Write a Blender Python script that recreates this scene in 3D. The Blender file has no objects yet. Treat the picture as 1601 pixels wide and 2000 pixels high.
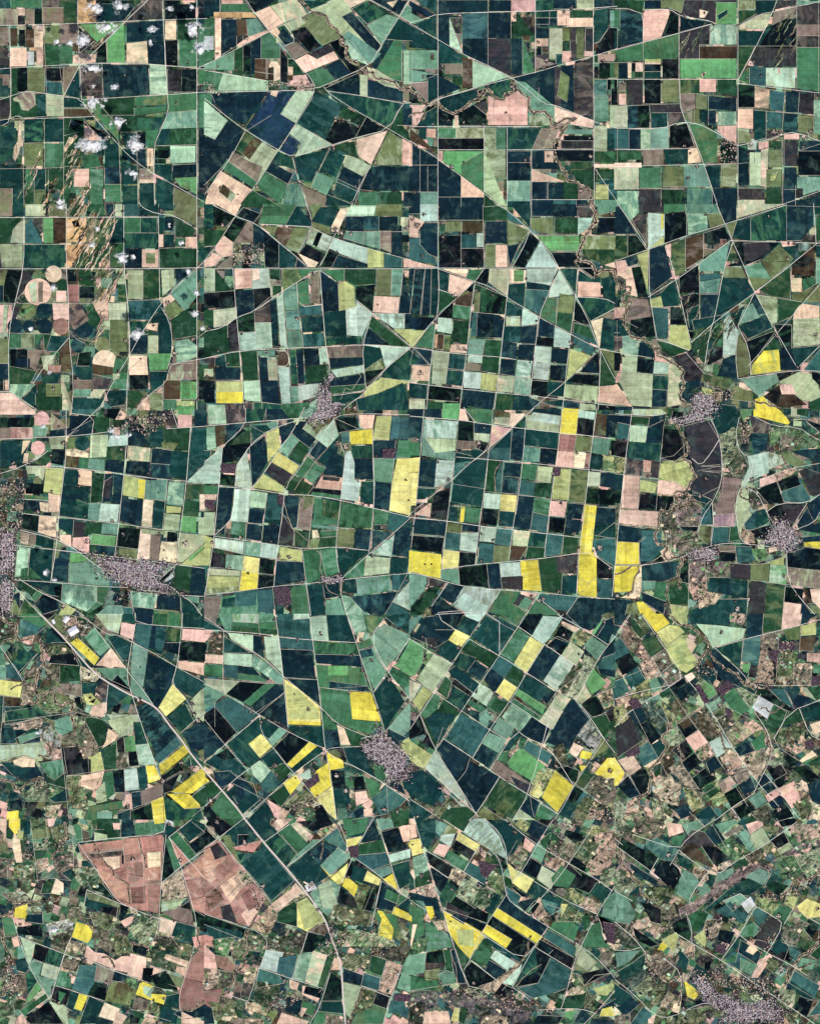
import bpy, bmesh, math, random
import numpy as np
from mathutils import Vector, noise as mnoise

# ------------------------------------------------------------------ camera, sky, sun, exposure
SC = bpy.context.scene
COL = SC.collection
PX = 20.0                      # one photograph pixel is about twenty metres of farmland
ALT = 60000.0                  # the camera looks straight down from sixty kilometres
cam_d = bpy.data.cameras.new('camera')
cam = bpy.data.objects.new('camera', cam_d); COL.objects.link(cam)
cam.location = (0, 0, ALT)
cam_d.sensor_fit = 'VERTICAL'; cam_d.sensor_height = 24.0
cam_d.lens = 24.0 * ALT / (2000 * PX)
cam_d.clip_start = 100.0; cam_d.clip_end = 400000.0
SC.camera = cam

SUN_EL = math.radians(50.0)
SUN_AZ = math.atan2(0.58, -0.81)          # clockwise from +y: the sun stands to the lower right
world = bpy.data.worlds.new('World'); SC.world = world
world.use_nodes = True
wt = world.node_tree
bg = wt.nodes['Background']; bg.inputs['Strength'].default_value = 0.08
sky = wt.nodes.new('ShaderNodeTexSky'); sky.sky_type = 'NISHITA'; sky.sun_disc = False
sky.sun_elevation = SUN_EL; sky.sun_rotation = SUN_AZ
wt.links.new(sky.outputs[0], bg.inputs['Color'])
sl = bpy.data.lights.new('sun', 'SUN'); sl.energy = 3.9; sl.angle = math.radians(0.53); sl.color = (1.0, 0.955, 0.89)
sun = bpy.data.objects.new('sun', sl); COL.objects.link(sun)
sd = Vector((math.sin(SUN_AZ) * math.cos(SUN_EL), math.cos(SUN_AZ) * math.cos(SUN_EL), math.sin(SUN_EL)))
sun.rotation_euler = sd.to_track_quat('Z', 'Y').to_euler()
SC.view_settings.view_transform = 'Standard'; SC.view_settings.look = 'None'
SC.view_settings.exposure = 0.0; SC.view_settings.gamma = 1.0

# ------------------------------------------------------------------ the survey: every field, road, stream, farm and cloud
# T ox oy: origin of a 400 px sheet, its units are 2.5 px.  <colour>[~] polygon | O circle | R1 R2 R3 roads | V stream
# V2 pale creek | F farmstead | C cloud | T5 town | H hamlet | W wood | D sand ridges | B building
DATA = r"""
T 0 0
m 10 0 33 6
d 0 0 8 0 9 7 0 7
v 33 0 47 6
g 47 0 60 19
w 0 7 14 20
q 14 7 20 12
v 14 12 20 20
w 20 7 27 19
k 27 7 33 19
w 33 6 50 18
a 61 0 75 18
n 76 3 105 3 105 6 97 16 76 17
k 75 0 105 3
v 107 4 116 0 127 0 127 15 99 16
k 128 0 141 0 141 3 153 3 153 14 129 15
q 142 0 153 2
w 0 21 7 36
x 8 22 14 36
k 15 23 20 36
x 20 23 27 37
t 27 23 34 37
o 35 20 47 34
w 47 19 61 34
v 0 37 7 51
t 8 37 21 52
a 23 37 29 40
q 29 37 34 51
z 22 40 27 51
g 35 35 47 51
m 47 36 57 50
b t 62 19 97 18 76 33
b 97 18 98 49 84 49 83 32
v t 62 21 74 32 62 42
k 76 36 83 32 84 49 76 49
t 57 43 65 42 75 42 75 49 63 50 57 49
n 99 18 127 16 128 32 99 33
t 99 34 115 32 116 50 99 49
n 116 33 129 32 129 51 116 50
t 129 16 138 31
k 129 32 139 31 139 52 130 52
g 139 15 154 31
m 140 31 154 52
m 155 22 166 52
d 0 52 6 58
w 2 58 8 67
g 9 53 14 74
k 14 53 22 72
o 22 53 35 73
k 36 53 49 63
c 37 64 49 74
w 50 52 62 51 52 72 50 72
d 62 53 63 76 51 74
v 63 51 80 75
n 80 50 116 51 117 74 81 76
p 117 50 130 51 131 74 117 74
v 131 54 142 72
k 142 54 154 72
m 155 54 166 66
d 0 67 7 76
g 8 75 36 73 36 91 9 93
w 10 77 20 71 28 72 28 80 29 82 22 87 17 86 15 80 11 79
d 29 74 36 73 36 91 29 91
v 0 78 8 92
s 36 73 50 75 50 91 37 91
d 50 76 63 77 67 84 50 84
x 50 85 69 85 74 91 50 91
m 66 78 75 78 88 93 93 103 93 110 82 98
g 80 76 105 90
m 105 76 131 74 131 82 105 83
m 105 84 130 83 130 87 105 91
g 94 90 130 92 125 101 106 102 94 103
d 107 92 129 92 125 101 107 102
m 131 74 154 72 154 86 132 88
e 132 88 154 86 154 100 126 101
m 155 73 166 100
n 0 93 8 98
d 0 98 13 100 13 120 0 130
t 15 94 17 95 17 112 15 120 12 126 10 123 11 115 14 110
d 19 93 34 111
d 35 93 50 111
g 50 92 66 106
k 56 93 60 93 84 106 81 110 66 95 58 102 54 99
q 66 95 80 110 66 110
o 19 112 34 130
m 35 112 50 131
g 50 106 62 103 64 130 50 130
t 54 107 57 107 52 115 50 116
t 60 104 61 107 54 115 51 120 50 115
m 64 122 76 120 80 130 66 132
d 82 115 93 110 94 131 82 131
d 95 104 107 104 107 116 98 116
k 107 103 114 103 114 116 107 116
m 114 102 125 101 120 115 115 115
d 126 101 154 100 154 114 121 114
g 133 101 154 100 154 114 133 114
t 115 116 120 130
o 117 118 118 128
k 121 117 132 124
k 121 124 130 128
p 133 114 153 114 153 127 133 128
d 95 116 107 116 107 128 95 124
n 107 116 114 116 114 130 107 127
d 121 128 134 129 134 142 121 136
n 135 129 154 128 154 138 135 138
d 0 130 18 131 18 147 0 147
n 155 101 160 101 160 147 155 147
m 20 132 27 160
d 26 132 38 150
g 36 132 50 148
q 58 132 70 146
m 70 132 81 160
n 82 131 94 144
m 82 144 95 158
d 95 126 108 130 108 144 95 144
w 109 132 113 132 121 137 121 139 109 139
t 109 140 121 143
d 96 145 108 160
d 109 143 121 160
d 122 138 135 144 135 160 122 160
b 136 139 154 138 154 152 141 146
o 136 146 154 155 154 160 136 160
w 0 147 10 160
d 10 147 19 160
g 20 148 36 160
g 50 140 58 140 52 160 47 160
D 60 145 72 145 66 165 52 165
D 32 118 37 118 22 150 14 150
D 36 140 44 138 44 165 34 165
D 50 116 66 118 56 150 48 150
R1 -2 20 60 18.5 128 15.5 162 14.5
R1 61 -2 61 19 62 40 63 52 64 78
R1 62 52 100 15 116 0 118 -2
R1 62 52 50 75
R1 0 78 9 75 21 71 35 73 50 75 63 77 74 92 90 110 100 121 114 132 135 144 160 158
R1 8 20 9 75 8 95 2 98
R1 0 94 8 93 14 90 19 93 75 91
R1 127 -2 129 40 131 74 132 87 126 101 120 115 121 160
R1 154 -2 154 160
R1 0 54 10 53 63 50 85 49.5 118 50 160 54
R1 64 78 131 74 160 72
R1 155 53 166 48
R2 33 0 34 20 36 52 37 92
R2 8 21 8 53
R2 47 52 50 76 50 160
R2 18 93 19 160
R2 35 93 35 132
R2 93 110 95 160
R2 0 132 50 131
R2 19 112 50 111
R2 121 114 154 113
R2 84 32 84 49
R2 107 103 108 160
R2 74 32 71 34 73 37 77 35 75 33 72 38
F 60 41 2
F 71 38 2
F 58 63 2
F 98 59 2
F 43 60 1
F 139 64 1
F 117 131 2
F 136 48 2
F 158 121 2
F 138 81 2
F 19 96 1
F 86 107 3
F 21 20 2
F 6 97 1
F 148 149 1
F 6 35 3
F 7 43 3
F 148 54 1
F 147 49 2
F 156 69 2
C 74 7 16 9
C 94 5 11 10
C 84 22 18 9
C 45 33 6 7
C 65 32 10 10
C 55 34 6 4
C 72 54 16 7
C 74 68 5 2.5
C 90 68 7 5
C 74 80 22 10
C 92 96 13 8
C 72 113 24 12
C 106 113 12 13
C 105 136 13 8
C 119 23 9 5
C 118 33 4 6
C 133 7 5 4
C 150 6 4 4
C 151 23 14 11
C 157 40 12 14
C 149 26 6 6
C 48 158 8 5
T 0 400
w 0 0 10 9
d 10 0 19 9
s 20 0 36 9
o 38 0 52 9
g 66 0 82 9
n 83 0 89 9
s 90 0 96 9
D 54 0 72 0 70 9 52 9
c 97 0 109 9
d 109 0 124 8
k 124 0 136 5
o 137 0 154 0 154 17 137 8
g 0 10 18 10 10 22 8 30 0 30
s 15 14 20 11 20 30 8 30 10 20
c 24 10 34 30 20 30 20 17
b 34 10 42 30
x 42 10 52 30
a 52 10 68 10 68 29 52 29
k 56 13 61 11 63 17 58 18
D 68 8 76 8 72 50 62 50
o 70 12 83 12 83 30 66 30
g 80 12 87 12 82 30 70 30
d 86 13 97 30
m 97 10 110 22
d 110 10 123 22
d 97 22 123 34
d 124 10 135 20
n 129 9 135 20
g 137 11 150 17 153 20 150 25 137 25
t 124 23 128 33
d 128 23 136 33
q 145 25 154 33
m 137 26 145 33
s 0 31 18 31 18 49 2 49
d 19 31 51 49
a 52 31 66 31 56 49 52 46
g 66 30 86 32 80 49 58 49
g 86 30 97 49
n 97 34 111 49
q 111 35 124 49
o 114 37.5 121.5 46
g 125 34 154 49
d 155 33 160 45
D 60 10 90 10 86 49 58 49
k 160 120 160 120 160 120
o 0 51 8 51 4 63 0 63
k 6 51 18 51 12 76 0 76
v 18 51 28 51 20 66 12 76
n 0 63 3 76
O t 42 54 6.5
O q 30 68 10.5
w 30 60 34 60 34 76 30 76
s 22 62 29 59 29 76 25 76
O g 49 63 5
q 44 67 52 76
x 52 50 62 61
k 53 51 60 60
g 60 51 72 51 74 63 62 62
k 62 64 74 64 74 73 60 73
r 53 62 62 76
D 75 51 96 51 88 74 72 74
s 90 50 98 50 98 62 92 62
g 92 62 99 76
q 88 60 92 58 90 70 86 70
s 100 51 112 51 112 74 100 73
g 112 51 125 73
s 126 51 136 50 137 63 127 72
n 137 50 152 49 138 63
e 134 66 154 51 154 72 145 83 134 71
q 127 73 134 70 137 74 128 80
o 129 80 136 75 144 83 132 89
d 100 75 126 74 118 90 101 90
d 120 88 127 82 133 90 135 104 134 116 124 116 124 95 118 92
g 133 90 154 76 154 102 136 105
q 0 78 10 78 7 99 0 100
s 3 78 7 78 5 99 2 99
v 10 78 16 80 12 92 9 92
O o 22 83 6.5
O n 35 83 6.5
b 17 84 27 78 27 81 18 87
q 41 77 54 77 54 90 42 90
O n 61 85 7
O r 48 95 6.5
O n 66 97 7
O n 35 95 6
O n 23 95 5
O n 12 95 6
O g 74 89 6
O q 80 79 6
q 72 76 84 68 85 90 80 92
D 78 84 85 72 78 108 70 108
w 54 76 62 76 70 90 58 98 54 92
s 85 77 99 77 99 90 85 90
o 86 90 100 115
d 101 91 117 91 110 102 102 100
n 102 100 108 102 116 101 115 116 102 116
s 116 102 124 116
t 115 93 124 92 123 99 114 97
m 7 101 27 112
o 17 101 26 112
m 27 101 34 101 28 112
g 34 102 54 103 44 115 35 114
o 0 104 7 124
n 0 124 7 136
k 8 113 22 127
w 22 113 34 113 28 130 22 125
n 12 120 24 127
g 8 126 29 130 24 140 8 140
d 40 102 54 103 50 115 36 115
x 54 104 56 131 48 131 46 115
O n 61 110 5.5
O o 80 109 6
O t 82 123 9.5
x 72 124 90 127 88 133 73 133
O d 66 130 7
k 62 116 72 115 70 126 60 126
s 32 118 44 117 40 132 34 128
r 38 125 48 125 47 131 38 131
x 48 116 56 131
m 90 120 101 120 94 131 88 131
s 100 117 115 117 100 130
t 101 118 115 118 116 133 101 133
b 116 116 134 116 131 129 117 130
e 136 106 148 105 154 110 154 119 138 124
w 134 124 154 121 154 137 132 137
w 132 124 150 137
d 117 130 131 130 130 138 118 147
k 101 133 116 144
d 33 134 48 132 44 142 33 140
e 8 140 28 140 16 152 8 146
d 18 152 29 140 29 160 26 158
k 0 137 3 145
q 4 137 7 145
s 48 132 58 160 48 160
g 30 140 42 148
o 36 140 48 150
w 58 137 72 137 72 144 58 144
v 72 134 88 136 84 144 72 144
e 58 144 72 144 70 150 57 150
s 73 144 83 144 78 152 72 150
d 57 151 82 151 78 160 57 160
d 82 145 98 145 98 156 86 158
m 90 136 99 136 99 144 84 144
g 100 145 116 145 104 160 100 158
q 110 153 127 142 127 160 106 160
o 117 147 127 147 127 160 117 160
x 128 137 141 152
b 141 138 154 152
m 128 152 138 160
l 138 153 152 157
m 138 157 152 160
k 155 137 161 152
q 0 147 9 147 28 161 0 161
g 28 148 49 160
k 155 155 161 161
R1 -1 10 124 9.5
R1 109 -2 111 2 122 7 136 8 154 19
R1 52 -1 52 50 54 76 54 103 58 140 56 161
R1 -1 50 60 50 124 50 160 49
R1 19 9 19 50 12 76 7 100 7 140 8 146 29 160
R1 160 44 138 64 126 77 116 92 107 107 100 120 90 136 77 161
R1 97 0 97 50 100 76 102 118 100 132 99 161
R1 124 9 125 75
R1 154 0 154 160
R1 160 120 135 124 132 129 130 139 117 148 106 161
R1 126 80 132 90 135 104 134 118 131 128
R1 0 146 8 146
R2 0 100 40 101
R2 0 77 100 77
R2 52 31 0 31
R2 124 22 97 22
R2 154 33 125 34
R2 62 104 70 107 75 103 80 92
R2 54 98 60 105 66 108
R1 54 104 35 126 26 140
R2 90 136 72 132
R2 127 142 128 160
R2 128 152 154 152
R2 100 117 115 117
R2 61 60 62 62 62 76
R2 154 104 161 99
R2 85 77 86 115
R2 100 91 101 117
F 126 5 4
F 151 17 2
F 96 5 2
F 36 8 3
F 58 47 3
F 64 58 2
F 72 58 2
F 131 76 4
F 137 116 4
F 151 105 4
F 98 106 3
F 14 76 3
F 28 90 2
F 44 122 3
F 93 130 3
F 120 94 2
F 102 145 2
F 155 152 3
F 110 120 1
F 126 58 1
F 42 144 3
F 84 155 2
F 8 116 1
F 5 104 2
C 95 42 12 9
C 105 40 5 5
C 72 32 6 5
C 42 65 6 5
C 107 101 11 9
C 40 131 6 3
C 76 19 5 4
C 153 85 9 5
C 154 69 5 5
C 142 30 6 4
C 48 2 8 4
C 24 97 5 4
C 158 97 5 4
C 147 52 4 4
C 133 16 3 3
S 94 27 8 6
S 146 65 5 4
S 148 52 10 6
S 106 86 11 6
S 61 13 4 4
S 100 25 3 3
T 0 800
P 0 0 28 4
O P 33 7 5.5
k 0 6 27 14
w 0 14 8 24
r 8 14 26 23
c 56 0 76 4
e 26 12 38 14 36 21 26 21
w 40 2 54 14 40 16
n 39 16 51 21
n 55 4 72 6 62 16 54 20
n 56 16 72 8 72 19 56 21
g 74 6 86 6 86 19 73 19
k 84 0 94 0 90 8 84 6
t 94 0 100 4 97 8 90 8
b 139 0 150 4
n 152 0 160 13
P 139 4 150 14
O v 134 8 4.5
d 0 25 24 24 18 42 0 46
t 18 24 25 24 17 36
O P 30 30 5.5
t 19 34 23 34 22 42 18 42
s 38 22 52 21 50 31 40 31
g 25 42 36 34 40 40 36 44
k 41 31 51 32 50 44 40 42
o 53 22 71 20 71 30 58 30 56 33 52 33
t 52 31 58 30 70 34 70 38 52 36
O d 64.5 26 6
s 71 20 85 20 84 37 70 38
j 86 20 100 20 100 28 84 29
g 84 29 98 28 98 40 83 39
s 100 28 118 30 117 41 99 39
n 100 14 108 14 116 26 112 29 100 28
d 118 14 128 16 128 30 117 29
g 129 15 149 14 148 32 130 31
o 126 25 140 26 136 32 127 31
n 119 30 134 31 134 44 118 42
d 134 32 148 33 146 55 132 53
n 99 40 117 41 117 53 98 50
n 118 42 133 43 133 54 118 53
d 150 14 161 14 161 40 146 55 148 30
j 147 55 160 42 160 58 146 57
x 51 36 62 37 61 46 50 45
m 62 37 83 39 82 49 62 46
e 70 38 82 39 82 48 69 46
n 83 38 98 40 97 50 82 48
l 36 45 50 46 48 67 34 64
s 20 44 36 44 34 56 30 52 22 52
m 22 50 28 50 28 54 22 55
d 50 46 64 47 62 60 49 58
t 62 46 72 48 72 60 61 59
q 60 47 65 47 64 51
g 72 49 82 50 82 72 71 72
n 82 50 89 50 88 72 80 72
v 82 56 88 52 86 70 80 68
n 89 50 97 51 95 74 88 72
l 97 51 114 55 113 70 96 67
y 108 54 114 55 113 70 108 69
e 114 55 131 55 130 71 113 70
e 132 56 145 57 143 76 130 74
g 146 58 160 58 160 70 144 70
k 20 57 34 58 34 66 20 66
m 19 66 38 68 38 71 18 70
t 38 65 48 67 46 80 38 80
d 50 58 62 60 70 60 69 86 46 83 48 62
n 19 70 32 72 32 80 18 80
t 31 72 39 73 38 80 32 79
g 18 79 26 78 26 82 18 82
d 60 70 70 74 68 86 58 85
e 69 73 79 73 78 87 68 86
j 79 73 94 74 92 88 77 87
n 95 69 112 71 110 92 94 87
t 112 70 120 71 119 92 111 91
d 121 70 129 72 128 93 118 92
l 130 75 142 76 141 81 130 81
s 129 81 141 82 140 95 127 94
g 143 70 156 72 155 84 142 84
b 142 83 154 84 153 97 141 95
t 156 66 160 79
j 155 84 160 98
k 18 81 31 83 30 96 17 93
t 31 83 44 84 44 100 36 98 30 96
d 45 85 58 86 57 99 46 92
v 58 87 67 88 66 99 57 100
g 67 88 80 89 80 98 66 98
e 80 89 92 88 92 98 79 97
q 57 100 70 99 70 112 66 112 57 107
b 72 97 91 99 90 107 71 105
g 71 105 76 106 75 112 70 112
n 76 106 90 107 89 114 75 112
t 47 98 56 98 56 107 47 103
t 16 95 24 97 22 106 16 104
d 28 97 43 103 42 109 28 106
w 24 97 29 98 28 106 23 105
k 93 92 110 93 108 109 92 107
o 93 108 108 109 106 117 93 114
t 110 93 118 98 117 117 107 117
w 117 98 126 98 124 118 117 117
t 126 103 139 104 138 120 124 118
k 131 95 139 96 139 103 130 103
s 110 93 130 95 128 98 111 97
s 140 96 160 98 160 121 138 119
l 140 122 160 104 160 122
b 147 116 160 106 160 108 149 118
p 14 107 24 108 22 130 12 131
d 24 108 42 110 40 134 24 132 22 120
m 17 124 24 123 33 132 16 132
n 42 110 55 111 53 135 41 133
o 42 102 48 104 46 116 42 117
b 55 112 62 112 84 126 86 140 54 136
e 54 120 72 118 84 127 86 138 54 136
g 138 121 150 122 149 142 136 140
n 150 122 160 124 160 145 148 145
k 124 134 136 122 136 126 128 134
z 128 134 135 128 136 131 130 135
T5 70 113 136 120 124 134 134 138 138 144 110 142 84 132
H 100 142 82 154 90 150 100 146 104 142
T5 0 90 14 94 14 104 10 130 0 130
H 10 50 20 56 18 90 14 94 0 88 0 60
T5 0 132 12 134 8 160 0 160
d 17 133 48 136 48 150 30 140
k 49 136 48 150 44 147 42 139
g 15 134 30 140 26 146 18 140
e 49 136 76 138 76 150 68 158 48 150
m 24 146 30 140 34 144 27 150
g 20 146 26 152 32 161 14 161
k 34 144 46 146 46 156 34 160 27 152
n 10 145 16 142 16 158 10 160
o 8 150 12 148 18 160 8 160
l 50 152 60 156 56 160 46 160
m 76 138 86 138 80 152 76 150
g 68 160 80 152 80 156 74 160
e 75 160 84 153 96 153 98 160
c 96 154 104 155 104 160 98 160
e 102 142 124 144 120 156 104 154
n 123 144 141 145 141 157 122 156
d 104 154 122 156 122 160 104 160
d 142 146 150 152 156 160 142 160
e 144 146 156 146 156 152 148 150
m 120 156 140 158 140 160 120 160
R1 52 22 70 6 78 -2
R1 56 3 74 5 72 20
R1 0 23 52 21 72 19 88 17
R1 130 15 160 13
R1 0 50 14 46 30 38 38 32
R1 10 133 44 135 76 138 100 139
R1 45 99 60 110 80 125 96 133 120 134 134 138 141 145 150 150 158 161
R1 15 132 30 142 50 151 66 161
R1 8 133 18 146 33 161
R1 16 94 44 101 58 109
R1 52 -1 52 36 49 60 46 85 44 110 40 134
R1 99 28 97 50 93 90 90 114
R1 149 14 146 56 141 95 138 121
R1 40 44 82 48 97 51 132 55 147 56
R1 20 70 38 71
R1 17 81 46 84 93 89 128 94
R1 14 106 56 111 90 115 138 121 160 124
R1 138 121 124 133
R1 141 145 160 146
R2 131 56 129 75 127 94
R2 70 105 90 107
R2 92 107 108 109
R2 24 45 49 46
R2 138 121 160 104
R2 100 30 118 31
R2 101 144 106 161
R2 141 146 142 160
R1 134 -1 139 14
H 100 6 128 0 138 2 126 14 116 20 96 16 92 16
F 50 4 2
F 74 17 2
F 50 26 4
F 46 13 2
F 24 42 2
F 62 52 2
F 62 60 2
F 40 64 3
F 30 80 4
F 67 83 2
F 88 87 3
F 97 88 2
F 116 50 2
F 124 65 1
F 124 97 4
F 145 105 5
F 128 110 1
F 30 140 3
F 50 154 4
F 40 36 3
F 68 103 4
F 96 97 3
F 76 132 2
F 142 143 3
F 158 150 3
F 95 31 3
F 128 4 4
F 11 42 3
C 88 16 6 5
C 92 21 10 5
C 34 13 4 3
C 36 127 5 5
C 43 133 4 2
C 101 20 6 4
S 66 69 8 6
S 45 146 4 6
S 67 62 3 2
T 0 1200
v~ 0 0 12 6 12 16 0 20
m 18 0 31 0 37 8 30 10 16 2
c 16 3 34 9 28 16 14 19
k 36 14 42 10 52 22 40 22 34 18
k 32 0 44 0 38 4
o 44 0 54 2 47 14 40 6
g 54 0 70 4 66 12 60 4
B 50 2 56 2 52 7 49 5
B 52 12 58 8 64 13 56 18
B 40 4 43 4 44 7 42 8
H 48 0 74 6 64 20 52 20
w~ 62 16 72 8 68 18
e 66 18 74 10 86 26 78 33
s 74 0 96 0 93 15 84 12
y 55 22 61 18 78 34 74 40
t 75 40 87 26 99 42
d 84 18 90 16 103 22 100 36 96 36
q 95 6 106 8 104 20 94 16
d 96 0 105 0 106 7 95 6
n 106 0 120 0 119 8 107 7
g 120 0 132 0 130 9 119 9
m 131 0 142 0 143 10 130 9
d 142 0 160 0 160 11 143 10
c 107 7 119 8 116 28 105 22
n 119 8 130 9 128 30 116 26
d 122 9 130 10 127 32 121 30
g 130 10 143 11 142 22 130 22
k 129 20 142 22 141 32 128 28
q 143 11 160 12 160 22 142 20
k 142 21 160 22 160 37 140 36
q 139 36 160 38 159 48 139 42
e 104 22 116 29 112 58 102 46
n 116 30 138 41 134 58 122 74 112 58
d 134 54 138 42 160 52 160 56 150 65
e 75 42 100 42 101 58 84 50
k 87 52 92 47 102 58 102 61 88 54
d 85 54 102 62 84 76
v 74 60 82 50 85 54 83 68
d 64 54 78 53 72 64 64 62
h 135 54 146 66 130 80 124 73
d 130 80 145 70 152 84 140 92
n 106 72 116 68 130 86 140 96 122 110 114 92
s 148 68 160 55 160 78 154 82
n 142 92 154 85 160 84 160 105 150 108
c 120 112 138 95 142 102 124 117
y 124 118 144 102 148 108 126 126
d 148 108 160 116 150 120
k 126 127 140 116 144 122 130 130
y 133 139 150 126 158 120 160 124 160 132 150 140
y 130 140 148 140 156 148 157 151 144 152
k 150 142 160 134 160 150 156 150
d 128 142 140 148 157 152 160 160 128 160
k 128 126 142 122 134 138 128 140
e 102 46 112 58 120 70 108 66 102 60
d 37 10 50 22 58 27 74 46 64 40 56 24 36 22
o~ 36 26 46 22 56 24 58 32 40 34
k 40 32 58 30 62 40 38 38
g 47 40 62 40 63 52 47 53
t~ 63 40 76 42 80 48 74 53 64 52
w~ 34 36 46 40 46 53 36 48
h 0 51 18 53 16 65 0 63
x 4 64 16 65 16 72 4 72
w~ 18 53 28 54 28 64 16 74
d 0 64 3 64 2 84 0 84
d 10 38 20 26 30 30 16 47
c 4 40 10 38 20 52 6 50
n 10 24 6 28 10 34
e 18 25 26 25 22 30
e 0 40 5 41 5 50 0 51
m 0 26 4 32 5 40 0 40
w~ 28 36 33 48 18 52 20 48
w 46 54 63 54 63 64 50 62
l~ 63 64 72 62 77 68 74 70 64 70
k 58 65 64 64 66 76 60 72
q 72 72 82 68 82 80 70 78
o 30 58 44 60 60 68 56 70 44 74 30 72
g 4 76 30 72 40 80 36 84 4 86
d 4 74 26 70 32 78 6 80
d 1 88 12 90 28 88 32 92 14 98 12 101 1 101
g 14 98 32 90 32 98 14 101
s~ 0 102 20 100 38 97 40 110 0 115
z~ 30 88 42 92 46 100 34 104
c 42 82 56 78 57 96 50 94 44 94
w~ 42 88 58 92 66 86 72 96 74 104 48 102
g 70 80 78 80 84 86 82 100 77 103 68 88
o 58 79 67 80 66 88 58 88
s 83 78 108 78 110 84 90 84
s 86 84 106 84 104 94 92 96
d 104 84 112 84 116 101 106 102
b 97 96 105 94 107 107 98 108
k 91 98 97 96 98 108 92 108
j 106 102 116 101 122 117 109 118
g 80 104 91 102 91 120 82 122
l 69 111 79 107 82 122 71 124
k 48 104 66 104 69 112 70 125 52 126
w~ 58 92 70 90 77 104 62 108
w~ 91 110 99 108 101 120 91 120
k 100 107 107 107 109 118 101 119
y 114 118 121 118 126 129 116 132
d 107 120 114 118 116 136 109 136
j 97 121 107 120 109 137 98 138
k 88 122 97 121 98 139 90 139
m 81 124 88 122 90 140 82 146
t 64 126 80 124 74 138 61 134
o~ 52 126 64 126 62 140 70 150 56 152
s 75 138 82 130 84 146 75 148
d 30 115 50 113 52 130 36 124
g 36 124 52 128 52 136 38 134
d 38 146 52 134 53 148
m~ 10 130 38 132 52 136 40 146 20 146
n 0 118 28 116 34 126 20 130 0 122
n 10 132 24 134 30 128 22 138
o~ 10 112 24 110 28 116 16 120
k 8 146 17 144 18 154 8 152
t~ 34 150 48 148 44 160 36 158
y 6 154 15 153 15 160 5 160
q 98 141 103 140 104 153 97 150
n 103 139 110 138 111 150 104 152
w 110 138 127 132 127 142 110 150
y 118 146 128 142 130 160 120 160
k 102 154 119 147 120 160 102 160
d 92 154 102 152 102 160 92 160
m 70 150 96 145 96 152 76 154 84 160 66 160
e 76 154 88 154 88 160 76 160
R3 31 -1 50 18 60 30 74 46 86 54 100 62 114 68 124 74 132 86 142 98 150 110 160 122
R1 106 -1 106 7 143 10 160 11
R1 106 7 100 40 100 52 104 65 112 90 122 118 126 128
R1 62 0 74 8 84 16 94 16 104 22 120 30 138 41 160 53
R1 74 10 88 28 101 46 113 60 122 74
R1 143 -1 140 30 138 42 134 54 146 66 154 82
R1 142 92 153 82 160 76
R2 63 40 64 63
R2 56 26 62 40
R2 28 16 38 8
R1 0 24 16 48 18 52
R1 85 54 82 80
R2 1 84 48 78 58 76 70 79 92 86
R2 48 104 53 148 54 160
R2 52 126 80 122 92 121 114 118
R2 67 84 77 103
R2 77 104 92 98 96 94
R2 3 64 2 84 0 100
R2 30 30 14 46
R2 101 36 111 41
R2 91 156 119 146
R2 128 130 142 122
R2 150 158 160 150
V 1.2 0 2 6 6 12 8 13 16 14 20 22 20 26 18
V 1.0 12 18 6 20 0 24
V 1.2 34 24 34 36 31 48 27 58 32 65 24 70
V 1.2 32 62 42 58 44 62 44 70 50 72 52 68 56 70 57 80 58 88
V 1.2 0 128 8 130 14 136 22 134 26 128 32 130
V 0.7 40 84 32 94 40 106 38 112 30 110
V 0.6 10 58 18 54 28 54
H 30 124 38 130 30 138 24 132
F 32 20 4
F 59 34 3
F 99 36 3
F 104 23 1
F 113 58 2
F 108 66 5
F 98 50 2
F 150 70 4
F 152 78 3
F 155 83 4
F 150 120 6
F 142 116 4
F 127 130 5
F 100 150 4
F 55 158 5
F 34 66 3
F 57 57 5
F 36 10 2
F 110 41 1
F 70 28 1
F 38 50 3
F 153 106 2
F 137 88 2
C 30 92 5 3
T 0 1600
q 0 0 6 0 5 14 0 8
y 7 0 16 0 16 10 12 12 7 6
g 5 8 10 8 10 16 5 15
l 14 8 19 10 18 16 13 15
q 6 17 12 17 12 23 6 22
t 11 10 16 16 18 34 13 34 10 22
d 18 2 24 1 24 12 19 12
o 24 8 38 6 40 14 26 16
q 37 0 44 0 42 5 38 6
m~ 24 0 36 0 36 8 24 8
o~ 40 6 50 4 56 14 46 20 42 16
s~ 26 18 38 17 38 24 26 24
g 27 24 38 23 34 30 27 32
k 57 0 62 0 60 4 57 6
m 57 4 72 4 72 14 60 16
l~ 60 2 72 6 66 10
x 64 8 70 10 70 18 65 18
o 74 8 82 8 82 16 74 17
g 76 0 94 0 94 14 76 15
q 88 3 94 3 94 8 89 8
s 74 10 84 12 84 16 74 17
n 95 0 104 0 106 13 95 14
m 105 3 120 2 128 4 129 10 106 13
y 120 0 129 0 129 3 121 4
z 130 0 136 2 136 6 130 3
d 130 4 140 8 132 12 130 12
d 139 8 150 0 160 4 160 8 148 18
k 148 19 160 10 160 22 152 28
m 132 14 138 9 154 28 149 31
k 129 13 132 16 140 40 126 50
m 129 16 132 14 143 36 136 41
u 133 15 148 32 142 37 136 26
u 61 20 125 12 128 14 126 50 124 74 104 70 92 64 80 48 74 38 64 28
r 62 26 96 22 97 28 66 32
u 63 20 76 18 96 16 96 23 78 25 64 27
u 97 15 108 14 110 26 98 28
u 109 14 127 12 128 24 111 26
v 70 27 97 24 97 28 72 30
u 70 32 80 31 86 38 76 36
t 80 30 94 29 94 38 88 40
r 95 28 106 27 107 32 98 34
u 98 34 112 27 112 52 101 52
r 104 34 112 33 112 45 106 44
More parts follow.
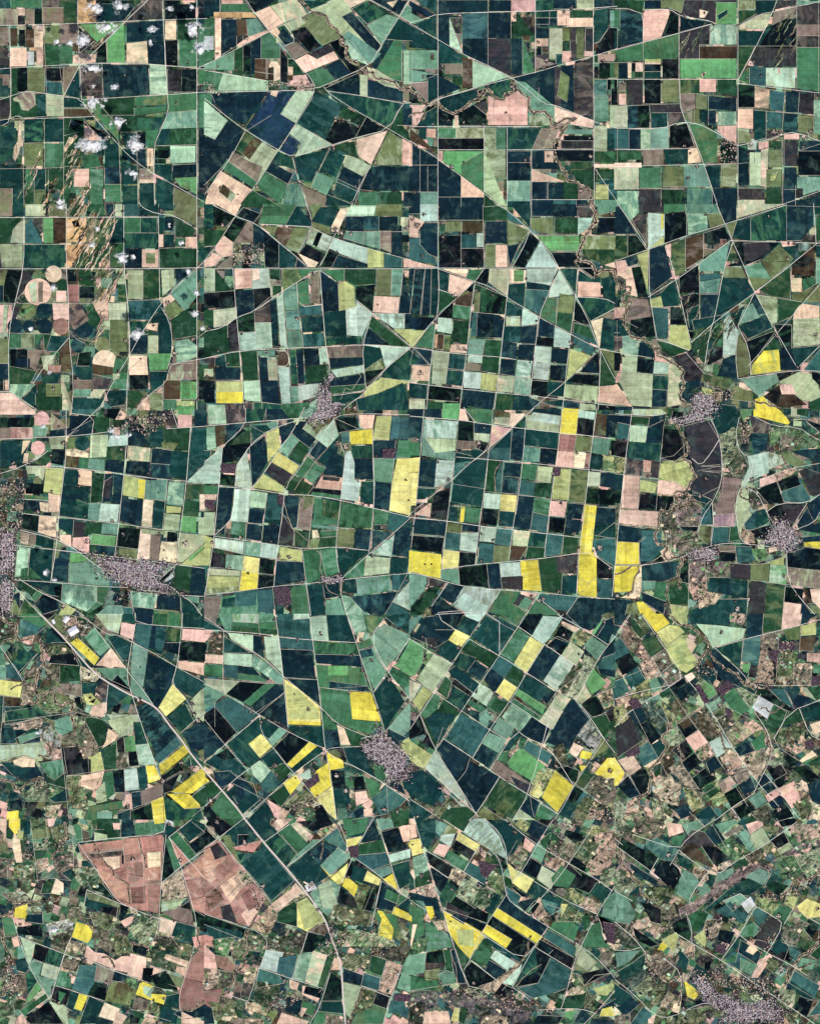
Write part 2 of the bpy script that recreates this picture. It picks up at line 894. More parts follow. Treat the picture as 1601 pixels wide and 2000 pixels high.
t 115 26 126 25 126 37 116 38
u 113 38 126 37 126 47 114 48
r 114 48 126 47 126 50 114 51
u 76 38 88 43 84 48 78 46
r 90 42 99 40 99 47 92 46
u 82 48 98 49 102 66 92 62
r 102 54 114 52 114 66 103 66
r 115 51 126 50 124 74 116 72
k 95 28 97 28 97 35 95 35
r 142 40 160 26 160 76 150 70
u 145 40 160 28 160 44 152 46
r 144 48 160 46 160 62 148 64
u 149 63 160 60 160 74 151 70
n 148 32 160 24 148 32
t~ 126 50 142 40 147 60 127 64
s 126 64 147 61 138 70 126 73
w 126 73 140 68 150 71 152 84 138 79
k 140 69 148 64 150 71
t 125 76 138 80 134 90 124 88
d 138 80 153 84 152 98 134 91
k 152 71 160 74 160 86 154 84
d 64 33 70 32 76 38 64 37
k 68 48 80 50 88 60 72 55
s~ 58 38 76 38 78 46 66 54 60 48
m~ 62 42 78 46 76 54 66 52
d 48 42 56 38 58 46 56 48
t 36 38 42 35 43 38 38 42
q~ 28 32 38 30 38 38 30 42
w~ 40 30 60 26 62 38 44 42
s~ 18 36 28 35 28 48 18 46
g 34 50 44 46 40 58 32 58
t 44 46 50 50 50 60 40 58
d 68 62 82 66 94 70 92 76 66 68
o 68 58 78 58 94 66 93 69 70 63
k 80 68 94 69 91 76 78 72
k 94 65 106 70 105 76 94 78
t~ 100 70 106 68 108 74 100 74
q 94 80 106 74 108 77 98 85
m~ 106 74 120 72 122 80 110 92 100 84
s~ 70 72 92 76 96 80 84 88 74 84
w~ 54 70 64 68 64 76 54 80
k~ 34 62 40 60 42 72 36 74
y 12 69 22 66 21 78 11 77
q 12 79 20 78 19 84 14 84
n 20 76 33 70 34 82 22 80
k 14 84 32 82 34 92 14 90
s~ 22 68 34 68 32 74 22 74
m 2 76 10 77 14 90 4 92
z~ 36 82 54 78 58 86 40 92
k~ 42 90 56 86 54 104 40 98
y 60 80 73 84 72 92 69 97 56 92
w~ 54 94 68 98 64 106 52 103
w~ 72 86 94 88 104 98 102 108 84 104 74 98
o~ 84 90 100 92 104 104 92 108
q 68 98 74 104 82 105 90 110 100 104 115 108 114 118 110 125 90 118 66 108
k 102 96 115 100 114 106 104 104
s~ 98 84 124 78 124 94 110 98
k~ 118 90 134 92 140 100 118 106
o~ 137 96 152 98 148 108 138 106
q 130 105 148 111 146 116 128 109
g~ 115 106 128 108 138 114 138 120 116 114
q 138 115 147 116 144 123 137 119
r 148 110 160 96 160 128 143 124
u 150 92 160 90 160 104 152 100
r 143 124 160 128 160 146 150 150 140 148 139 136
k 112 116 120 116 118 128 111 126
q 120 116 126 117 125 123 119 122
o 130 120 144 124 142 132 132 129
k 118 122 130 118 140 134 122 132
q 9 93 14 91 16 99 11 100
e 0 96 5 96 4 110 0 112
p 16 92 28 97 24 114 22 112
k 28 98 39 101 34 112 26 109
d 38 101 51 105 47 116 35 112
e 26 110 34 112 31 122 36 134 32 132 22 116
s 34 112 48 116 44 126 32 122
e 30 122 44 126 39 139 36 136
w~ 50 106 64 108 60 120 48 116
m 46 118 56 120 56 132 43 130
k 40 130 56 133 52 146 40 140
s 38 142 52 146 54 160 50 160
d 56 134 62 136 57 150 52 147
y 62 136 69 138 64 150 58 148
c 62 114 76 114 74 128 68 138 56 132 60 122
w 76 114 90 119 88 129 74 126
n 90 118 100 120 98 128 88 126
k 73 127 84 129 82 142 69 137
b~ 98 124 108 124 106 132 100 132
o 86 128 98 126 104 134 102 146 82 142
y 110 126 120 130 118 136 130 137 128 145 119 142 106 137
e 112 130 120 132 118 140 112 136
d 70 138 81 143 76 156 80 160 62 160
t 82 143 94 148 90 158 77 154
q 92 150 100 154 96 160 88 160
w 106 138 117 142 114 150 103 148
g 104 150 114 150 112 156 104 154
t~ 114 154 124 156 122 160 110 160
d 126 146 140 150 138 160 124 158
d 130 138 140 136 140 148 128 145
o~ 116 144 126 146 124 154 114 152
k 102 152 110 156 108 160 102 160
e 14 100 18 98 20 108 14 110
d 12 110 20 109 23 117 20 120 13 118
d 20 122 24 118 30 126 22 138
b 22 138 30 126 33 132 26 140 20 144
g 16 150 36 136 38 140 26 148 20 154
k 20 156 38 142 50 160 24 160
w~ 14 120 20 121 22 134 14 142 10 130
q 14 154 18 152 22 160 12 160
s~ 0 124 10 120 8 134 0 136
b~ 0 126 4 128 2 134 0 134
g~ 0 142 10 142 12 152 0 156
d 150 2 148 18 160 10
n 136 152 142 148 150 150 160 144 160 154 144 156
q 142 150 154 156 160 158 160 160 142 160
m 46 134 52 136 46 146
l~ 6 36 18 36 16 46 6 46
w~ 0 30 12 32 10 46 0 46
k~ 14 46 26 42 30 50 22 58 14 54
s~ 4 58 18 56 26 64 10 66
R3 160 -2 162 2
R1 61 18 84 52 92 64 104 70 124 78 138 80
R1 61 18 95 14 128 12 130 0
R1 130 12 126 50 124 88 116 100
R1 126 50 148 32 160 24
R1 132 14 138 26 148 58 152 72 154 84 152 100 145 122 140 138 141 150
R1 132 14 150 0
R1 132 14 160 46
R1 10 76 14 90 24 118 40 142 54 161
R1 14 91 50 105 64 110
R1 68 55 94 66 106 70
R1 68 55 66 68
R1 56 92 50 106 40 140
R1 44 130 70 138 82 142
R1 39 139 22 152
R1 64 108 88 118 112 126
R2 24 0 30 50
R2 114 113 146 123
R2 93 66 91 77
R2 0 92 14 91
R2 36 2 38 16
R2 57 10 58 38
R2 28 48 40 46 56 48
R2 94 15 95 0
R2 102 148 134 158
R2 118 130 140 136
R2 12 121 20 121 23 117
R2 98 49 101 52 126 50
R2 108 14 113 38
R2 96 15 98 34
R2 63 27 97 23
R2 112 28 113 66
R2 142 40 160 54
R2 148 56 160 66
R2 148 62 160 48
V 0.7 72 18 76 24 84 36 90 44 96 48 100 49 102 66
V 0.6 109 14 111 26 115 38
V 1.0 3 58 10 64 18 65 34 64 46 62 52 58
V 1.0 0 76 10 74 12 68 22 64
V 1.2 0 82 2 94 6 102 8 112 10 122 14 124 4 134 0 138
V 0.8 56 70 62 70 64 78 72 86
V 0.8 80 106 86 108 90 116
V 1.0 50 2 52 10 48 20 42 26 40 32
V 0.8 104 96 116 100
V 0.8 142 150 152 148 160 142
V 0.7 154 84 156 98 148 106
V 0.8 64 78 74 76 80 70
F 22 18 4
F 104 31 3
F 75 24 1
F 53 35 3
F 36 17 4
F 59 58 3
F 66 111 4
F 118 75 4
F 142 91 3
F 116 102 3
F 100 150 4
F 84 128 5
F 55 122 4
F 46 143 3
F 24 28 4
F 136 80 1
F 128 140 2
F 120 141 2
F 110 127 2
F 141 32 3
F 132 4 3
F 16 82 2
F 28 151 1
H 42 18 56 16 58 24 44 26
H 8 100 12 124 18 122 10 140 2 134 4 108
H 18 26 26 26 26 32 18 32
H 106 148 98 158 104 150 100 142
C 43 86 9 5
C 56 81 4 2
T 400 0
n 0 0 12 13
q 13 0 30 3
m 13 3 32 3 36 9 12 9
a 7 9.5 37 9.5 41 14 7 14
q 8 14 13 14 13 44 8 47
m 0 14 8 14 8 30 0 30
z 0 28 7 28 7 39 0 39
m 0 39 8 39 8 45 0 50
n 13 15 25 15 25 36 13 43
x 25 15 32.5 15 33 27 25 28
e 32.5 15 41 14 48 23.5 34 29
k 25 28 30 28 30 34 25 36
q 33 29 49 23.5 51 25 26 37 25 35
m 44 29 51 25.5 59 38 59 46 44 46
n 36 33 44 29 44 46 39 46 39 58 36 58
k 30 36 36 33 36 58 30 58
g 23 39 30 36 30 56 23 54
e 0 51 23 40 23 55 0 54
m 0 51 9 47 9 54 0 54
x 39 46 48 62
x 49 50 54 63
t 50 50 52 48 57 48 59 52 59 62 54 64 54 52 50 53
k 59 37 65 46 65 65 59 64
g 65 46 70 46 78 59 65 58
t 65 52 69 52 69 59 65 59
x 65 59 69 63
q 69 59 79 58 84 68 65 67
H 47 64 85 65 86 70 47 70
m 0 55 16 57 16 71 0 71
p 14 57 50 63 50 71 10 71
H 0 64 8 64 12 74 0 71
k 31 0 58 -1 39 10 34 5
t 39 10 51 4.5 62 18 50 24
s 51 4.5 72 -2 80 11 62 18
d 72 0 80 0 96 2 80 8
o 63 19 79 11 92 10 98 17 107 29 92 36 78 21 68 24
s 62 19 78 12 79 18 67 25
s 80 8 103 -2 110 0 115 9 107 13 138 42 130 50 105 26 97 16 92 10
t 108 0 128 0 115 7
d 114 6 126 0 143 11 126 19
e 126 20 142 11 151 14 138 35
n 107 13 115 9 138 36 133 42
n 130 0 159 0 152 12
t 142 2 151 0 147 6
e 152 12 157 3 161 6 161 18
d 151 14 162 20 162 32 141 31
p 107 31 114 32 128 51 115 46
e 107 28 126 48 130 50 138 42 112 24
n 130 51 142 30.5 148 31 133 56
m 148 31 154 31 154 64 132 57
p 155 39 162 39 162 66 155 66
s 126 52 134 54 150 64 154 70 140 67 128 60
k 97 33 106 30 112 38 115 50 126 55 114 56
t 50 24 56 21 60 26 57 30
n 57 28 61 21 71 32 63 36
k 68 25 78 20 91 36 82 41
w 62.5 37 71.5 32.5 81 41 70 46
v 83 40.5 96.5 34.5 101 40 87 46
q 70 47 80 42 88 46 101 40 105 46 78 57
m 80 57 93 52 102 63 88 70
n 94 52 105 46 115 57 102 63
n 94 69 120 57 122 75 96 71
s 121 58 127 59 127 76 121 75
n 127 62 150 67 155 71 155 80 127 76
w 155 66 162 66 162 80 155 79
d 97 72 127 76 153 80 144 100 120 88 100 78
d 153 81 162 81 162 98 150 98
g 144 101 154 82 155 98 162 112
n 155 82 162 98
n 5 73 50 71 32 98 17 91 8 80
N 32 100 52 71 71 71 59 89 71 96 57 117 38 105
N 33 102 50 72 60 72 52 90
q 52 71 58 71 56 76 51 74
p 71 71 86 71 71 96 59 89
p 0 78 18 94 8 109 0 105
n 8 108 18 94 31 102 20 124 0 145 0 107
d 87 71 107 82 94 109 72 96
g 108 83 126 92 122 99 104 91
k 102 93 122 100 117 108 99 114 94 109
H 102 91 122 98 121 101 101 94
k 126 92 143 102 117 108
p 72 97 100 113 70 123 75 112 66 104
N 66 106 75 111 68 122 58 118
g 32 102 38 107 29 120 22 117
x 38 107 45 111 35 125 29 120
s 45 111 57 118 42 142 35 138 25 127
w 22 118 35 126 45 130 41 142 18 126
m 17 124 41 142 38 147 13 131
t 12 133 37 148 27 160 0 160 2 150
o 14 144 25 152 21 158 11 150
x 11 146 15 144 20 148 18 155 11 150
g 38 149 60 162 28 162 32 154
d 57 118 68 123 71 133 53 127
n 53 127 69 136 65 144 48 134
m 47 134 64 144 60 160 40 146
e 64 144 73 143 77 152 80 161 60 161
d 68 123 97 116 89 133 72 128
d 70 125 88 133 84 142 74 141
e 88 134 102 140 95 153 83 146
d 97 117 110 122 103 139 90 133
g 103 113 112 110 111 120 99 116
g 104 113 117 110 120 124 112 121
t 118 109 143 102 130 129 120 122
s 112 120 129 129 125 139 108 130
n 108 130 125 139 120 150 103 142
d 104 140 121 148 117 160 100 152
w 76 145 95 153 96 162 81 162
d 96 152 118 160 94 160
o 136 118 144 102 154 109 154 129 130 129
q 154 108 161 112 161 129 154 129
n 131 130 162 149
n 121 140 131 130 131 149 120 148
m 120 150 137 161
g 137 150 154 160
n 155 150 161 161
R1 12 0 12 10
R1 31 -2 39 10 50 24 66 43 80 57 88 70 71 97 57 118 40 145 36 150
R1 0 51 22 40 50 25 62 19 80 11 103 -1
R1 0 55 25 59 48 63
R1 -1 72 50 71.3 86 70 104 62 129 51 138 35 152 13 161 -2
R1 127 -1 152 13 161 18
R1 62 19 72 32 62 36
R1 0 77 17 91 32 102 57 117 69 123 100 113 120 107 144 101 154 81 161 80
R1 93 68 97 73 117 86 144 101 161 111
R1 95 71 124 75 155 81
R1 32 102 20 124 10 138 0 152
R1 69 123 71 134 74 143 80 161
R2 108 0 128 20 138 36
R1 130 129 122 143 116 157
R2 65 144 74 142 84 147
R1 154 129 162 129
R1 154 39 154 64
R2 39 46 58 46
R2 23 40 23 55
R2 89 134 98 116
R2 39 56 54 58
R2 49 46 49 62
V 1.3 76 0 80 6 93 10 97 17 100 20 104 26 109 29 107 33 112 36 110 42 113 49 118 50 122 53 127 55 133 58 142 64 148 64 152 69 160 70
F 33 30 3
F 21 38 3
F 10 52 2
F 25 55 2
F 93 53 3
F 78 15 3
F 101 116 3
F 133 127 3
F 41 146 3
F 74 142 3
F 118 146 2
F 30 98 3
F 126 55 3
F 145 10 2
F 129 3 2
F 10 42 2
F 39 91 1
F 115 158 2
F 26 152 1
F 2 152 1
F 136 152 1
F 118 48 3
F 108 33 4
T 400 400
t 8 0 29 0 24 9
k 6 0 24 9 16 18 6 14
d 0 0 7 0 7 19 0 19
k 30 2 44 7 38 14 25 9
g 0 19 17 20 10 32 0 33
k 24 10 33 13 22 29 15 24
w 33 13 38 15 38 30 22 30
q 15 24 22 29 22 40 14 41 8 36 9 31
k 0 33 5 32 5 40 0 44
q 5 36 14 41 8 48 0 49 0 44
w 22 39 10 49 22 49
H 22 30 46 30 46 49 22 49
n 38 16 44 18 58 30 58 49 47 49 46 30 38 30
k 46 19 57 29 57 49 47 49
d 57 30 72 42 70 49 57 49
m 44 7 46 0 72 0 63 16 42 15
d 72 0 83 13 83 17 63 16
o 82 0 92 0 84 12
d 90 0 104 2 98 22 84 13
o 84 13 98 17 98 23 84 18
t 106 2.5 111 6 105 19 98 18
p 114 1 134 1 132 9 110 9
o 134 0 154 0 154 9 133 9
n 110 9 124 21
c 124 9 136 20
n 136 9 151 9 151 16 154 16 154 21 136 21
e 110 20 124 21 124 31 108 26
e 124 21 137 20 137 35 124 31
w 137 20 146 20 146 38 137 34
n 146 21 154 21 154 41 146 39
o 42 16 57 17 54 24
x 57 17 69 18 63 33 54 25
o 70 18 82 18 73 38 63 33
s 83 18 90 19 86 33 79 30
k 88 21 93 23 90 34 84 31
j 92 22 100 25 96 37 87 34
k 79 31 94 38 89 48 74 38
t 73 38 89 45 86 49 81 49
n 72 42 80 49 71 49
k 97 36 104 40 99 49 90 49
j 100 26 127 34 127 46 105 38 97 34
n 104 39 127 46 127 49 99 49
l 127 34 140 37 140 49 127 49
c 140 38 154 42 154 49 140 49
t 155 42 161 43 161 49 155 49
s 0 50 8 68
g 8 50 22 68 8 68
q 23 50 37 50 37 65 24 66
t 37 50 43 50 43 58 37 60
j 42 50 50 50 51 65 37 66 37 59 43 58
g 51 50 59 50 59 59 51 58
w 54 59 60 59 60 63 53 63
g 53 63 60 63 60 68 53 71
o 60 50 72 50 76 58 61 67
m 72 50 87 50 76 57
m 72 61 81 58 82 77 73 79
w 82 52 90 52 90 77 83 77
e 61 67 72 61 73 80 73 82 63 83
j 56 73 61 68 64 108 65 112 59 110
n 50 76 56 73 58 112 53 110
k 38 66 51 65 51 72 39 82
n 24 67 38 66 38 83 25 87
k 0 69 24 67 24 80 0 81
g 0 82 7 82 7 95 0 94
s 7 82 25 80 25 88 18 94 7 96
k 25 87 39 84 39 99 26 99
v 39 83 51 75 52 92 39 92
v 18 94 25 88 27 114 20 115 18 104
g 0 98 18 94 20 115 0 120
p 39 92 52 92 53 112 41 113
j 26 100 40 99 41 113 28 114
n 90 52 104 62 105 83 92 84
m 91 51 109 50 109 59 104 60
g 109 50 134 50 133 62 117 63 109 58
l 104 62 109 59 117 64 118 80 105 83
k 118 64 133 62 131 84 118 74
o 134 50 146 71
e 146 50 155 50 153 71 145 71
q 132 71 152 72 151 85 131 84
n 155 50 162 85 151 85
j 110 82 118 79 118 75 131 85 123 103 111 102
d 92 84 110 82 111 102 94 103
d 94 103 123 103 123 109 95 110
n 128 96 145 110 123 109
g 130 86 160 111 145 110 128 95
j 131 85 156 85 156 97 148 97
d 156 85 161 97
l 147 97 161 97 161 110
c 73 79 91 78 92 86 74 87
d 75 88 92 87 93 99 76 100
c 76 101 93 100 94 110 77 111
e 63 83 73 82 75 98 64 97
e 64 98 75 98 77 111 65 112
j 125 110 123 109 160 111 141 128 137 112
d 123 110 136 111 139 119 125 130
o 125 129 138 120 141 128 127 140
k 125 130 127 142 141 128
w 95 111 123 110 123 119 97 120
n 97 120 124 119 124 125 98 128
j 98 129 124 125 125 131 103 135
n 98 136 125 132 126 145 99 148
g 98 142 126 140 126 145 99 148
d 99 149 124 147 120 152 100 157
l 125 143 138 135 160 138 145 145 124 150
d 160 112 160 137 137 135 141 128
d 155 139 160 160 120 160 118 152 136 147
d 66 113 71 113 73 141 68 140
n 71 113 77 112 78 140 73 140
n 77 112 89 112 90 125 78 126
j 89 112 95 111 97 124 90 125
g 78 126 95 125 96 137 79 140
x 57 115 65 114 66 126 57 126
j 57 127 66 127 68 156 60 156
e 66 142 73 142 74 154 67 155
j 73 141 92 139 87 150 73 154
n 43 119 49 119 50 137 43 137
s 49 121 56 121 57 137 50 137
g 28 115 41 114 42 137 30 137
e 41 114 55 113 55 118 42 118
d 8 120 16 117 17 126 8 126
g 16 117 27 115 28 126 17 126
v 0 120 8 119 8 124 0 124
n 8 127 28 137
s 0 128 7 134
k 0 138 8 155
l 9 138 30 155
y 9 146 30 155
p 30 138 43 137 44 154 31 153
n 43 138 57 137 59 156 44 154
p 2 156 16 160
v 16 156 38 160
d 38 154 60 156 60 160 38 160
m 60 156 82 154 80 160 60 160
c 82 155 88 151 87 160 80 160
T5 87 150 94 135 97 148 100 156 112 156 108 161 88 161
T5 95 136 98 130 101 134 97 140
R1 -1 50 160 50
R1 6 0 24 9 41 15 55 27 72 41 81 49
R1 24 9 15 23 8 34 0 44
R1 42 15 62 16 83 17.5
R1 79 -1 82 6 84 14 83 19 73 38
R1 84 18 100 26 127 34 156 42 161 43
R1 116 -2 110 8 103 20 96 37 89 49
R1 89 51 76 58 60 68 39 83 25 88 14 96 0 99
R1 22 50 25 88 28 120 31 160
R1 90 51 92 80 95 115 98 130 96 140
R1 90 51 104 61
R1 118 74 131 85 145 97 160 110
R1 131 85 123 108 125 138 126 145 110 148 100 149
R1 0 120 27 114 65 112 95 111 123 109 160 112
R1 160 112 141 128 124 148 115 154 108 160
R1 51 60 52 72
R1 72 61 73 80 92 78
R2 41 114 45 160
R2 8 137 30 137
R2 65 112 68 150 87 150
R2 120 130 122 134 115 145 110 143 106 152
R1 57 126 66 126 65 114 56 114
R2 74 87 77 111
R2 131 85 161 85
R2 146 50 146 71
R2 110 21 154 21
F 14 16 4
F 36 20 1
F 102 20 4
F 107 22 4
F 114 23 3
F 58 60 3
F 85 54 3
F 83 63 1
F 103 37 2
F 71 44 1
F 72 89 3
F 104 61 2
F 108 109 2
F 58 111 3
F 11 114 2
F 48 115 3
F 18 124 2
F 72 126 3
F 29 101 2
F 84 13 1
F 122 132 1
F 4 97 3
F 89 48 2
F 62 17 2
F 47 17 2
F 94 124 2
F 33 155 5
F 3 149 1
F 35 155 3
F 1 57 1
F 135 78 1
F 82 153 2
F 126 138 1
F 154 110 1
F 158 18 4
F 117 159 4
F 2 134 3
T 400 800
n 0 0 2 12
p 2 0 16 0 17 11 3 12
v 16 0 31 0 32 9 17 11
d 32 0 48 0 48 9 32 10
n 48 0 62 0 72 7 46 9
g 60 0 78 0 73 7 66 7
e 78 0 90 0 82 7 74 8
e 0 14 8 13 9 30 2 32
x 8 13 16 12 16 26 9 30
n 16 12 31 11 17 26
d 0 32 5 32 4 38 0 40
j 0 41 14 29 12 58 0 58
k 14 30 30 15 36 18 36 28 27 40 13 42
g 30 17 37 16 36 26 18 28
e 35 12 56 9 58 14 46 18
d 36 12 48 12 52 16 38 25
W 13 42 25 43 24 50 12 49
k 12 50 24 51 23 60 11 59
n 35 29 47 20 50 40 37 60
l 48 18 58 14 59 30 51 40 49 41
n 58 14 72 10 68 18 60 28
n 68 18 74 9 80 9 77 15 87 23 82 30 74 24
s 76 15 83 8 95 11 86 22
o 84 14 92 9 95 11 87 20
j 101 7 105 20 96 30 86 22
d 102 6 118 5 121 15 105 18
k 102 7 118 6 120 15 104 18
e 68 19 74 24 64 37 58 31
g 74 24 82 30 75 43 66 37
n 82 35 88 23 97 29 88 40
h 57 33 74 44 69 51 52 41
v 52 41 68 51 62 60 47 49
l 46 50 62 60 62 65 37 61
m 80 36 88 42 76 54 70 50
d 88 40 97 29 104 33 95 44
m 86 42 95 46 84 58 76 52
g 70 51 85 60 80 67 63 63 63 58
n 100 31 109 38 108 52 92 51
q 91 52 108 53 107 63 86 61
v 92 52 106 53 105 56 92 55
k 85 61 107 63 107 67 84 64
m 84 64 107 67 106 70 82 67
j 110 33 114 32 117 42 117 55 122 56 120 72 106 70 108 50
y 113 17 131 15 131 27 114 27
q 120 4 133 4 131 15 121 14
l 134 5 146 5 144 24 131 23
c 146 5 160 6 160 23 144 23
c 106 18 113 17 113 26 107 26
d 114 28 131 38
n 117 38 131 38 132 55 117 54
n 131 24 150 24 149 38 132 38
W 139 31 149 30 148 38 139 38
e 132 38 149 38 146 57 132 56
d 122 56 132 56 132 74 121 72
n 133 56 146 58 144 79 132 76
m 151 24 160 24 160 38 150 37
h 150 38 161 38 161 60 146 58
h 146 58 161 58 160 83 144 79
n 11 61 23 61 20 87 8 95
j 24 44 33 31 37 60 35 62 23 60
j 23 62 36 62 34 88 20 87 22 76
m 0 59 11 60 10 66 0 66
q 0 66 10 66 9 71 0 70
W 0 71 8 71 7 78 0 76
s 0 80 8 80 7 98 0 98
p 36 63 49 65 47 77 35 76
d 49 65 62 67 60 90 46 88
W 57 66 62 67 61 75 57 74
n 35 77 47 78 45 90 33 88
n 33 89 46 91 44 103 32 101
n 46 90 59 91 58 105 45 103
n 62 67 74 68 72 92 68 93 60 80
v 59 80 66 86 70 96 69 107 58 104
w 75 69 85 68 83 95 72 93
o 78 68 85 68 85 73 76 80
g 70 94 82 96 80 108 70 106
m 21 87 32 88 32 100 20 97
n 8 97 16 92 16 98
m 86 69 106 72 104 90 84 90
g 92 70 106 72 105 86 92 84
e 84 90 104 91 103 94 84 92
s 84 93 90 100 84 101
t 84 94 88 94 90 100 84 100
m 90 95 103 94 103 99 91 100
o 83 101 92 101 88 108 81 108
g 90 100 103 100 102 108 88 108
m 107 72 132 77 131 92 117 93 104 92
o 104 93 117 94 116 108 102 107
n 118 93 131 94 129 110 116 108
m 132 77 144 80 143 90 132 90
c 144 80 160 84 148 96 142 94
n 131 94 147 96 130 110
n 160 85 160 116 146 113 148 97
j 130 112 148 98 146 115 130 113
j 8 100 31 103 30 113 8 108
e 31 103 44 104 43 115 31 114
j 44 104 58 106 56 117 43 115
l 59 107 76 110 76 119 57 116
k 5 111 17 113 16 124 4 123
e 17 113 30 114 29 126 16 124
y 30 114 43 116 41 140 27 142
h 30 114 43 116 42 128 29 126
k 43 116 55 118 54 129 42 127
k 42 129 54 130 53 139 41 140
o 3 124 28 126 27 142 1 144
s 3 124 28 126 28 130 2 129
l 2 130 27 131 27 138 2 140
l 0 98 6 100 4 122 0 122
n 0 124 2 140 0 144
n 56 118 77 119 78 134 54 138
m 76 110 102 107 105 128 92 132 80 136
m 90 110 102 108 105 127 95 132
d 103 108 128 110 108 128 105 126
m 125 114 124 130 110 132 108 129
s 126 114 145 116 144 128 124 130
d 146 116 160 116 158 128 144 128
h 159 115 161 128
d 108 133 118 132 120 144 107 142
e 118 132 144 129 146 142 119 145
d 145 129 160 128 160 134 152 142 146 141
n 113 146 152 142 140 160 124 158
e 106 144 113 146 130 160 110 160
j 152 143 160 134 160 157 146 150
c 146 150 160 158 160 160 141 160
w 0 146 13 145 11 160 0 160
e 13 146 53 140 54 160 12 160
d 14 148 24 146 24 154 13 155
c 24 143 40 141 40 153 24 155
m 12 154 42 153 42 160 11 160
c 40 141 53 140 54 160 42 158
W 54 139 66 138 68 152 56 152
d 55 152 62 153 62 160 55 160
m 67 139 79 137 82 160 68 160
d 80 137 92 136 94 160 82 160
n 92 136 105 134 105 146 94 148
e 94 149 106 147 110 160 94 160
R1 0 13 32 10 72 7 80 6
R1 32 -1 32 12 15 28 0 41
R1 160 4 118 3 102 5 96 15 84 30 74 46 63 60 61 80 57 106 54 138
R1 73 8 50 16 36 27 27 41 24 60 22 80 20 87 8 98
R1 78 -2 74 6 68 18 57 33 46 50 37 61
R1 11 60 37 62 62 66 85 67 107 71 132 77 160 84
R1 14 30 11 60 8 95 4 124 0 145
R1 106 27 110 36 108 52 106 74 102 106 104 124 107 133 106 145 111 160
R1 131 16 132 55 132 77 128 112
R1 0 145 27 142 54 138 79 136 106 133 145 129 160 128
R1 106 133 130 111 148 96 161 84
R1 8 99 31 102 57 106 80 109 102 107 128 110
R1 76 110 80 140 83 161
R2 36 62 32 101 27 142
R2 49 65 44 104 41 141
R2 85 68 81 108
R2 47 89 33 89
R2 149 24 146 57 144 80
R2 117 93 103 92
R2 102 7 120 15
R2 54 129 42 128
R2 53 138 55 160
R2 130 112 158 116 145 114 144 128
R2 158 129 141 160
V2 97 29 90 36 84 44 76 54 70 63
V2 62 72 64 82 68 92 71 94 80 102
V2 94 136 97 142 104 145
V2 102 10 100 18 96 30
V2 87 110 91 114 90 124 92 130
F 59 10 2
F 31 13 2
F 104 27 6
F 110 29 5
F 28 100 4
F 6 104 3
F 34 128 2
F 56 92 1
F 19 124 3
F 76 135 3
F 92 131 4
F 98 132 4
F 104 130 4
F 111 110 3
F 131 114 3
F 138 92 4
F 100 82 2
F 123 74 3
F 128 75 2
F 157 55 2
F 15 145 2
F 64 154 4
F 148 33 3
F 134 36 2
F 60 75 2
F 158 133 2
F 52 103 2
F 106 129 3
F 108 134 3
F 12 97 2
F 120 56 1
F 66 115 3
F 159 71 1
F 58 114 3
T5 84 2 104 -3 102 6 84 10 78 10
T5 92 132 106 130 108 134 94 137
H 79 8 96 6 94 14 84 16
T 400 1200
w 0 0 10 0 9 8 0 3
d 0 4 14 12 0 12
e 10 0 22 0 21 13 16 13
p 22 0 42 0 42 7 22 6
e 42 0 54 0 55 6 42 7
m 22 5 42 7 43 15 21 13
m 42 7 55 6 57 16 43 15
g 22 9 57 12 57 16 21 13
c 56 0 69 0 69 3 82 3 83 20 58 17
p 69 0 82 0 82 3 69 4
j 82 2 95 1 97 21 83 20
d 95 0 110 0 118 22 97 21
k 82 0 95 0 95 1 82 2
e 111 0 124 0 127 14 130 18 120 22
m 124 0 140 2 130 16 126 12
n 132 0 140 0 137 2
d 141 2 150 0 160 0 160 16 148 8
t 140 4 143 8 138 11 135 9
e 129 18 140 7 160 16 160 20 142 42 134 34
t 120 14 125 14 122 22 118 22
m 120 22 130 18 132 24 121 28
q 0 12 8 12 2 20 0 22
x~ 6 14 15 14 15 31 2 30 3 20
t 1 31 15 32 14 39 0 38
k 0 23 2 23 1 30 0 30
m 0 39 14 40 14 49 0 48
d 15 17 36 30 15 30
j 15 30 37 31 37 41 15 39
p 18 14 38 16 38 30 20 19
n 38 16 44 17 47 35 38 29
j 46 17 58 18 61 47 48 34
c 15 39 26 40 26 51 15 49
n 26 40 38 41 44 48 26 46
m 26 46 44 48 49 53 25 51
e 38 31 61 47 61 54 56 54 37 40
s 0 50 28 52 17 62 0 54
e 0 54 16 62 0 76
k 28 52 47 54 30 69 17 62
m 46 54 56 54 36 72 30 69
n 56 54 61 55 63 60 42 78 36 72
n 63 61 65 88 60 85 42 78
c 8 70 18 64 43 78 16 100 8 88
c 58 18 83 20 86 28 59 26
n 59 27 84 28 87 51 62 49
n 62 50 88 51 90 70 70 56
m 84 21 120 23 122 28 121 32 86 31
n 86 31 121 32 123 41 87 38
m 87 39 123 42 127 56 97 58 88 57
b 96 40 112 40 112 48 96 48
n 97 52 127 56 129 60 97 58
e 121 28 131 26 142 45 133 60 125 44
n 120 28 130 25 132 32 122 34
m 90 57 113 60 116 80 133 84 132 94 118 90 102 84 91 73
m 91 75 103 86 108 90 92 90
h 62 50 72 57 90 72 91 87 65 86
l 63 54 74 60 88 74 90 82 66 82
y 66 83 91 84 91 87 66 86
y 113 60 130 61 137 81 137 84 115 82
d 132 61 142 48 148 54 156 68 141 90
m 146 40 160 48 160 60 150 54 143 46
b 150 38 160 20 160 48 147 40
e 155 58 160 55 160 68
e 160 68 160 90 152 98 142 90
n 143 89 157 96 152 102 142 97
k 0 78 8 72 25 92 15 102 0 84
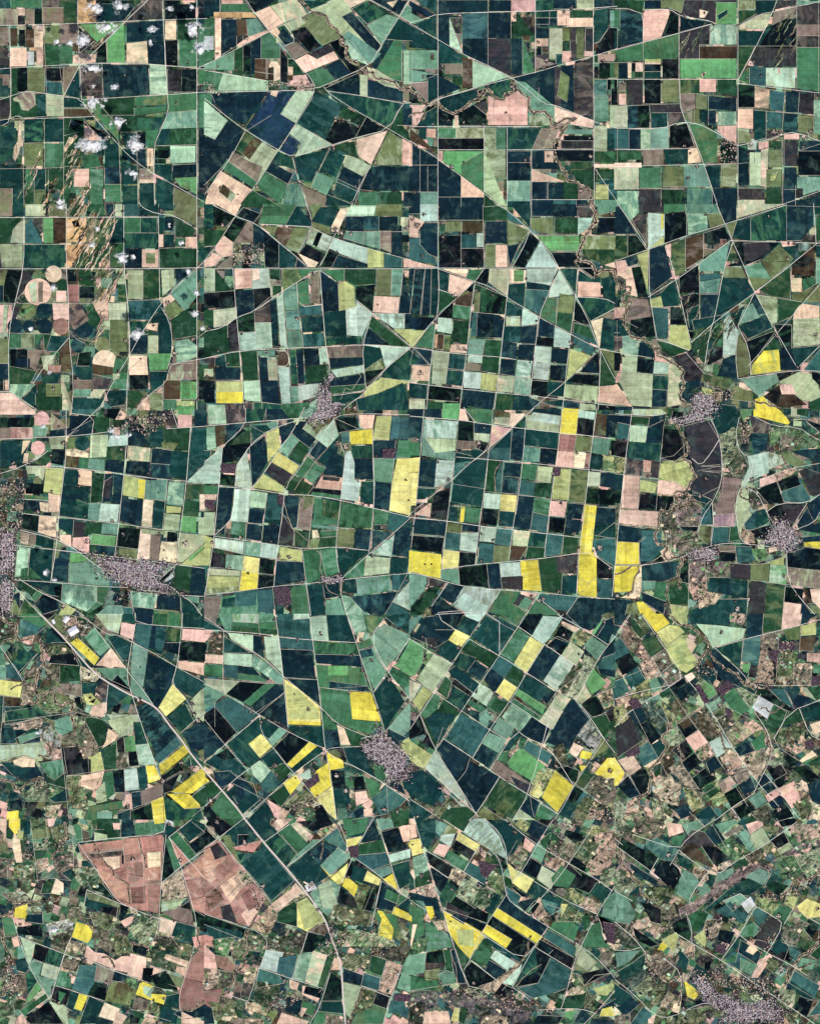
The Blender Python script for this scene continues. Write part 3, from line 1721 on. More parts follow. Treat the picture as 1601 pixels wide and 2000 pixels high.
k 0 84 15 102 0 114
d 17 101 42 80 58 90 43 112 36 120 26 112
d 43 80 58 88 52 98 44 94
h 34 101 44 93 53 103 43 112
e 58 88 65 91 53 103 49 98
d 66 87 92 88 94 104 86 102 78 98 66 90
k 66 92 81 99 64 117 54 104
y 82 99 88 103 68 120 64 117
d 88 103 94 107 70 124 66 120
n 92 90 104 90 106 105 94 107
t 103 86 109 89 114 102 106 102
g 109 88 126 96 124 100 116 104 112 98
d 44 112 54 104 62 116 50 120
k 94 108 100 110 98 116 92 114
y 95 107 108 114 109 120 97 122
y 87 122 96 116 98 120 99 134 86 144 82 136
h 86 144 100 134 103 161 96 155
y 82 138 98 126 99 134 86 143
k 98 122 109 122 110 136 100 136
d 108 104 124 104 130 120 134 128 112 116
m 132 118 140 118 142 132 133 128
c 36 119 43 114 54 124 60 132 48 140 38 126
p 36 119 43 114 52 122 44 132 38 126
g 54 120 62 116 68 122 60 131
y 61 132 71 125 75 131 67 141
j 73 126 82 120 84 130 76 128
W 78 132 88 124 90 130 82 136
g 50 142 62 133 67 141 60 150
d 0 116 8 110 22 112 33 122 24 130 8 120
k 8 110 18 104 25 112 15 114
n 6 122 24 125 34 131 42 141 44 144 20 132 12 136
d 16 140 28 130 44 144 30 156 24 148
n 22 142 28 130 36 138 26 148
t 0 118 8 123 4 125 0 123
y 0 126 4 130 0 133
g 0 133 6 130 14 140 0 146
m 4 152 14 138 32 160 14 160
k 0 150 4 150 13 160 0 160
d 33 160 47 146 55 158 50 160
q 48 144 60 151 58 160 54 158
o~ 60 150 72 140 82 137 86 146 74 156
k 86 150 92 148 98 160 86 160
m 110 128 117 126 118 136 110 136
d 100 136 112 134 114 150 102 152
k 116 127 124 126 126 138 117 139
q 117 138 126 137 128 146 118 150
m 124 126 136 132 138 138 130 144
c 130 145 142 134 158 144 152 150 138 158
n 142 133 148 130 155 134 158 142
e 104 151 111 150 112 160 104 160
n 116 154 124 150 124 156 118 160
q 124 152 131 151 131 158 124 158
g 146 154 160 152 160 160 146 160
t 138 132 142 132 136 138
y 152 100 160 95 160 112 154 104
g 154 130 160 126 160 142 156 136
R1 0 2 16 13 38 29 48 36 61 48 90 72 104 86 118 92 132 97
R1 0 12 15 13 44 15 60 18 84 20 118 22
R1 55 -1 60 34 65 88
R1 82 2 85 26 91 74 94 106 98 124 103 160
R1 111 0 122 34 133 66 142 97
R1 0 54 16 62 42 78 62 90 78 98 92 104
R1 140 3 129 18 142 44 160 66
R1 142 46 132 60
R1 0 82 16 102 34 122
R1 0 115 16 102 43 79
R1 160 18 143 46
R1 43 79 44 92 53 104 66 120 84 140 98 156
R3 0 122 14 138 26 152 33 162
R1 30 160 50 142 72 122 93 107
R1 0 150 22 130 35 120
R1 94 106 104 114 120 120 140 132 160 146
R1 94 106 100 104 122 103
R1 15 13 14 50 16 62
R1 122 97 134 94 145 98 160 112
R2 62 50 88 51
R2 90 57 130 61
R2 22 132 42 142 46 144 52 152
R2 42 144 38 132 26 128
R2 8 123 20 122 26 128
R2 0 50 48 54 61 54
R2 63 61 38 78
R2 59 27 84 28
R2 142 132 143 156 128 158 116 160
R2 153 130 160 150
R2 98 140 86 145
T5 136 86 140 90 142 96 152 102 160 112 160 128 146 132 142 132 140 120 130 114 124 104 130 98
T5 120 101 130 100 130 112 124 106
H 120 100 126 98 136 92 134 88 138 86 144 98 130 104
H 60 150 90 140 90 152 72 160
F 31 73 2
F 36 76 3
F 44 84 3
F 48 82 2
F 58 85 2
F 72 20 3
F 80 91 2
F 113 61 3
F 123 44 3
F 130 36 3
F 114 32 2
F 116 31 2
F 122 20 3
F 144 51 4
F 135 75 2
F 128 60 2
F 54 4 2
F 6 16 3
F 30 116 2
F 14 118 1
F 55 118 5
F 86 116 4
F 103 126 5
F 114 128 3
F 66 127 3
F 5 145 4
F 70 152 5
F 113 150 5
F 91 15 3
F 81 74 3
F 70 62 1
F 123 103 3
F 140 152 5
F 150 154 3
F 10 158 2
F 31 16 1
F 137 116 4
F 110 138 4
F 71 128 1
T 400 1600
g 0 6 9 16 0 22
k 6 2 14 0 22 6 12 14 8 10
g 14 0 28 0 22 6
d 16 10 28 2 38 10 42 14 34 22 24 20
d 32 0 52 0 51 4 57 10 46 18 38 12
t 52 4 57 0 70 0 57 10
d 46 18 56 10 60 12 74 30 64 37
m 56 10 67 4 80 20 72 26
s 67 4 72 2 84 12 80 18
k 72 2 98 0 100 4 84 10
t~ 86 10 102 3 104 6 92 15
q 80 12 86 12 82 18
e 64 37 72 27 84 16 92 16 82 24 70 34
d 65 38 80 26 90 36 96 45 88 50 80 50 72 46
n 82 26 92 17 104 22 90 36
e 90 36 104 22 112 28 111 32 98 44
c 92 15 104 7 111 22 110 26
d 106 4 128 0 124 14 112 14
m 107 0 128 -2 126 10 111 14
h 110 16 123 13 119 20 111 22
n 120 19 132 0 138 16
g 119 20 139 16 142 26 120 28
W 112 22 120 20 120 30 114 30
c 120 28 142 26 144 35 130 40 116 30
e 134 0 146 0 148 6 137 9
g 146 0 160 0 160 4 148 6
k 138 10 151 6 158 22 143 26
q 151 6 160 3 160 17 155 18
y 158 18 160 17 160 24
j 143 28 160 23 160 30 145 34
d 146 36 159 32 160 50 152 55
e 130 40 144 36 147 42 138 46
y 139 47 147 42 151 56 142 50
h 90 36 100 44 106 52 113 34 98 45 92 38
h 98 46 112 34 108 50 104 51
y 107 52 110 45 114 47 120 52 117 61 112 56
k 112 32 120 34 114 46 110 44
d 116 36 127 39 122 50 114 46
h 127 40 138 47 136 52 124 48
o~ 120 50 132 52 124 72 117 62
k 128 54 134 55 130 72 123 71
n 138 49 152 58 148 72 132 69
m 142 54 152 59 150 66 140 62
d 150 68 160 60 160 74
y 148 68 160 74 160 80 146 74
k 106 53 117 62 120 70 104 65
e 82 58 97 47 106 52 100 70 96 76 88 68
s 88 52 98 47 104 66 92 70
z 78 52 84 48 88 54 80 57
d 28 35 47 20 70 48 52 64 40 48
t~ 54 66 71 50 80 60 72 64 58 72
q 52 66 72 51 76 56 58 72
h 72 65 80 61 92 80 88 84 80 88 72 84
l 72 65 80 61 94 80 86 84 78 86
g 57 72 72 64 72 84 56 80
t~ 43 76 52 66 57 72 52 88 50 90 36 85
x 94 82 96 86 94 91 80 87 88 82
o~ 100 66 130 73 129 84 98 82
m 130 72 150 74 152 90 144 94 136 82
y 134 71 139 72 148 86 146 95 135 90 138 78
s~ 112 86 144 90 150 100 104 100
u 22 22 46 16 38 26 24 24
k 26 12 34 12 32 22 26 20
o 11 13 20 12 24 24 28 34 24 34
d 24 28 32 26 28 33
r 0 22 11 16 24 34 30 36 36 46 48 62 40 74 35 84 0 74
u 0 24 8 20 20 36 6 50 0 46
r 6 40 22 26 26 33 12 50
v 4 22 10 18 18 28 8 32
u 10 48 24 38 32 46 18 60
t 12 52 28 40 34 48 20 66
t~ 26 40 34 42 40 50 30 52
r 0 56 10 54 16 64 4 72
v 12 68 20 66 26 82 14 78
q 28 74 38 66 42 72 34 84
r 28 60 36 54 42 68 34 72
k 0 74 32 86 30 94 0 82
d 0 82 30 88 28 100 10 106
b~ 6 94 24 92 18 106 8 104
q~ 0 90 7 92 6 100 0 98
w~ 20 96 34 92 32 110 22 112
m~ 34 88 48 92 46 104 34 102
g~ 46 92 80 90 76 106 50 100
v~ 66 86 82 88 80 100 70 100
k 80 88 96 92 84 104 76 104
j 48 102 62 104 56 120 43 116
c 58 108 72 106 70 124 56 120
c 42 116 58 122 62 128 40 132
e 73 106 86 102 78 128 68 124
s 84 102 96 106 88 131 78 127
g 96 108 102 106 92 134 88 131
q 104 106 108 112 106 118 98 118
o~ 106 104 130 106 128 118 108 116
g 130 106 142 110 138 122 128 118
q~ 142 110 155 114 146 138 134 134 138 124
v~ 142 98 160 100 156 112 140 108
e 156 110 160 104 160 136 150 132
n 108 116 124 122 122 130 108 126
c 124 120 137 124 136 134 122 130
s 107 127 122 131 114 156 109 150
o~ 122 132 134 134 130 148 116 152
k 98 120 107 126 107 142 91 142
d 92 142 107 142 109 156 90 152
m 120 148 144 140 140 160 114 160
k 134 136 145 139 142 148 131 144
c 144 142 156 142 158 150 144 152
W 148 136 160 137 160 142 147 142
t 66 125 74 128 72 134 66 132
k 79 130 92 133 90 140 77 135
q 76 130 79 130 77 136 90 140 88 143 76 137
g~ 40 126 60 130 54 150 38 142
n 64 138 76 141 74 154 62 150
m 76 142 88 144 84 154 75 150
t 76 147 80 148 76 155 73 152
q 0 98 8 106 10 118 0 116
r 8 106 18 108 24 114 22 120 10 116
q~ 0 116 12 118 10 132 0 134
v~ 12 118 24 120 20 132 10 130
u 28 112 36 114 32 120 26 118
t~ 32 116 42 116 38 130 30 126
v 30 126 37 128 36 140 28 138
w~ 0 134 14 132 10 150 0 150
t~ 32 142 50 148 48 154 32 148
q 60 151 82 158 80 160 56 160
q~ 30 156 46 156 46 160 28 160
m~ 24 140 32 142 30 148 24 146
o~ 4 142 24 144 26 156 10 160 4 152
t 14 154 22 154 20 158 13 157
g~ 0 144 6 148 8 160 0 160
m 88 150 110 152 108 160 84 160
w~ 95 152 108 154 108 160 94 160
g 0 30 0 30 0 30
R3 30 -2 46 18 62 36 80 58 94 78 98 90 104 106 107 120 108 140 110 160
R1 0 23 22 6 31 -1
R1 0 4 10 14 28 36 40 50 52 66
R1 55 70 80 55
R1 46 18 66 4
R1 64 37 104 6
R1 104 2 110 14 112 26 115 29 130 39 151 56 160 62
R1 134 0 140 18 146 38 152 56
R1 132 -2 116 28 107 50
R1 36 85 48 92 49 100 42 118 34 142 32 146
R1 0 74 36 86
R1 81 87 74 108 68 126
R1 98 120 90 146 82 160
R1 42 116 66 124 92 132
R1 138 48 134 66 130 84
R1 154 114 142 150 139 160
R1 34 142 20 138 20 134
R1 122 130 145 139
R2 106 52 100 74 96 77
R2 0 60 22 42
R2 4 72 24 56 34 48
R2 4 36 26 66 40 74
R2 20 28 30 40
R2 0 46 12 56
R2 138 48 144 52
R2 153 56 160 54
V 1.0 52 0 52 0
V 1.0 44 92 40 100 34 98 30 112 24 120 22 130 16 136 12 150
V 0.8 40 74 34 84 32 98
V 0.7 44 80 50 86 48 90
V 0.8 124 132 114 154
V 0.6 92 16 92 24 90 32
H 88 98 104 92 110 88 108 108 92 106
H 96 84 114 88 112 98 98 98
H 120 88 130 82 132 90 122 92
H 128 98 142 100 140 106 130 106
H 50 140 62 134 76 140 64 148 48 150
H 48 98 58 96 58 102 50 102
H 36 52 46 54 46 66 40 72
F 31 18 5
F 32 26 3
F 83 52 5
F 112 45 3
F 135 70 3
F 48 72 4
F 88 70 3
F 46 52 4
F 133 84 3
F 110 10 2
F 62 126 3
F 90 134 3
F 86 144 3
F 112 158 4
F 50 156 4
F 128 8 2
F 117 2 2
F 10 2 4
F 24 120 3
F 18 134 4
F 100 10 2
F 14 17 3
T 800 0
n 0 0 21 12 14 14 0 6
d 4 0 21 0 21 11
n 22 0 41 11
n 41 0 61 10
n 62 0 79 9
P 79 0 98 9
d 98 0 112 8
n 112 0 129 7
s 130 0 144 7
n 144 0 158 6
e 0 9 12 16 4 19 0 18
d 4 19 21 12 21 30 14 26
d 0 19 22 31 22 39 0 37
e 0 39 22 54
e 0 54 22 58 8 64 0 64
x 16 43 19 47
w 0 65 14 64 14 80
d 14 62 22 61 22 76 14 81
n 13 58 22 62
k 0 70 7 75 7 81 0 81
n 22 12 31 36
d 31 12 41 14
p 31 14 41 41 31 36
c 41 11 61 9 61 32 41 32
n 41 30 61 30 61 51 41 42
n 61 10 79 30
v 61 30 79 30 79 60 61 51
d 23 32 40 43 41 49 22 50
w 27 50 41 58
n 22 58 41 69 22 76
x 41 44 49 47 49 68 41 69
p 49 47 78 60 49 69
g 84 10 98 28 80 28 80 16
q 79 9 83 17
n 79 30 88 58
m 88 29 98 57 88 58
d 98 9 109 19
n 98 14 120 21
d 109 9 115 14
q 115 8 125 20
g 127 8 143 14
t 122 14 143 21
n 98 22 109 30
s 109 22 119 46
o 119 22 125 32
g 119 32 125 41
v 125 22 130 46
o 130 22 136 46
v 137 22 143 40
q 136 40 143 44
q 98 30 108 36
k 99 37 103 43
x 103 36 108 41
w 98 44 114 50 98 54
d 114 42 120 50
q 119 40 126 49
d 144 8 155 6 155 22 148 32 144 34
n 155 7 160 15
e 156 8 162 22
k 148 33 155 22 162 21 162 39 144 43
n 81 61 113 53 113 81 103 81
v 113 53 128 50 128 88 113 82
v 128 50 143 45 143 91 128 89
n 118 51 128 88
o 118 55 125 60 123 80 115 75
e 82 63 90 64 112 82 118 85 113 95 92 92 94 82
s 93 90 113 90 112 98 93 98
q 113 83 144 94 143 100 130 98 113 95
g 144 43 147 49
q 147 42 159 48
k 144 52 147 61
k 148 49 156 61
m 156 49 162 61
c 144 62 154 75
k 154 62 157 70
e 144 75 155 95
m 157 62 162 66
k 157 69 162 83
s 156 82 162 98
d 61 67 78 61 80 70 72 78 68 76
P 61 75 72 78 84 71 92 78 92 98 61 98
d 23 77 53 69 55 75 33 89 23 82
k 38 88 60 76 60 98 38 98
v 50 82 60 78 60 90
k 22 84 34 90 34 98 22 98
d 6 92 21 83 21 98 6 98
q 0 82 14 82 8 95 5 99 2 99
n 0 84 2 99
q 35 90 38 99
x 1 100 22 120 1 110
m 22 100 36 108
s 36 100 58 108
k 22 108 58 117
s 58 100 75 140
m 67 100 75 117
d 76 100 103 100 95 117 76 117
w 103 100 117 100 111 116 95 117
e 119 101 143 105
k 120 106 143 110
v 118 110 143 116
k 114 116 143 126
g 125 126 142 132
b 26 118 58 118 58 150 40 137 26 126
q 22 118 26 124
m 40 128 58 118 58 150 40 137
s 58 118 76 161 70 160 58 150
n 76 118 94 127
n 76 127 94 141
e 76 141 94 158
d 76 157 94 161
n 95 118 114 118 120 132 95 132
q 105 118 112 127
q 95 132 121 142 95 142
n 95 142 108 156
n 107 143 120 156
g 120 142 131 156
w 131 143 142 156
g 126 133 144 132 145 150 130 142
s 144 98 154 118
d 154 100 162 117
g 144 118 162 127
t 144 128 162 131
g 146 132 162 140
d 148 140 162 160
l 145 144 155 156
e 144 156 162 161
n 2 113 22 124 22 129 2 129
q 0 112 2 130
n 0 129 22 150
n 22 125 40 137 40 161 22 161
n 22 154 58 161
t 40 137 58 151 58 155 40 155
k 58 152 70 160 58 161
e 8 150 22 160
n 0 150 8 160
n 95 156 112 161
c 112 156 130 161
n 130 156 144 161
m 150 118 162 118 162 127
R1 0 18 22 31 41 42 61 52 80 61 92 70 104 81 113 82 130 89 143 95 162 100
R1 0 65 14 64
R1 22 -1 22 31 22 160
R1 0 18 14 14 21 11 60 9.5 98 9 125 7.5 162 5
R1 80 61 100 56 120 50 143 44 162 38
R1 80 61 60 66 50 69 23 77 15 82 8 88
R1 0 110 22 124 35 134 58 151 70 161
R1 143 -1 144 160
R1 0 99 58 99 92 99 103 99
R1 58 99 58 150
R1 98 0 98 57
R1 22 117 58 117
R1 76 117 143 117
R1 76 100 76 160
R1 95 117 95 160
R2 103 100 95 117
R1 144 131 150 140 162 158
R1 95 156 143 156
R2 61 0 61 60
R2 0 129 22 129
R2 8 113 8 150
R2 14 130 14 150
R2 119 22 119 50
R2 143 20 143 44
R2 155 22 148 33 144 34
R2 100 76 101 69
R2 144 62 162 62
R2 0 150 22 150
R2 147 49 162 49
R2 130 92 138 89
V 1.3 0 68 5 73 9 80 13 82 16 82 20 80 26 85 33 89 40 86 48 80 57 77 60 72 58 68 54 70 55 76 50 79
V 1.3 60 70 66 74 72 78 76 74 82 70 83 65 80 62 79 68 84 70 92 76 93 84 96 90 102 86 108 90 113 97 118 97 120 92 125 92 122 98 116 101 108 100
V 1.3 122 98 118 104 117 110 112 114 113 122 120 130 123 135 124 141 132 144 140 148 143 155 145 162
V 0.8 0 90 8 88 14 82
V 0.6 10 94 13 90 11 88
F 39 12 3
F 82 13 3
F 10 26 2
F 11 60 3
F 24 53 2
F 33 130 4
F 42 127 2
F 90 125 3
F 120 9 3
F 126 6 3
F 100 33 2
F 107 47 4
F 100 69 2
F 141 87 2
F 140 108 2
F 141 122 4
F 112 144 2
F 152 97 2
F 128 93 5
F 80 68 4
F 56 72 3
F 42 96 3
F 18 97 2
F 30 94 2
F 57 97 2
F 18 43 2
F 151 48 3
F 155 139 1
F 4 150 3
F 75 88 2
F 108 122 2
F 133 149 4
F 126 47 3
F 105 53 3
T 800 400
d 0 0 8 7
j 8 0 22 13
n 23 0 58 12
n 40 0 57 12
g 58 0 65 12
g 65 0 76 4 76 12 65 12
j 70 0 76 4 76 0
c 76 4 94 18 76 12
d 78 0 94 0 94 18
n 95 0 112 9
n 112 0 131 9
v 131 0 142 0 144 9 131 9
b 146 0 160 0 160 5 147 8
x 150 6 160 9
k 147 10 160 10 160 21 146 22
o 95 10 112 10 112 23 95 20
g 113 10 131 22
j 131 10 143 10 140 18 131 24
q 0 8 12 13 7 20 7 26 0 25
c 0 26 8 26 8 32 20 42 22 47 0 43
n 8 20 13 14 22 14 22 41 13 37 8 31
q 0 43 22 49 0 49
w 23 13 40 15
g 23 15 41 21
o 28 13 41 21
x 41 13 57 21
k 23 24 40 49
c 40 23 52 34
j 52 22 58 33
k 40 34 58 49
n 59 13 76 30
o 76 12 93 20 84 36 76 31
o 59 31 67 49
t 67 31 76 49
n 76 32 86 30 78 49
k 94 21 101 28 89 49 81 48
j 102 28 116 49 90 49
b 99 24 132 24 133 36 110 36
q 138 23 160 25 160 34 135 34
o 133 24 160 35
b 110 30 133 36
k 110 37 133 37 134 44 128 48 116 49
g 134 34 160 34 160 44 152 47 135 40
k 129 44 143 46 143 56 133 50
t 152 47 161 44 161 50
n 0 50 5 50 0 85
n 4 50 12 50 8 86 1 85
n 12 50 18 50 16 86 9 86
d 17 50 23 50 22 86 16 86
d 23 52 31 54 30 68 23 66
t t 25 50 46 50 44 57
m 46 51 57 50 51 60 44 57
t 31 54 50 60 38 72 30 68
k 58 50 65 50 60 62 52 60
s 62 50 78 50 77 72 61 60
t 78 50 91 51 90 61 78 61
b 81 51 89 60
j 91 50 116 50 110 63 90 60
j 117 51 128 70 108 73 111 62
d 117 50 131 50 130 71
d 132 51 144 58 149 56 149 61 131 60
k 134 50 144 50 144 57
q 131 60 149 72
d 149 58 160 54 160 76 152 73
d 130 72 153 73 160 78 160 81 141 91
t 141 91 151 88 148 111
c 128 92 142 94 148 111 127 102
k 129 74 141 91 138 95 128 90
k 160 120 160 121
n 91 60 110 63 109 67 91 66
d 77 62 90 61 89 80 76 74
c 90 66 109 67 104 80 101 86 89 80
d 75 75 88 81 87 89 75 87
j 88 81 100 87 100 93 87 95
s 75 87 86 95
k 51 62 76 72 75 86 50 84
g 55 64 60 84
g 23 67 34 70 37 73 23 84
k 37 72 50 61 49 70 45 67
x 36 73 50 67 48 80 35 78
m 34 78 48 78 47 90 33 88
k 23 85 34 76 33 89 22 88
o 50 68 55 68 54 84 50 84
n 50 84 70 86 74 89 72 104 47 103
c 50 84 53 84 52 103 47 103
d 73 95 87 94 86 108 72 107
n 87 94 99 95 98 109 86 108
d 101 88 113 95 112 104 100 103
n 100 88 112 94 112 103 100 103
k 100 103 112 104 111 111 99 109
o 102 84 115 72 115 82
m 106 73 116 73 114 94 101 87
o 117 69 128 71 127 85 115 84
g 115 84 127 85 126 100 113 94
j 113 95 126 101 125 112 112 111
c 128 103 147 112 140 118 127 108
g 127 92 140 95 145 106 128 100
l 125 112 142 118 122 138
k 147 115 148 132 132 131
k 130 132 148 133 147 142 122 138
g 149 114 152 114 160 134 160 141 148 142
o 149 113 161 115 161 135
d 151 88 161 90 161 114 148 112
n 0 87 21 88 12 98 0 97
l 0 98 13 98 3 111 0 110
m 20 92 19 112 4 111 12 100
j 22 88 33 89 33 101 21 99
a 20 101 22 101 21 112 19 112
x 22 101 27 101 26 113 21 113
o 27 102 32 102 31 114 26 113
g 34 90 46 92 45 109 33 107
q 32 109 45 109 44 116 31 115
n 4 112 17 113 16 125
n 3 112 0 125 16 125
d 0 113 8 120 0 128
q 3 125 16 126 15 138 1 137
s 18 114 31 115 28 140 17 140
d 31 116 43 117 42 129 30 128
d 29 129 42 130 41 142 28 140
e 46 104 59 105 57 117 45 117
g 59 105 72 106 70 120 58 118
j 46 117 57 118 56 124 45 123
w 44 123 56 125 55 130 43 130
g 57 119 70 120 69 132 56 130
n 72 107 84 108 83 121 71 119
n 85 109 97 109 96 121 84 121
j 98 110 111 111 110 125 97 124
n 111 111 124 113 123 124 110 123
n 71 120 83 121 82 134 70 132
j 84 121 96 122 94 135 82 134
j 97 122 110 124 108 137 96 136
k 110 125 122 126 121 138 109 137
j 42 130 56 131 55 144 42 143
l 55 131 69 133 67 146 54 144
s 69 133 82 134 80 147 68 146
e 82 134 95 136 94 149 81 147
k 95 137 108 138 107 150 94 148
d 108 138 121 139 120 150 107 149
s 121 140 148 142 146 155 120 150
q 148 142 161 140 161 156 146 154
d 0 139 14 140 13 152 0 150
k 15 141 40 143 38 154 14 152
n 42 144 67 147 65 160 41 158
g 67 147 82 148 80 160 65 160
d 81 148 93 149 92 160 80 160
n 93 150 103 154 95 160 91 160
d 104 154 120 152 119 158 108 156
n 120 153 133 155 132 159 119 158
s 133 155 145 156 145 160 132 160
k 147 156 160 157 160 160 146 160
s 0 152 12 152 12 160 0 160
g 13 154 39 155 39 160 13 160
b 26 155 39 155 39 160 26 160
m 45 157 65 160 45 160
y 120 158.5 132 159 132 161 120 161
R1 -1 49.5 143 49.5
R1 66 -1 76 4 94 20 108 34 118 52 130 72 140 92
R1 22 -1 22 50 23 70 21 88 18 110 14 150 13 160
R1 94 20 88 35 79 50
R1 22 50 51 60 63 64 88 80 112 94 148 113 161 115
R1 58 50 51 60 22 86 1 111 -3 114
R1 51 60 48 80 45 110 40 150 39 160
R1 148 113 122 138 103 153 94 161
R1 140 92 148 113 160 136
R1 0 139 40 144 82 148 120 152 160 157
R1 0 111 18 114 44 117 72 119 83 121
R1 117 50 108 70 101 86 98 110 94 148
R1 78 50 75 80 71 118 66 160
R1 131 50 129 75 124 112 119 161
R1 149 114 147 160
R1 130 72 152 73 160 77
R1 141 91 160 81
R1 22 66 37 71
R2 57 0 58 50
R2 95 0 94 23 132 23
R2 40 14 40 49
R2 76 32 76 49
R2 110 124 123 125
R2 103 154 112 158 120 158
R2 12 50 8 86
R2 4 50 0 85
R2 0 151 13 152
R2 8 20 8 31 14 38 22 42
R2 2 111 16 126
R2 115 72 114 94
R2 132 50 142 58
R2 23 12 58 12
V 1.5 142 -2 144 5 147 12 140 18 136 26 133 32 133 38 130 43 140 45 144 48 144 54 150 51 158 53 162 58
V 0.7 130 48 129 44 131 43
F 10 40 3
F 6 16 5
F 26 25 3
F 2 10 5
F 11 8 3
F 25 15 2
F 42 46 3
F 54 49 2
F 86 30 2
F 82 48 2
F 91 58 2
F 6 51 2
F 20 64 2
F 52 67 3
F 65 70 2
F 72 89 2
F 99 91 2
F 21 92 2
F 35 71 4
F 126 108 4
F 112 94 1
F 42 113 3
F 38 112 3
F 113 123 2
F 79 122 1
F 96 148 2
F 8 132 5
F 4 116 2
F 38 151 3
F 143 154 3
F 146 116 2
F 94 123 1
F 105 74 2
F 145 113 2
F 154 158 2
F 157 7 3
F 150 49 4
F 107 149 1
F 56 35 1
F 44 114 1
T 800 800
n 0 0 12 0 12 5 0 5
n 12 0 25 0 25 7 12 6
b 25 0 39 0 38 8 25 7
q 39 0 43 0 46 9 38 8
m 44 0 65 0 64 11 51 10
x 66 0 78 2 78 6 66 6
s 66 6 78 6 77 13 65 11
t 79 3 91 3 81 14 77 13
d 81 14 91 5 91 14
n 92 0 118 0 118 5 96 2
s 91 4 117 6 116 18 91 15
j 96 2 118 5 117 12 92 8
y 119 0 132 0 130 20 117 19
j 132 0 145 2 144 8 131 6
k 131 7 144 8 143 21 130 19
x 145 2 154 4 153 21 143 20
n 154 4 160 4 160 22 153 21
n 0 6 11 7 10 22 0 22
j 11 7 38 9 36 23 10 22
e 10 22 37 23 35 40 9 36
s 12 22 37 23 36 32 20 34
k 38 9 50 10 50 25 37 24
n 50 11 64 12 63 19 50 18
s 50 18 63 19 62 26 50 24
w 37 24 56 24 54 31 37 31
k 55 24 62 26 58 33 52 30
P 64 12 80 15 62 30
c 62 32 80 15 78 40 58 38
d 62 30 79 16 79 30
n 80 14 90 15 88 40 78 39
d 90 16 116 18 115 31 89 28
e 89 28 102 30 101 41 88 41
n 102 30 115 31 113 43 101 41
r 117 19 130 20 128 34 115 32
o 130 20 142 22 142 33 128 33
q 115 32 128 33 128 46 114 44
t 128 32 138 34 136 46 127 46
r 138 34 141 34 140 46 136 46
e 143 22 157 23 155 36 142 34
d 157 24 160 36
d 141 35 151 36 149 47 140 46
l 151 36 160 37 160 49 150 48
m 0 25 8 26 8 36 0 36
h 0 38 8 37 7 49 0 49
l 0 49 7 49 5 75 0 75
n 8 39 21 39 19 61 6 60
j 21 39 35 40 33 54 27 59 19 61
c 35 33 48 36 44 48 34 55
d 36 32 60 32 50 40 35 42
d 46 46 53 38 61 38 59 62 33 58
e 33 56 60 54 58 60 55 76 31 72
d 45 42 61 40 56 76 32 72 34 56
g 61 38 71 40 66 52 66 64 59 63
c 67 52 72 40 74 41 72 66 67 64
n 74 41 87 42 86 53 73 52
n 73 53 85 54 84 66 72 65
m 87 42 100 43 98 56 86 54
s 100 44 112 45 110 57 99 56
c 86 54 98 57 97 68 85 67
g 98 57 111 57 110 69 97 68
W 113 45 118 46 117 52 112 52
l 118 46 126 46 124 71 111 70 112 53
o 126 46 139 48 137 73 124 71
s 139 48 149 49 148 60 138 60
n 149 49 160 50 160 62 148 60
k 138 61 160 63 160 75 137 73
d 6 61 22 62 12 70 5 70
k 19 65 31 62 30 86 16 84
q 3 82 15 73 17 73 16 84
k 5 73 10 73 4 80
d 31 75 38 76 37 88 30 87
y 40 75 44 76 42 88 39 88
g 37 76 40 76 39 88 37 87
m 43 76 56 77 54 89 42 88
j 58 65 71 66 70 78 57 77
h 71 66 84 67 82 80 70 79
k 57 77 69 79 68 91 56 89
d 70 79 82 80 82 92 69 91
n 85 67 97 68 94 94 82 92
m 97 69 110 70 108 83 96 80
q 110 71 123 72 121 84 108 83
n 124 73 136 74 134 86 122 85
c 96 81 108 83 107 96 94 94
k 109 84 122 85 120 97 108 95
n 122 85 134 86 132 98 121 97
y 136 74 146 75 142 112 132 112
n 146 76 160 77 160 88 144 96
d 146 90 160 88 160 101 144 98
n 3 85 29 87 27 99 2 97
k 1 98 27 100 25 112 1 109
o 29 88 41 90 40 97 28 95
n 41 90 54 90 53 96 41 95
c 28 96 40 97 39 110 27 108
j 40 96 54 96 52 112 39 110
j 55 91 68 92 66 104 54 103
c 68 92 81 94 79 107 66 105
c 54 104 66 105 65 118 53 121
o 66 106 79 107 78 119 65 119
s 81 94 94 95 92 107 80 107
x 79 106 92 107 86 117 78 118
d 94 95 107 97 105 108 92 107
g 92 107 105 108 105 116 90 116
c 107 96 120 98 118 113 105 115
g 120 98 132 100 131 112 119 113
y 0 110 25 113 24 132 14 130 0 126
h 26 109 39 111 38 123 25 125
k 39 111 52 112 51 121 38 123
e 25 125 38 124 39 137 24 132
k 38 124 60 121 61 139 39 137
n 60 121 70 120 72 140 62 139
j 70 120 86 119 87 130 71 131
v 71 131 88 130 88 141 72 140
y 86 118 100 117 103 142 88 141
g 100 117 114 115 119 129 119 144 103 142
v 114 116 131 113 131 128 115 128
d 119 130 131 129 130 144 118 143
y 132 112 143 111 146 116 146 147 131 145
c 142 102 160 100 160 123 146 114
k 146 116 158 124 158 132 147 132
c 147 132 158 133 158 147 146 147
e 0 128 13 130 14 138 0 156
g 0 158 15 139 24 138 16 152 8 160 0 160
v 15 132 28 135 26 139 15 138
n 23 146 30 135 42 138 34 152
n 22 146 44 160 17 160 16 154
j 42 138 71 141 62 155 36 148
j 33 152 42 143 62 154 58 160 46 160
m 71 141 86 142 82 152 90 158 90 160 60 160
q 87 142 101 144 96 148 86 144
v 80 152 86 145 90 146 84 154
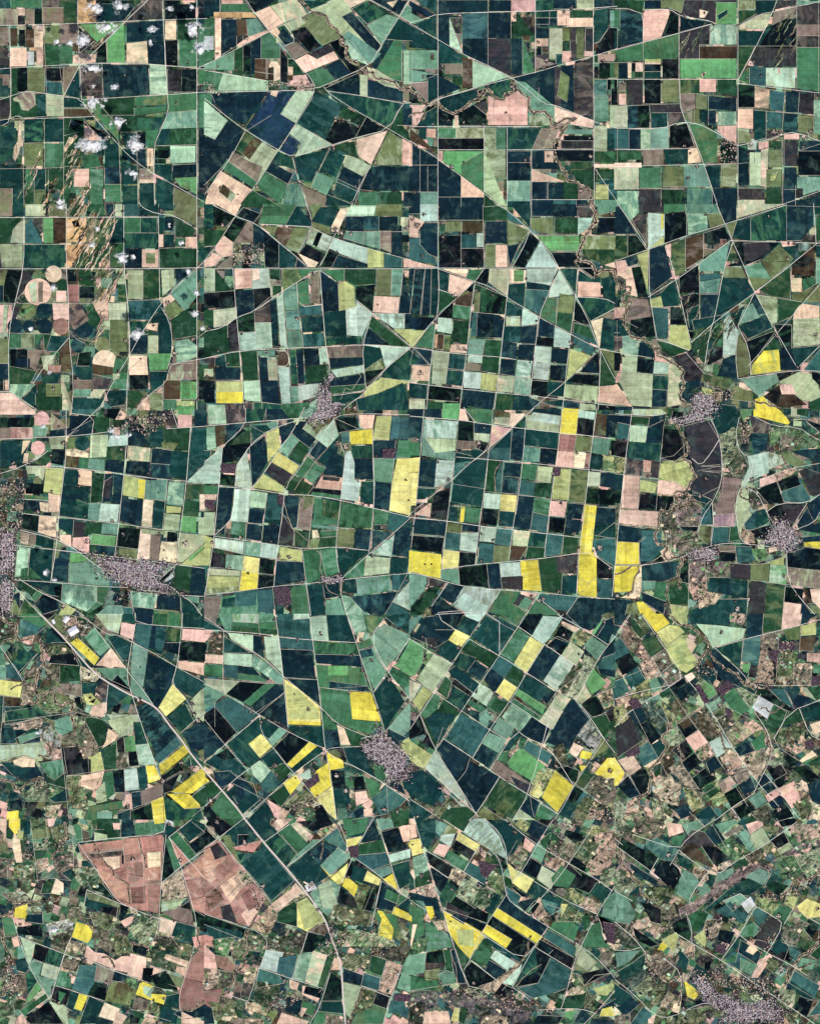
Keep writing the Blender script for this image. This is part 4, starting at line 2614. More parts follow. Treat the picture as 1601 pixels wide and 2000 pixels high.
m 84 154 90 146 96 150 90 157
m 92 160 98 148 118 160
n 62 158 70 160 60 160
c 101 144 131 146 124 158 112 156 100 148
n 131 147 160 148 160 156 150 160 122 160
R1 0 5 12 6 38 8 64 12 90 15 117 18 145 21 160 23
R1 42 -2 51 10
R1 97 -1 91 4 62 30 42 46 33 55 4 78 -2 84
R1 36 37 60 39 88 41 114 44 140 47 160 49
R1 35 38 31 72 29 88 24 132
R1 91 4 88 41 85 66 80 94 77 118
R1 119 0 117 19 114 44 110 70 107 96 105 115
R1 62 30 58 64 54 92 51 121
R1 0 84 29 87 55 91 81 94 107 97 133 100
R1 146 -1 141 35 137 73 132 112 130 146
R1 24 125 51 121 86 118 114 115 132 112 142 112 158 124
R1 -2 127 14 130 30 135 42 138 71 141 103 143 130 146 160 148
R1 11 0 8 38 5 75 1 108
R2 0 98 27 100
R2 58 64 84 66 97 68 123 72 137 73
R2 25 110 39 111 52 112
R2 60 120 62 139
R2 119 129 118 144
R1 71 141 58 161
R1 30 135 14 158
R1 101 144 90 161
R1 101 148 117 160
R1 131 147 122 160
R2 71 66 73 40
R2 147 98 160 88
R2 124 46 123 72
R1 160 122 158 146
V2 72 40 67 46 66 52 67 64
V2 132 133 140 135 146 130
V2 140 135 138 140 131 145
F 6 23 3
F 58 14 2
F 54 26 4
F 49 30 2
F 37 33 3
F 44 43 2
F 30 55 3
F 22 41 2
F 4 78 4
F 12 74 1
F 82 54 1
F 71 41 2
F 112 50 3
F 141 47 2
F 128 97 4
F 65 102 2
F 56 97 2
F 70 88 2
F 116 142 3
F 130 123 3
F 132 108 2
F 156 124 3
F 14 138 3
F 104 148 4
F 95 146 3
F 148 108 6
F 90 117 2
F 56 118 3
F 118 73 2
F 16 155 2
F 44 58 1
F 33 80 1
F 147 142 1
F 3 91 1
F 126 128 3
F 12 121 1
F 17 121 1
F 92 55 1
F 138 44 2
F 85 94 1
F 130 34 3
T 800 1200
n 0 0 0 0 0 0
e 0 4 9 0 11 0 0 16
n 2 18 12 2 20 1 36 12 30 20 20 26
k 20 0 42 0 36 11 24 4
p 42 0 60 -1 54 6 44 2
d 36 12 42 1 54 7 47 17
m 69 0 84 0 91 0 84 8
n 62 2 68 2 84 10 82 13
d 48 18 60 1 82 13 69 32
k 92 0 104 0 94 17 85 10
j 104 1 120 2 110 18 104 24 95 17
q 119 5 133 11 129 14 118 7
n 122 0 150 0 148 10 140 13 133 10
k 118 8 128 14 124 22 112 18
l~ 124 20 132 12 144 16 134 25
b 142 14 150 4 152 8 146 17
n 150 6 158 2 160 10 154 24 144 16
e 134 24 142 17 154 25 146 36
n 146 40 152 28 160 18 160 50 148 46
c 145 42 150 34 160 30 160 44
h 35 11 47 17 40 26 30 20
d 20 30 30 20 40 27 33 38
v 12 18 20 18 24 30 14 26
b 0 19 11 24 10 38 4 48 0 48
b 14 30 19 31 14 42 10 38
s 18 31 33 38 18 61 5 51
d 33 40 39 30 52 34 45 44
g 40 27 48 19 69 32 62 42
n 45 44 51 36 61 42 55 52
m 70 31 85 11 94 17 82 38
h 94 17 105 24 91 46 81 38
n 91 46 106 24 118 32 106 52
k 107 24 115 17 124 21 118 33
s 118 32 125 21 136 29 130 40
d 118 20 125 21 123 26
j 104 52 117 32 128 39 116 60
x~ 114 60 128 39 134 42 120 65
s~ 120 66 134 42 136 30 146 37 143 46 133 66
b 137 52 143 42 154 54 142 63 138 56
s 129 66 136 54 142 64 134 70
c 62 41 69 32 82 38 74 50
g 74 50 80 39 90 46 84 58
n 58 51 62 42 74 50 66 62
h 73 50 84 57 77 68 66 60
m 81 61 84 58 108 74 103 80
b 85 58 106 71 104 78 81 62
d 84 58 90 46 114 61 108 70 96 66
n 106 62 114 60 106 70 103 66
j 48 64 54 53 66 60 60 72
s 37 43 55 53 53 56 36 47
d 30 44 36 40 54 54 52 62 34 52
k 35 50 49 61 47 64 32 54
g 21 60 28 48 33 53 29 66
d 30 66 34 56 48 64 42 76 30 70
s 0 51 9 55 2 68 0 68
l 10 56 18 61 8 76 2 68
m 8 78 20 61 24 65 22 74 12 82
g 22 74 26 66 40 74 34 84 26 88 20 105 10 84
d 12 82 20 76 36 78 22 102
k 0 90 8 78 13 93 0 98
k 9 100 14 93 20 106
m 61 68 66 64 77 68 72 79 60 73
g 62 72 67 66 78 69 71 80
m 46 66 61 74 60 80 44 70
e 54 78 60 74 66 80 60 88 54 84
d 43 72 56 77 54 84 44 77
c 28 97 40 77 62 90 50 112
e 72 80 80 70 96 80 86 92 80 88
m 78 68 82 66 102 80 100 84
e 64 90 70 80 82 88 76 98
d 60 88 62 82 68 85 64 90
s 100 84 110 70 120 76 112 90
s 108 72 116 61 126 66 119 76
n 86 92 95 80 110 90 104 102
n 106 100 118 78 128 66 140 82 132 92 124 106
k 134 71 145 64 154 78 142 80
g 140 82 154 76 160 84 152 96
v 152 76 160 72 160 82 156 84
m 146 64 160 56 160 72
t~ 146 62 158 58 160 72 152 74
z~ 131 94 140 82 152 98 144 108
e 56 101 62 92 76 98 70 109
n 49 112 57 102 69 109 62 120
d 72 107 82 91 86 95 78 106
m 86 96 92 97 88 105 84 104
c 88 105 92 98 111 109 108 118
b 76 116 82 108 88 105 106 118 98 132 78 120
m 70 109 78 106 76 116 68 114
q~ 76 110 84 102 86 104 78 112
w 62 120 69 114 94 132 93 138 70 127
v 78 126 96 134 93 141 84 136
g 112 104 120 102 124 108 114 114
x~ 112 104 120 100 124 118 114 120
k 108 118 116 116 132 122 130 132
t 128 100 136 104 130 112 124 108
y 134 106 143 108 140 114 132 112
y 132 118 139 118 134 123
y 144 124 154 112 160 112 160 128 150 128
o 140 116 150 108 156 104 150 96
g 128 134 136 121 144 126 136 136
l~ 100 122 107 120 113 122 104 141 93 140
h 93 141 101 130 104 141 100 144
y 103 143 113 121 128 134 115 155
k 123 144 129 134 136 138 129 148
w~ 136 136 146 126 160 130 160 152 144 144
o~ 130 150 138 142 152 150 150 160 136 160
d 115 156 122 144 130 150 124 160
l~ 152 150 160 144 160 160
t~ 140 154 152 152 152 160 138 160
n 22 104 27 97 48 111 46 120 37 132 28 119
n 36 131 46 114 70 127 56 148 52 155 46 149
l 0 98 18 110 12 120 0 112
l 0 108 8 114 11 120 0 116
j 12 120 20 106 28 119 22 130
j 22 129 28 119 36 130 46 149 38 144
j 22 130 38 146 46 150 40 150
d 0 124 10 121 24 134 26 140 18 150 0 142
v 0 113 9 121 0 124
d 0 144 18 156 12 160 0 160
o~ 20 156 30 144 40 150 24 160
g 58 149 70 128 92 141 80 160
o 52 156 58 150 72 160 54 160
n 86 152 93 142 102 146 97 160
m 97 159 102 148 114 155 110 160
s 80 160 86 152 98 160
g 22 160 30 151 44 150 52 156 48 160
R1 40 -3 16 -1 52 23 70 32 92 46 115 61 130 65
R1 20 0 70 -3 70 32
R1 0 19 14 28 33 39
R1 60 -2 33 38 19 61 8 78 0 90
R1 92 -2 70 32 48 64 20 106 12 120
R1 120 0 95 17
R1 84 9 106 24 118 32 130 40
R1 0 49 19 61 40 75 62 90 76 98
R1 105 23 91 46 78 68 62 90 49 112
R1 26 97 49 112 70 127 93 141 116 156
R1 8 78 20 106 37 132 52 156
R1 106 102 92 97 83 90 62 122
R1 110 89 104 102
R1 114 61 93 140 80 161
R1 78 68 96 80 111 90
R1 115 0 140 14 155 24
R1 160 17 146 36 130 66
R1 129 66 142 82 152 98 160 108
R1 152 98 138 118 128 134 120 150 113 160
R1 70 127 52 156 46 161
R1 0 144 20 157
R1 12 120 28 134 46 150 54 158
R1 104 102 113 110 128 134
R2 144 64 160 54
R2 104 118 130 133 150 148 160 150
R2 56 149 74 161
R2 20 156 28 146 30 144
R2 0 69 9 77
R2 115 60 136 44
R2 94 142 95 150 97 158
R2 47 112 44 122 37 131
R2 20 12 36 12
V2 106 25 112 27 118 32 126 38
F 10 18 3
F 17 24 3
F 22 20 2
F 38 26 4
F 53 11 2
F 52 20 2
F 4 78 3
F 38 75 3
F 46 74 4
F 63 77 4
F 33 50 3
F 34 36 2
F 138 44 3
F 132 31 2
F 152 6 3
F 120 16 3
F 78 110 3
F 76 130 3
F 3 144 2
F 28 142 3
F 104 68 2
F 89 70 1
F 136 26 3
F 154 98 3
F 132 100 3
F 140 114 3
F 156 122 4
F 24 136 4
F 32 62 2
F 24 68 1
F 6 158 3
F 90 56 1
F 114 118 3
F 82 90 1
F 12 35 3
H 138 150 160 150 160 160 140 160
T 800 1600
q 0 0 4 0 6 14 0 16
d 4 0 20 0 21 12 14 24 9 20
h 0 16 8 15 11 26 2 29
e 2 30 12 27 15 40 4 46
g 4 46 14 40 18 50 4 54
n 0 40 3 46 4 54 0 56
q~ 4 54 18 50 22 61 12 60 6 58
n 0 57 6 58 12 60 22 62 26 80 20 78 10 64 0 62
o 27 4 38 8 36 12 26 12
e 20 0 30 4 24 14 20 10
n 24 0 48 0 42 10 32 4
j 24 12 36 11 32 22 23 16
j 48 0 58 0 68 10 74 20 76 32 66 26 54 18 42 10
q 22 19 32 21 27 30 18 26
o 16 24 24 14 22 20 18 26
h 38 10 55 20 51 25 36 16
k 36 16 51 25 47 32 32 22
m 31 24 46 33 42 41 27 31
q~ 54 22 64 28 61 31 52 26
g 62 30 66 26 70 36 64 36
k 13 25 34 38 30 46 16 36
n 16 37 31 46 24 58 20 52
t~ 34 38 44 43 40 52 30 46
d 28 48 38 54 33 60 28 70 22 64
c 46 33 56 38 60 48 58 50 42 42
W 53 32 68 36 60 46 56 44
g 60 26 70 36 58 34
s~ 41 46 56 52 62 60 66 56 60 70 52 70 36 60
o~ 60 48 70 37 74 52 72 60 62 54
k 36 60 62 74 60 81 28 70
m~ 54 54 66 56 62 68 50 66
d 66 57 72 60 64 74 58 72
v 29 64 46 74 44 78 28 72
y 26 71 40 78 56 88 58 92 47 109 38 100 30 88
l 36 86 50 86 50 100 38 98
k 44 76 60 82 56 88 42 80
n 36 74 44 78 42 82 32 76
n 76 58 78 64 88 72 108 84 103 91 69 69
y 68 69 104 92 99 97 64 75
y 60 82 80 94 75 101 56 88
k 64 75 99 98 88 110 76 102 80 94 60 82
d 60 92 76 102 88 110 86 112 58 96
g 58 93 65 98 56 116 48 110
d 65 103 75 104 66 110
j 67 102 86 114 80 121 62 108
n 62 110 77 119 68 126 59 118
m 50 102 65 104 60 114 48 110
k 48 111 68 126 55 130 46 132 42 119
g 35 96 46 109 41 118
q~ 54 132 72 122 84 112 86 116 72 134 66 136
j 72 128 88 113 86 120 80 130
k 72 128 80 132 75 139 66 136
k 98 100 110 108 100 128 82 131
d 88 112 98 100 100 118 84 128
c 110 108 126 118 122 132 112 136 96 140 84 132 100 128
k 102 94 128 108 126 117 99 100
n 100 94 112 102 108 106
c 108 86 130 100 128 108 104 92
m 112 80 122 76 132 84 128 97 108 86
g 134 76 142 74 140 84 136 88
d 140 72 146 80 150 56 160 56 160 82 150 80
m 140 84 148 80 152 96 158 100 134 100
o 132 102 142 110 140 120 128 118
s 133 100 146 112 138 118 130 112
w~ 146 100 160 104 158 112 150 110
k 130 122 156 115 156 120 136 130
l 143 132 158 128 160 130 154 138 146 137
o~ 126 120 134 122 138 130 128 130
t~ 124 132 139 132 138 136 124 140
g 122 138 138 136 136 148 118 148
c 138 130 146 136 136 148 140 138
o~ 138 134 146 138 142 148 136 148
n 148 148 160 140 160 148
h 150 148 158 146 160 154 148 154
n 128 158 134 148 142 154 138 160
b 122 150 130 149 126 157 120 154
k 100 153 120 154 116 160 96 160
n 142 156 160 158 160 160 140 160
q~ 76 30 84 16 90 24 84 40
s~ 80 32 88 24 92 29 86 40
q 90 14 98 20 94 26 88 22
n 91 10 96 0 108 6 101 16
d 60 2 74 0 90 12 82 26 76 30 70 14
l~ 80 4 88 0 94 4 90 10
g 101 17 110 10 108 20 106 26
e 100 17 107 24 103 34 94 29
k 93 29 104 36 99 46 87 40
h 76 34 83 40 82 50 80 50
h 84 40 97 47 91 58 80 50
d 98 49 108 55 103 62 92 58
k 80 52 91 60 88 61 80 54
c 74 52 87 60 84 68 78 64
n 86 64 94 62 98 63 90 72 85 68
k 98 64 102 66 98 74 94 72
q~ 102 64 108 76 104 80 96 76
s 103 36 115 43 110 55 99 47
q~ 106 28 122 32 120 38 117 42 105 36
k 123 34 134 44 130 54 110 54
m 110 46 118 36 130 44 124 54 112 52
d 106 58 120 63 116 72 102 62
c 102 62 116 66 112 76 104 68
k 126 28 138 36 136 42 125 34
g 112 10 118 16 116 26 108 22
k 122 8 136 12 130 20 120 12
o~ 110 18 120 16 118 28 110 26
w~ 124 18 131 20 126 30 116 26
o~ 130 18 140 14 148 20 138 36 128 28
l~ 138 10 142 4 156 8 148 16 140 12
q~ 144 12 160 8 160 32 148 44 138 44 146 28
z~ 149 42 160 36 160 50 154 54 149 50
k 134 42 148 48 140 58 130 54
d 146 49 157 55 151 65 140 58
l~ 125 53 138 62 134 68 124 62
q~ 138 60 150 66 145 74 132 68
o~ 120 66 132 70 128 80 114 80
c 152 62 160 56 160 80 150 76
W 150 80 160 82 160 98 154 96
l 118 66 124 66 118 78
y 12 68 18 68 20 76 16 79
y 0 74 2 76 2 80 0 80
t~ 18 80 28 78 30 88 22 86
m 0 66 10 70 12 90 2 96 0 90
e 12 80 20 84 30 90 34 100 12 104
t 2 82 6 82 2 98 0 102
b~ 0 96 14 92 12 104 2 106
e 0 106 13 104 12 120 0 122
k 13 104 26 102 28 112 12 112
v 12 112 28 111 26 118 11 118
o 11 118 24 116 22 126 12 126
n 30 102 36 102 44 128 37 128 34 116
g 26 102 32 102 34 120 28 118
e 22 120 34 116 37 128 24 130
m 0 122 24 126 20 134 0 134
f~ 0 136 20 134 24 150 0 150
f~ 20 136 40 134 60 140 96 150 80 160 40 150
s~ 40 132 54 132 66 138 50 140
q 12 148 30 150 32 160 10 160
k~ 0 142 12 144 10 160 0 160
h 35 147 40 148 38 158 32 158
g 39 146 46 148 42 160 38 158
q~ 56 152 80 154 76 160 56 160
f~ 70 140 96 150 90 160 72 152
R1 -2 10 4 -2
R1 3 -2 12 28 26 72 44 130 54 132
R1 12 24 42 41 66 56
R1 16 36 30 46
R1 52 24 42 41
R1 26 0 54 18 66 26 71 34 74 52 76 62 86 70 108 84 132 98 146 108 160 124
R1 58 -1 70 10 75 22 76 34
R1 112 0 104 12 88 40 80 50
R1 48 0 42 10
R1 74 0 96 18 123 34 148 48 158 56
R1 144 4 126 32 108 56 92 72
R1 160 52 146 74 134 98 128 112 122 136 118 148
R1 84 40 120 63 146 74
R1 76 58 56 88 47 110 42 118
R1 26 71 60 92 88 110 98 98
R1 108 84 98 98 80 131
R1 98 100 128 118
R1 48 110 68 126
R1 0 63 14 72
R1 146 74 150 84 150 92 160 98
R1 80 131 90 138 94 142
R1 100 149 118 148 134 148 146 152
R2 100 62 108 76 118 70 124 80
R2 150 128 140 134
R2 106 66 118 70
R2 44 128 24 130 0 134
R1 160 134 146 150 136 160
R2 130 120 136 130 144 122 160 120
R2 22 122 28 118
V 0.7 94 96 90 108 84 116 72 122
V2 103 113 92 120 82 131
V2 32 102 36 116 37 128
V 0.8 108 23 116 28 124 33
F 2 20 1
F 10 22 2
F 9 44 4
F 15 48 3
F 56 24 3
F 82 10 4
F 78 4 3
F 32 80 1
F 20 76 3
F 96 75 4
F 94 92 2
F 50 128 3
F 80 134 4
F 24 128 3
F 110 151 4
F 146 150 4
F 132 78 4
F 146 78 5
F 114 22 5
F 118 18 4
F 128 4 4
F 130 96 3
F 42 58 3
F 33 55 3
F 60 50 4
F 142 76 3
F 160 116 3
F 62 60 4
H 114 8 122 12 118 30 112 30 114 18
H 118 2 134 0 134 6 122 8
H 20 134 44 132 100 142 110 150 80 150
T 1200 0
g 0 0 10 6
g 11 0 23 0 21 10 17 9 11 6
n 23 0 36 7
o 36 0 54 0 52 10 42 6 36 7
v 54 0 79 0 79 18 73 16 60 14 52 10
t 66 7 73 9 70 14 66 14
v 79 0 95 2
b 79 2 95 2 95 19 79 19
d 80 12 88 7 88 11 81 16
o 96 0 110 0 110 7 96 8
d 110 0 126 0 123 9 110 11
g 96 8 110 8 110 11 97 19
s 97 20 115 11 123 10 118 23 97 23
v 127 0 142 0 141 4 124 8
e 142 0 160 1 150 4 142 4
v 142 4 160 2 160 19 142 19
w 142 19 160 28
v 142 28 160 37
d 118 21 142 10 142 36 111 36
w 124 9 142 5 142 14 122 20
k 123 20 135 14 142 16 142 38 125 38 112 36
D 128 8 142 6 142 50 120 50
m 142 37 160 37 160 72 142 69
d 0 24 4 24 4 38 0 39
m 0 8 4 7 4 21 0 21
n 4 8 17 9 22 11 22 33 4 36
q 22 8 36 7 42 7 43 10 42 13 46 15 36 29 22 33
k 42 13 44 10 50 13 50 26 36 29
n 51 13 60 15 73 17 74 19 51 25
v 51 25 74 19 74 35 66 35 66 46 51 46
D 51 30 74 18 74 30 51 46
p 75 19 95 19 95 35 74 35
x 66 36 95 46
d 96 24 117 24 110 36 96 36
g 96 36 110 36 96 62
v 109 36 118 36 118 52 104 51
v 118 37 141 37 141 52 118 52
q 105 47 109 48 108 52 103 51
m 0 40 3 39 50 26 50 46 3 48
m 22 33 50 26 50 46 22 46
o 0 49 3 61
n 3 49 10 61
t 10 49 13 61
k 13 49 16 56
q 16 49 22 56
g 16 56 22 61
l 23 46 36 49
k 23 50 36 56
d 23 56 36 61
k 37 46 50 61
b 51 46 95 61
t 67 57 72 56 68 61
m 96 62 103 53 105 53 106 66
c 105 53 118 53 118 67 105 66
j 118 53 141 53 141 69 118 67
q 127 53 129 58
v 10 62 22 82
k 23 62 36 81
o 36 62 50 80
w 3 64 9 71
q 3 73 9 82
k 0 62 2 82
g 51 62 66 73
q 66 62 79 72
g 80 62 95 62 95 75 80 72
w 51 73 63 73 63 85 55 88 51 82
o 63 73 72 75 72 85 63 86
n 73 75 95 77 95 87 73 85
d 67 86 73 86 73 97 67 95
n 73 86 79 98
e 80 87 95 98
q 80 98 95 98 95 112 89 110 80 103
w 55 85 62 85 62 96 58 96
o 60 85 66 96
k 96 66 109 84
q 109 67 121 70 120 85 109 84
c 121 70 133 72 132 87 121 86
n 133 71 144 72 143 88 133 88
v 144 73 157 73 156 90 144 88
q 96 85 108 85 108 101 96 100
d 108 86 118 87 118 108 109 110
c 119 87 131 88 130 100 119 100
n 131 88 143 89 142 104 131 103
o 143 90 156 90 155 104 143 103
e 155 78 161 78 161 106 155 104
o 96 101 105 103 107 111 96 112
v 118 101 130 105 118 109
q 132 105 144 104 144 109 132 109
s 0 83 10 82 10 100 0 99
n 10 82 18 82 18 100 10 100
k 18 83 27 82 27 100 18 100
v 28 82 50 81 53 88 28 88
d 28 89 41 89 41 100 28 100
v 42 88 53 88 55 95 42 99
c 0 101 11 116
n 11 101 20 117
p 20 101 28 117
e 28 101 42 99 42 116 28 116
k 43 99 56 96 62 114 57 115 43 115
m 58 97 70 97 80 104 80 127 69 127
g 0 118 21 125
w 22 117 38 129
d 39 117 57 116 57 128 39 128
t 57 117 64 115 68 127 57 128
k 82 112 95 112 95 127 82 127
H 82 106 95 112 95 128 82 128
t 0 127 21 131
s 0 131 19 148
m 19 131 36 147
o 37 130 54 146
e 54 130 70 130 75 146 54 146
d 70 130 82 128 82 147 76 147
o 83 128 95 146
n 76 147 95 161
e 0 149 18 160
v 19 148 36 161
g 37 148 54 161
e 56 147 75 147 80 161 56 161
m 96 113 104 114 104 127 96 128
n 96 114 104 117 105 145 96 145
k 104 117 109 127
t 114 117 120 115 119 146 113 145
s 105 119 114 145
o 120 117 131 131
q 112 111 120 110 120 116 112 117
g 120 110 131 115
o 118 132 130 146
l 122 136 128 134 125 141 120 142
v 96 147 117 156
s 96 156 117 161
g 118 146 130 161
v 132 110 143 110 142 130 132 130
n 132 131 142 148
k 143 118 161 112 161 137 143 137
n 144 110 161 110 161 118 144 118
e 142 138 161 138 161 148 142 154
n 131 145 141 160
v 141 147 147 155
d 131 160 160 152 160 161
R1 0 39 22 33 50 26 75 19 78 18 72 16 60 14 50 12 43 7 22 8
R1 0 7 10 6.5 17 9.5 22 11 22 33
R1 50 12 50 80 55 95 58 99 70 130 76 148 80 160
R1 0 62 95 62
R1 97 20 113 11 125 9 142 5 162 1
R1 127 -1 122 12 115 27 96 63
R1 96 -1 96 161
R1 95 65 120 68 162 73
R1 0 100 35 101 52 95 66 97 80 104 90 111 95 114 105 112 122 109 131 105 140 103 162 111
R1 0 117 62 116
R1 0 130 95 128
R1 130 160 161 149
R2 142 0 142 70
R2 159 0 159 73
R2 51 46 95 46
R2 66 36 95 36
R2 0 83 50 81
R2 22 62 22 82
R2 132 88 130 104 131 130 131 160
R2 133 70 131 90
R2 27 82 28 100
R2 96 85 156 90
R2 22 33 22 62
R2 36 62 36 82
R2 0 49 22 49
R2 0 148 54 147
R2 96 147 118 147
R2 41 89 41 99
R2 156 73 155 104
F 7 65 4
F 37 64 2
F 28 95 3
F 22 9 2
F 69 58 2
F 55 12 3
F 60 13 2
F 70 10 2
F 103 61 2
F 107 49 3
F 114 59 2
F 124 103 5
F 129 105 4
F 148 107 5
F 153 103 4
F 72 94 2
F 64 130 3
F 57 139 3
F 54 114 3
F 59 120 2
F 96 20 2
F 35 157 2
F 97 155 2
F 107 103 3
F 104 120 2
F 106 113 3
F 142 123 1
F 147 115 3
F 77 19 2
F 158 75 1
T 1200 400
o 3 0 19 0 19 6 14 12 11 12
v 19 0 38 6
m 38 0 55 0 55 5 38 7
c 55 0 80 0 82 7 55 7
k 81 0 95 0 95 12 86 15 82 5
s 96 0 134 0 95 11
d 96 12 106 10 106 28 91 26
d 106 10 134 0 134 28 106 28
n 134 0 155 0 155 16 145 28 134 28
d 156 0 161 8
g 157 10 161 28
o 96 12 91 26 87 15
n 0 0 3 0 12 14 17 23 0 23
v 14 11 18 7 25 7 25 30 17 18
j 26 6 39 7 39 30 26 35
y 36 7 38 7 38 19 36 19
l 38 24 39 30 27 34
k 39 7 55 5 56 24 39 30
e 56 7 72 7 73 20 57 24
o 72 8 82 5 86 15 74 18
g 0 24 10 24 10 42 0 43
k 10 24 17 24 25 35 10 40
q 0 44 8 43 14 58 8 58 2 54
n 8 42 17 40 18 46 9 49
l 17 39 26 36 26 70 20 48
k 13 49 20 48 26 72 18 72
t 8 48 13 49 18 72 9 70
n 27 35 39 32 45 56 27 70
q 39 32 44 30 44 42 41 40
o 44 30 55 27 55 52 47 56
x 55 26 69 22 69 42 55 50
k 70 22 85 17 90 26 82 30 75 32 70 30
w 69 34 79 35 69 41
e 66 46 90 28 85 52 66 52
k 50 55 65 47 66 69 50 69
r 82 27 87 27 88 31 82 31
k 86 48 97 44 92 32 94 29 108 28 128 30 113 43 100 48
v 100 30 120 29 122 36 108 44 101 44
d 128 29 142 32 140 44 113 45
o 114 44 128 31 140 42 136 46 122 58
q 129 28 142 29 141 32 131 33
x 137 46 156 32 156 56 138 55
e 157 42 161 62
d 157 32 161 41
o 86 48 99 49 103 57 84 57
e 101 48 114 45 122 58 108 68
o 104 56 122 58 109 68
g 112 66 137 48 137 74 120 70
t 137 57 146 57 146 68 138 68
g 146 58 156 56 157 62 147 68
o 138 70 146 68 156 64 146 76 138 74
c 66 54 84 53 82 60 70 66 66 60
e 66 60 83 57 80 69 66 69
n 67 70 80 70 77 89 67 89
d 80 70 84 57 103 58 109 69 76 90
d 27 72 36 69 45 59 50 70 50 79 38 80
l 27 74 36 71 38 80 28 80
k 50 72 62 69 66 70 66 82 55 90
d 56 82 66 78 66 90 58 96
D 54 70 66 70 66 90 54 92
c 29 80 42 81 42 104 32 104
k 43 80 51 80 55 93 43 94
l 43 94 56 94 60 112 58 114 42 108 42 104
j 33 105 42 105 42 108
n 0 30 0 30 0 30
g 60 92 76 92 74 98 62 104
d 60 90 84 86 82 92 62 98
g 64 104 74 99 70 125 60 112
D 60 105 72 94 100 76 100 90 82 116 70 125
n 85 120 94 117 95 135 80 134
k 72 118 84 112 84 120 72 126
o 94 108 97 101 104 112 106 132 96 135
j 85 90 89 86 96 98 94 117 84 118
d 90 86 102 78 96 93 93 94
e 100 82 108 76 114 88 96 94
d 97 95 118 85 123 96 104 104
n 106 74 109 69 118 85 112 86
g 104 104 124 97 126 100 116 114 108 108
k 102 107 126 98 114 114 107 124
s 110 70 127 72 127 92 123 93 116 84
g 127 72 146 76 136 88 128 92
o 146 76 158 62 160 64 160 76 150 76
t 140 84 146 77 159 79 159 88 139 90
s 139 89 159 88 160 109 139 111
k 124 93 138 94 138 112 130 110
g 116 114 125 104 130 110 122 115
k 128 111 139 112 158 110 145 126 140 124
n 128 114 138 112 142 126 140 129 129 129
y 107 125 116 114 128 113 130 130 106 133
c 148 128 160 112 160 131 148 130
d 138 112 159 110 146 125 141 125
n 0 70 4 75 4 100 0 100
w 10 72 26 74 29 90 18 96 10 92 8 84
k 12 90 29 87 32 103 20 104 12 98
q 0 80 9 80 9 88 0 89
d 0 90 6 90 12 102 0 104
v 0 102 6 103 4 114 0 114
e 6 102 14 102 18 108 18 118 6 116
n 19 108 22 106 31 116 31 120 18 119
n 18 120 31 121 30 132 17 130
q 31 114 42 121 43 124 31 122
s 6 116 18 118 17 131 5 138
k 0 115 5 116 4 130 0 130
j 31 122 43 124 42 132 30 132
s 3 138 6 130 30 132 29 158 13 157
d 30 133 42 134 41 145 29 144
n 29 144 41 145 40 158 28 158
s 42 124 52 126 54 134 50 140 52 156 41 158
q 0 140 2 140 14 158 0 156
n 0 158 28 160
g 32 106 42 108 58 114 44 119 38 114
v 44 119 58 115 69 130 66 140 54 138 53 130
n 54 139 68 136 66 142 54 148
n 52 146 60 146 60 155 52 154
o 69 132 90 136 94 138 86 146 76 142 69 138
l 68 142 78 145 76 150 68 148
o 92 140 108 147 108 154 90 152
e 97 136 126 132 128 138 112 149
k 126 132 140 130 128 138
x 116 150 130 140 150 156 128 158
s 128 138 144 130 154 132 160 146 160 156 145 152
q 128 140 138 140 142 148 130 148
k 153 130 160 132 160 142 154 136
g 152 154 160 150 160 160 152 160
y 109 152 116 149 120 155 130 159 110 161
d 80 155 94 156 96 161 80 161
T5 60 148 66 146 78 150 80 160 60 161
H 62 146 90 144 96 140 92 152 78 152
R1 0 44 26 35 56 24 86 15 134 0
R1 2 -1 14 16 26 35
R1 26 35 27 72 33 105
R1 79 -1 86 15 91 27 100 46 109 69 127 101 142 127
R1 26 72 55 54 90 28
R1 90 28 128 29 158 30 162 30
R1 155 -1 157 30
R1 158 30 137 47 109 69 86 85 60 107
R1 92 29 85 50 78 88 74 100 70 125
R1 109 69 96 95
R1 160 62 126 101 104 126
R1 96 95 105 113 106 133
R1 96 100 94 118 96 136
R1 0 115 31 120
R1 96 136 142 129 160 130
R1 142 128 160 110
R1 55 115 70 132
R1 33 105 43 108 58 114
R1 40 31 51 72 58 103 60 108
R2 0 23 17 23
R2 56 7 56 24
R2 106 10 106 28
R2 104 105 123 96
R2 109 70 146 76
R2 69 22 69 42
R2 66 46 66 90
R2 82 7 55 7
R2 138 47 137 74
R2 55 27 55 52
R2 95 0 95 12 91 27
R2 97 137 112 149
V 1.3 0 55 2 60 5 65 11 64 11 69 5 72 8 75 14 76 8 85 8 94 13 104 22 104 30 110 36 118 46 124 54 130 52 136 54 142 50 150 56 156
V 0.8 108 153 118 155 130 160
V 0.7 72 138 78 144 84 144
F 15 11 2
F 45 7 2
F 85 29 3
F 95 45 3
F 52 73 3
F 33 70 2
F 68 54 3
F 82 54 2
F 120 9 2
F 119 66 2
F 135 42 2
F 136 30 2
F 126 103 3
F 92 89 2
F 30 120 2
F 7 118 2
F 143 127 3
F 50 119 2
F 82 127 2
F 65 127 2
F 71 8 2
F 95 140 3
F 157 102 3
F 25 33 1
F 140 30 3
F 104 66 2
T 1200 800
n 0 4 13 5 12 12 0 10
s 14 0 36 0 40 3 30 5 14 4
g 13 5 27 6 26 12 13 11
n 27 6 40 4 38 14 26 14
c 2 10 12 12 10 24 1 23
p 12 12 26 13 24 26 11 25
n 26 13 38 14 36 27 24 26
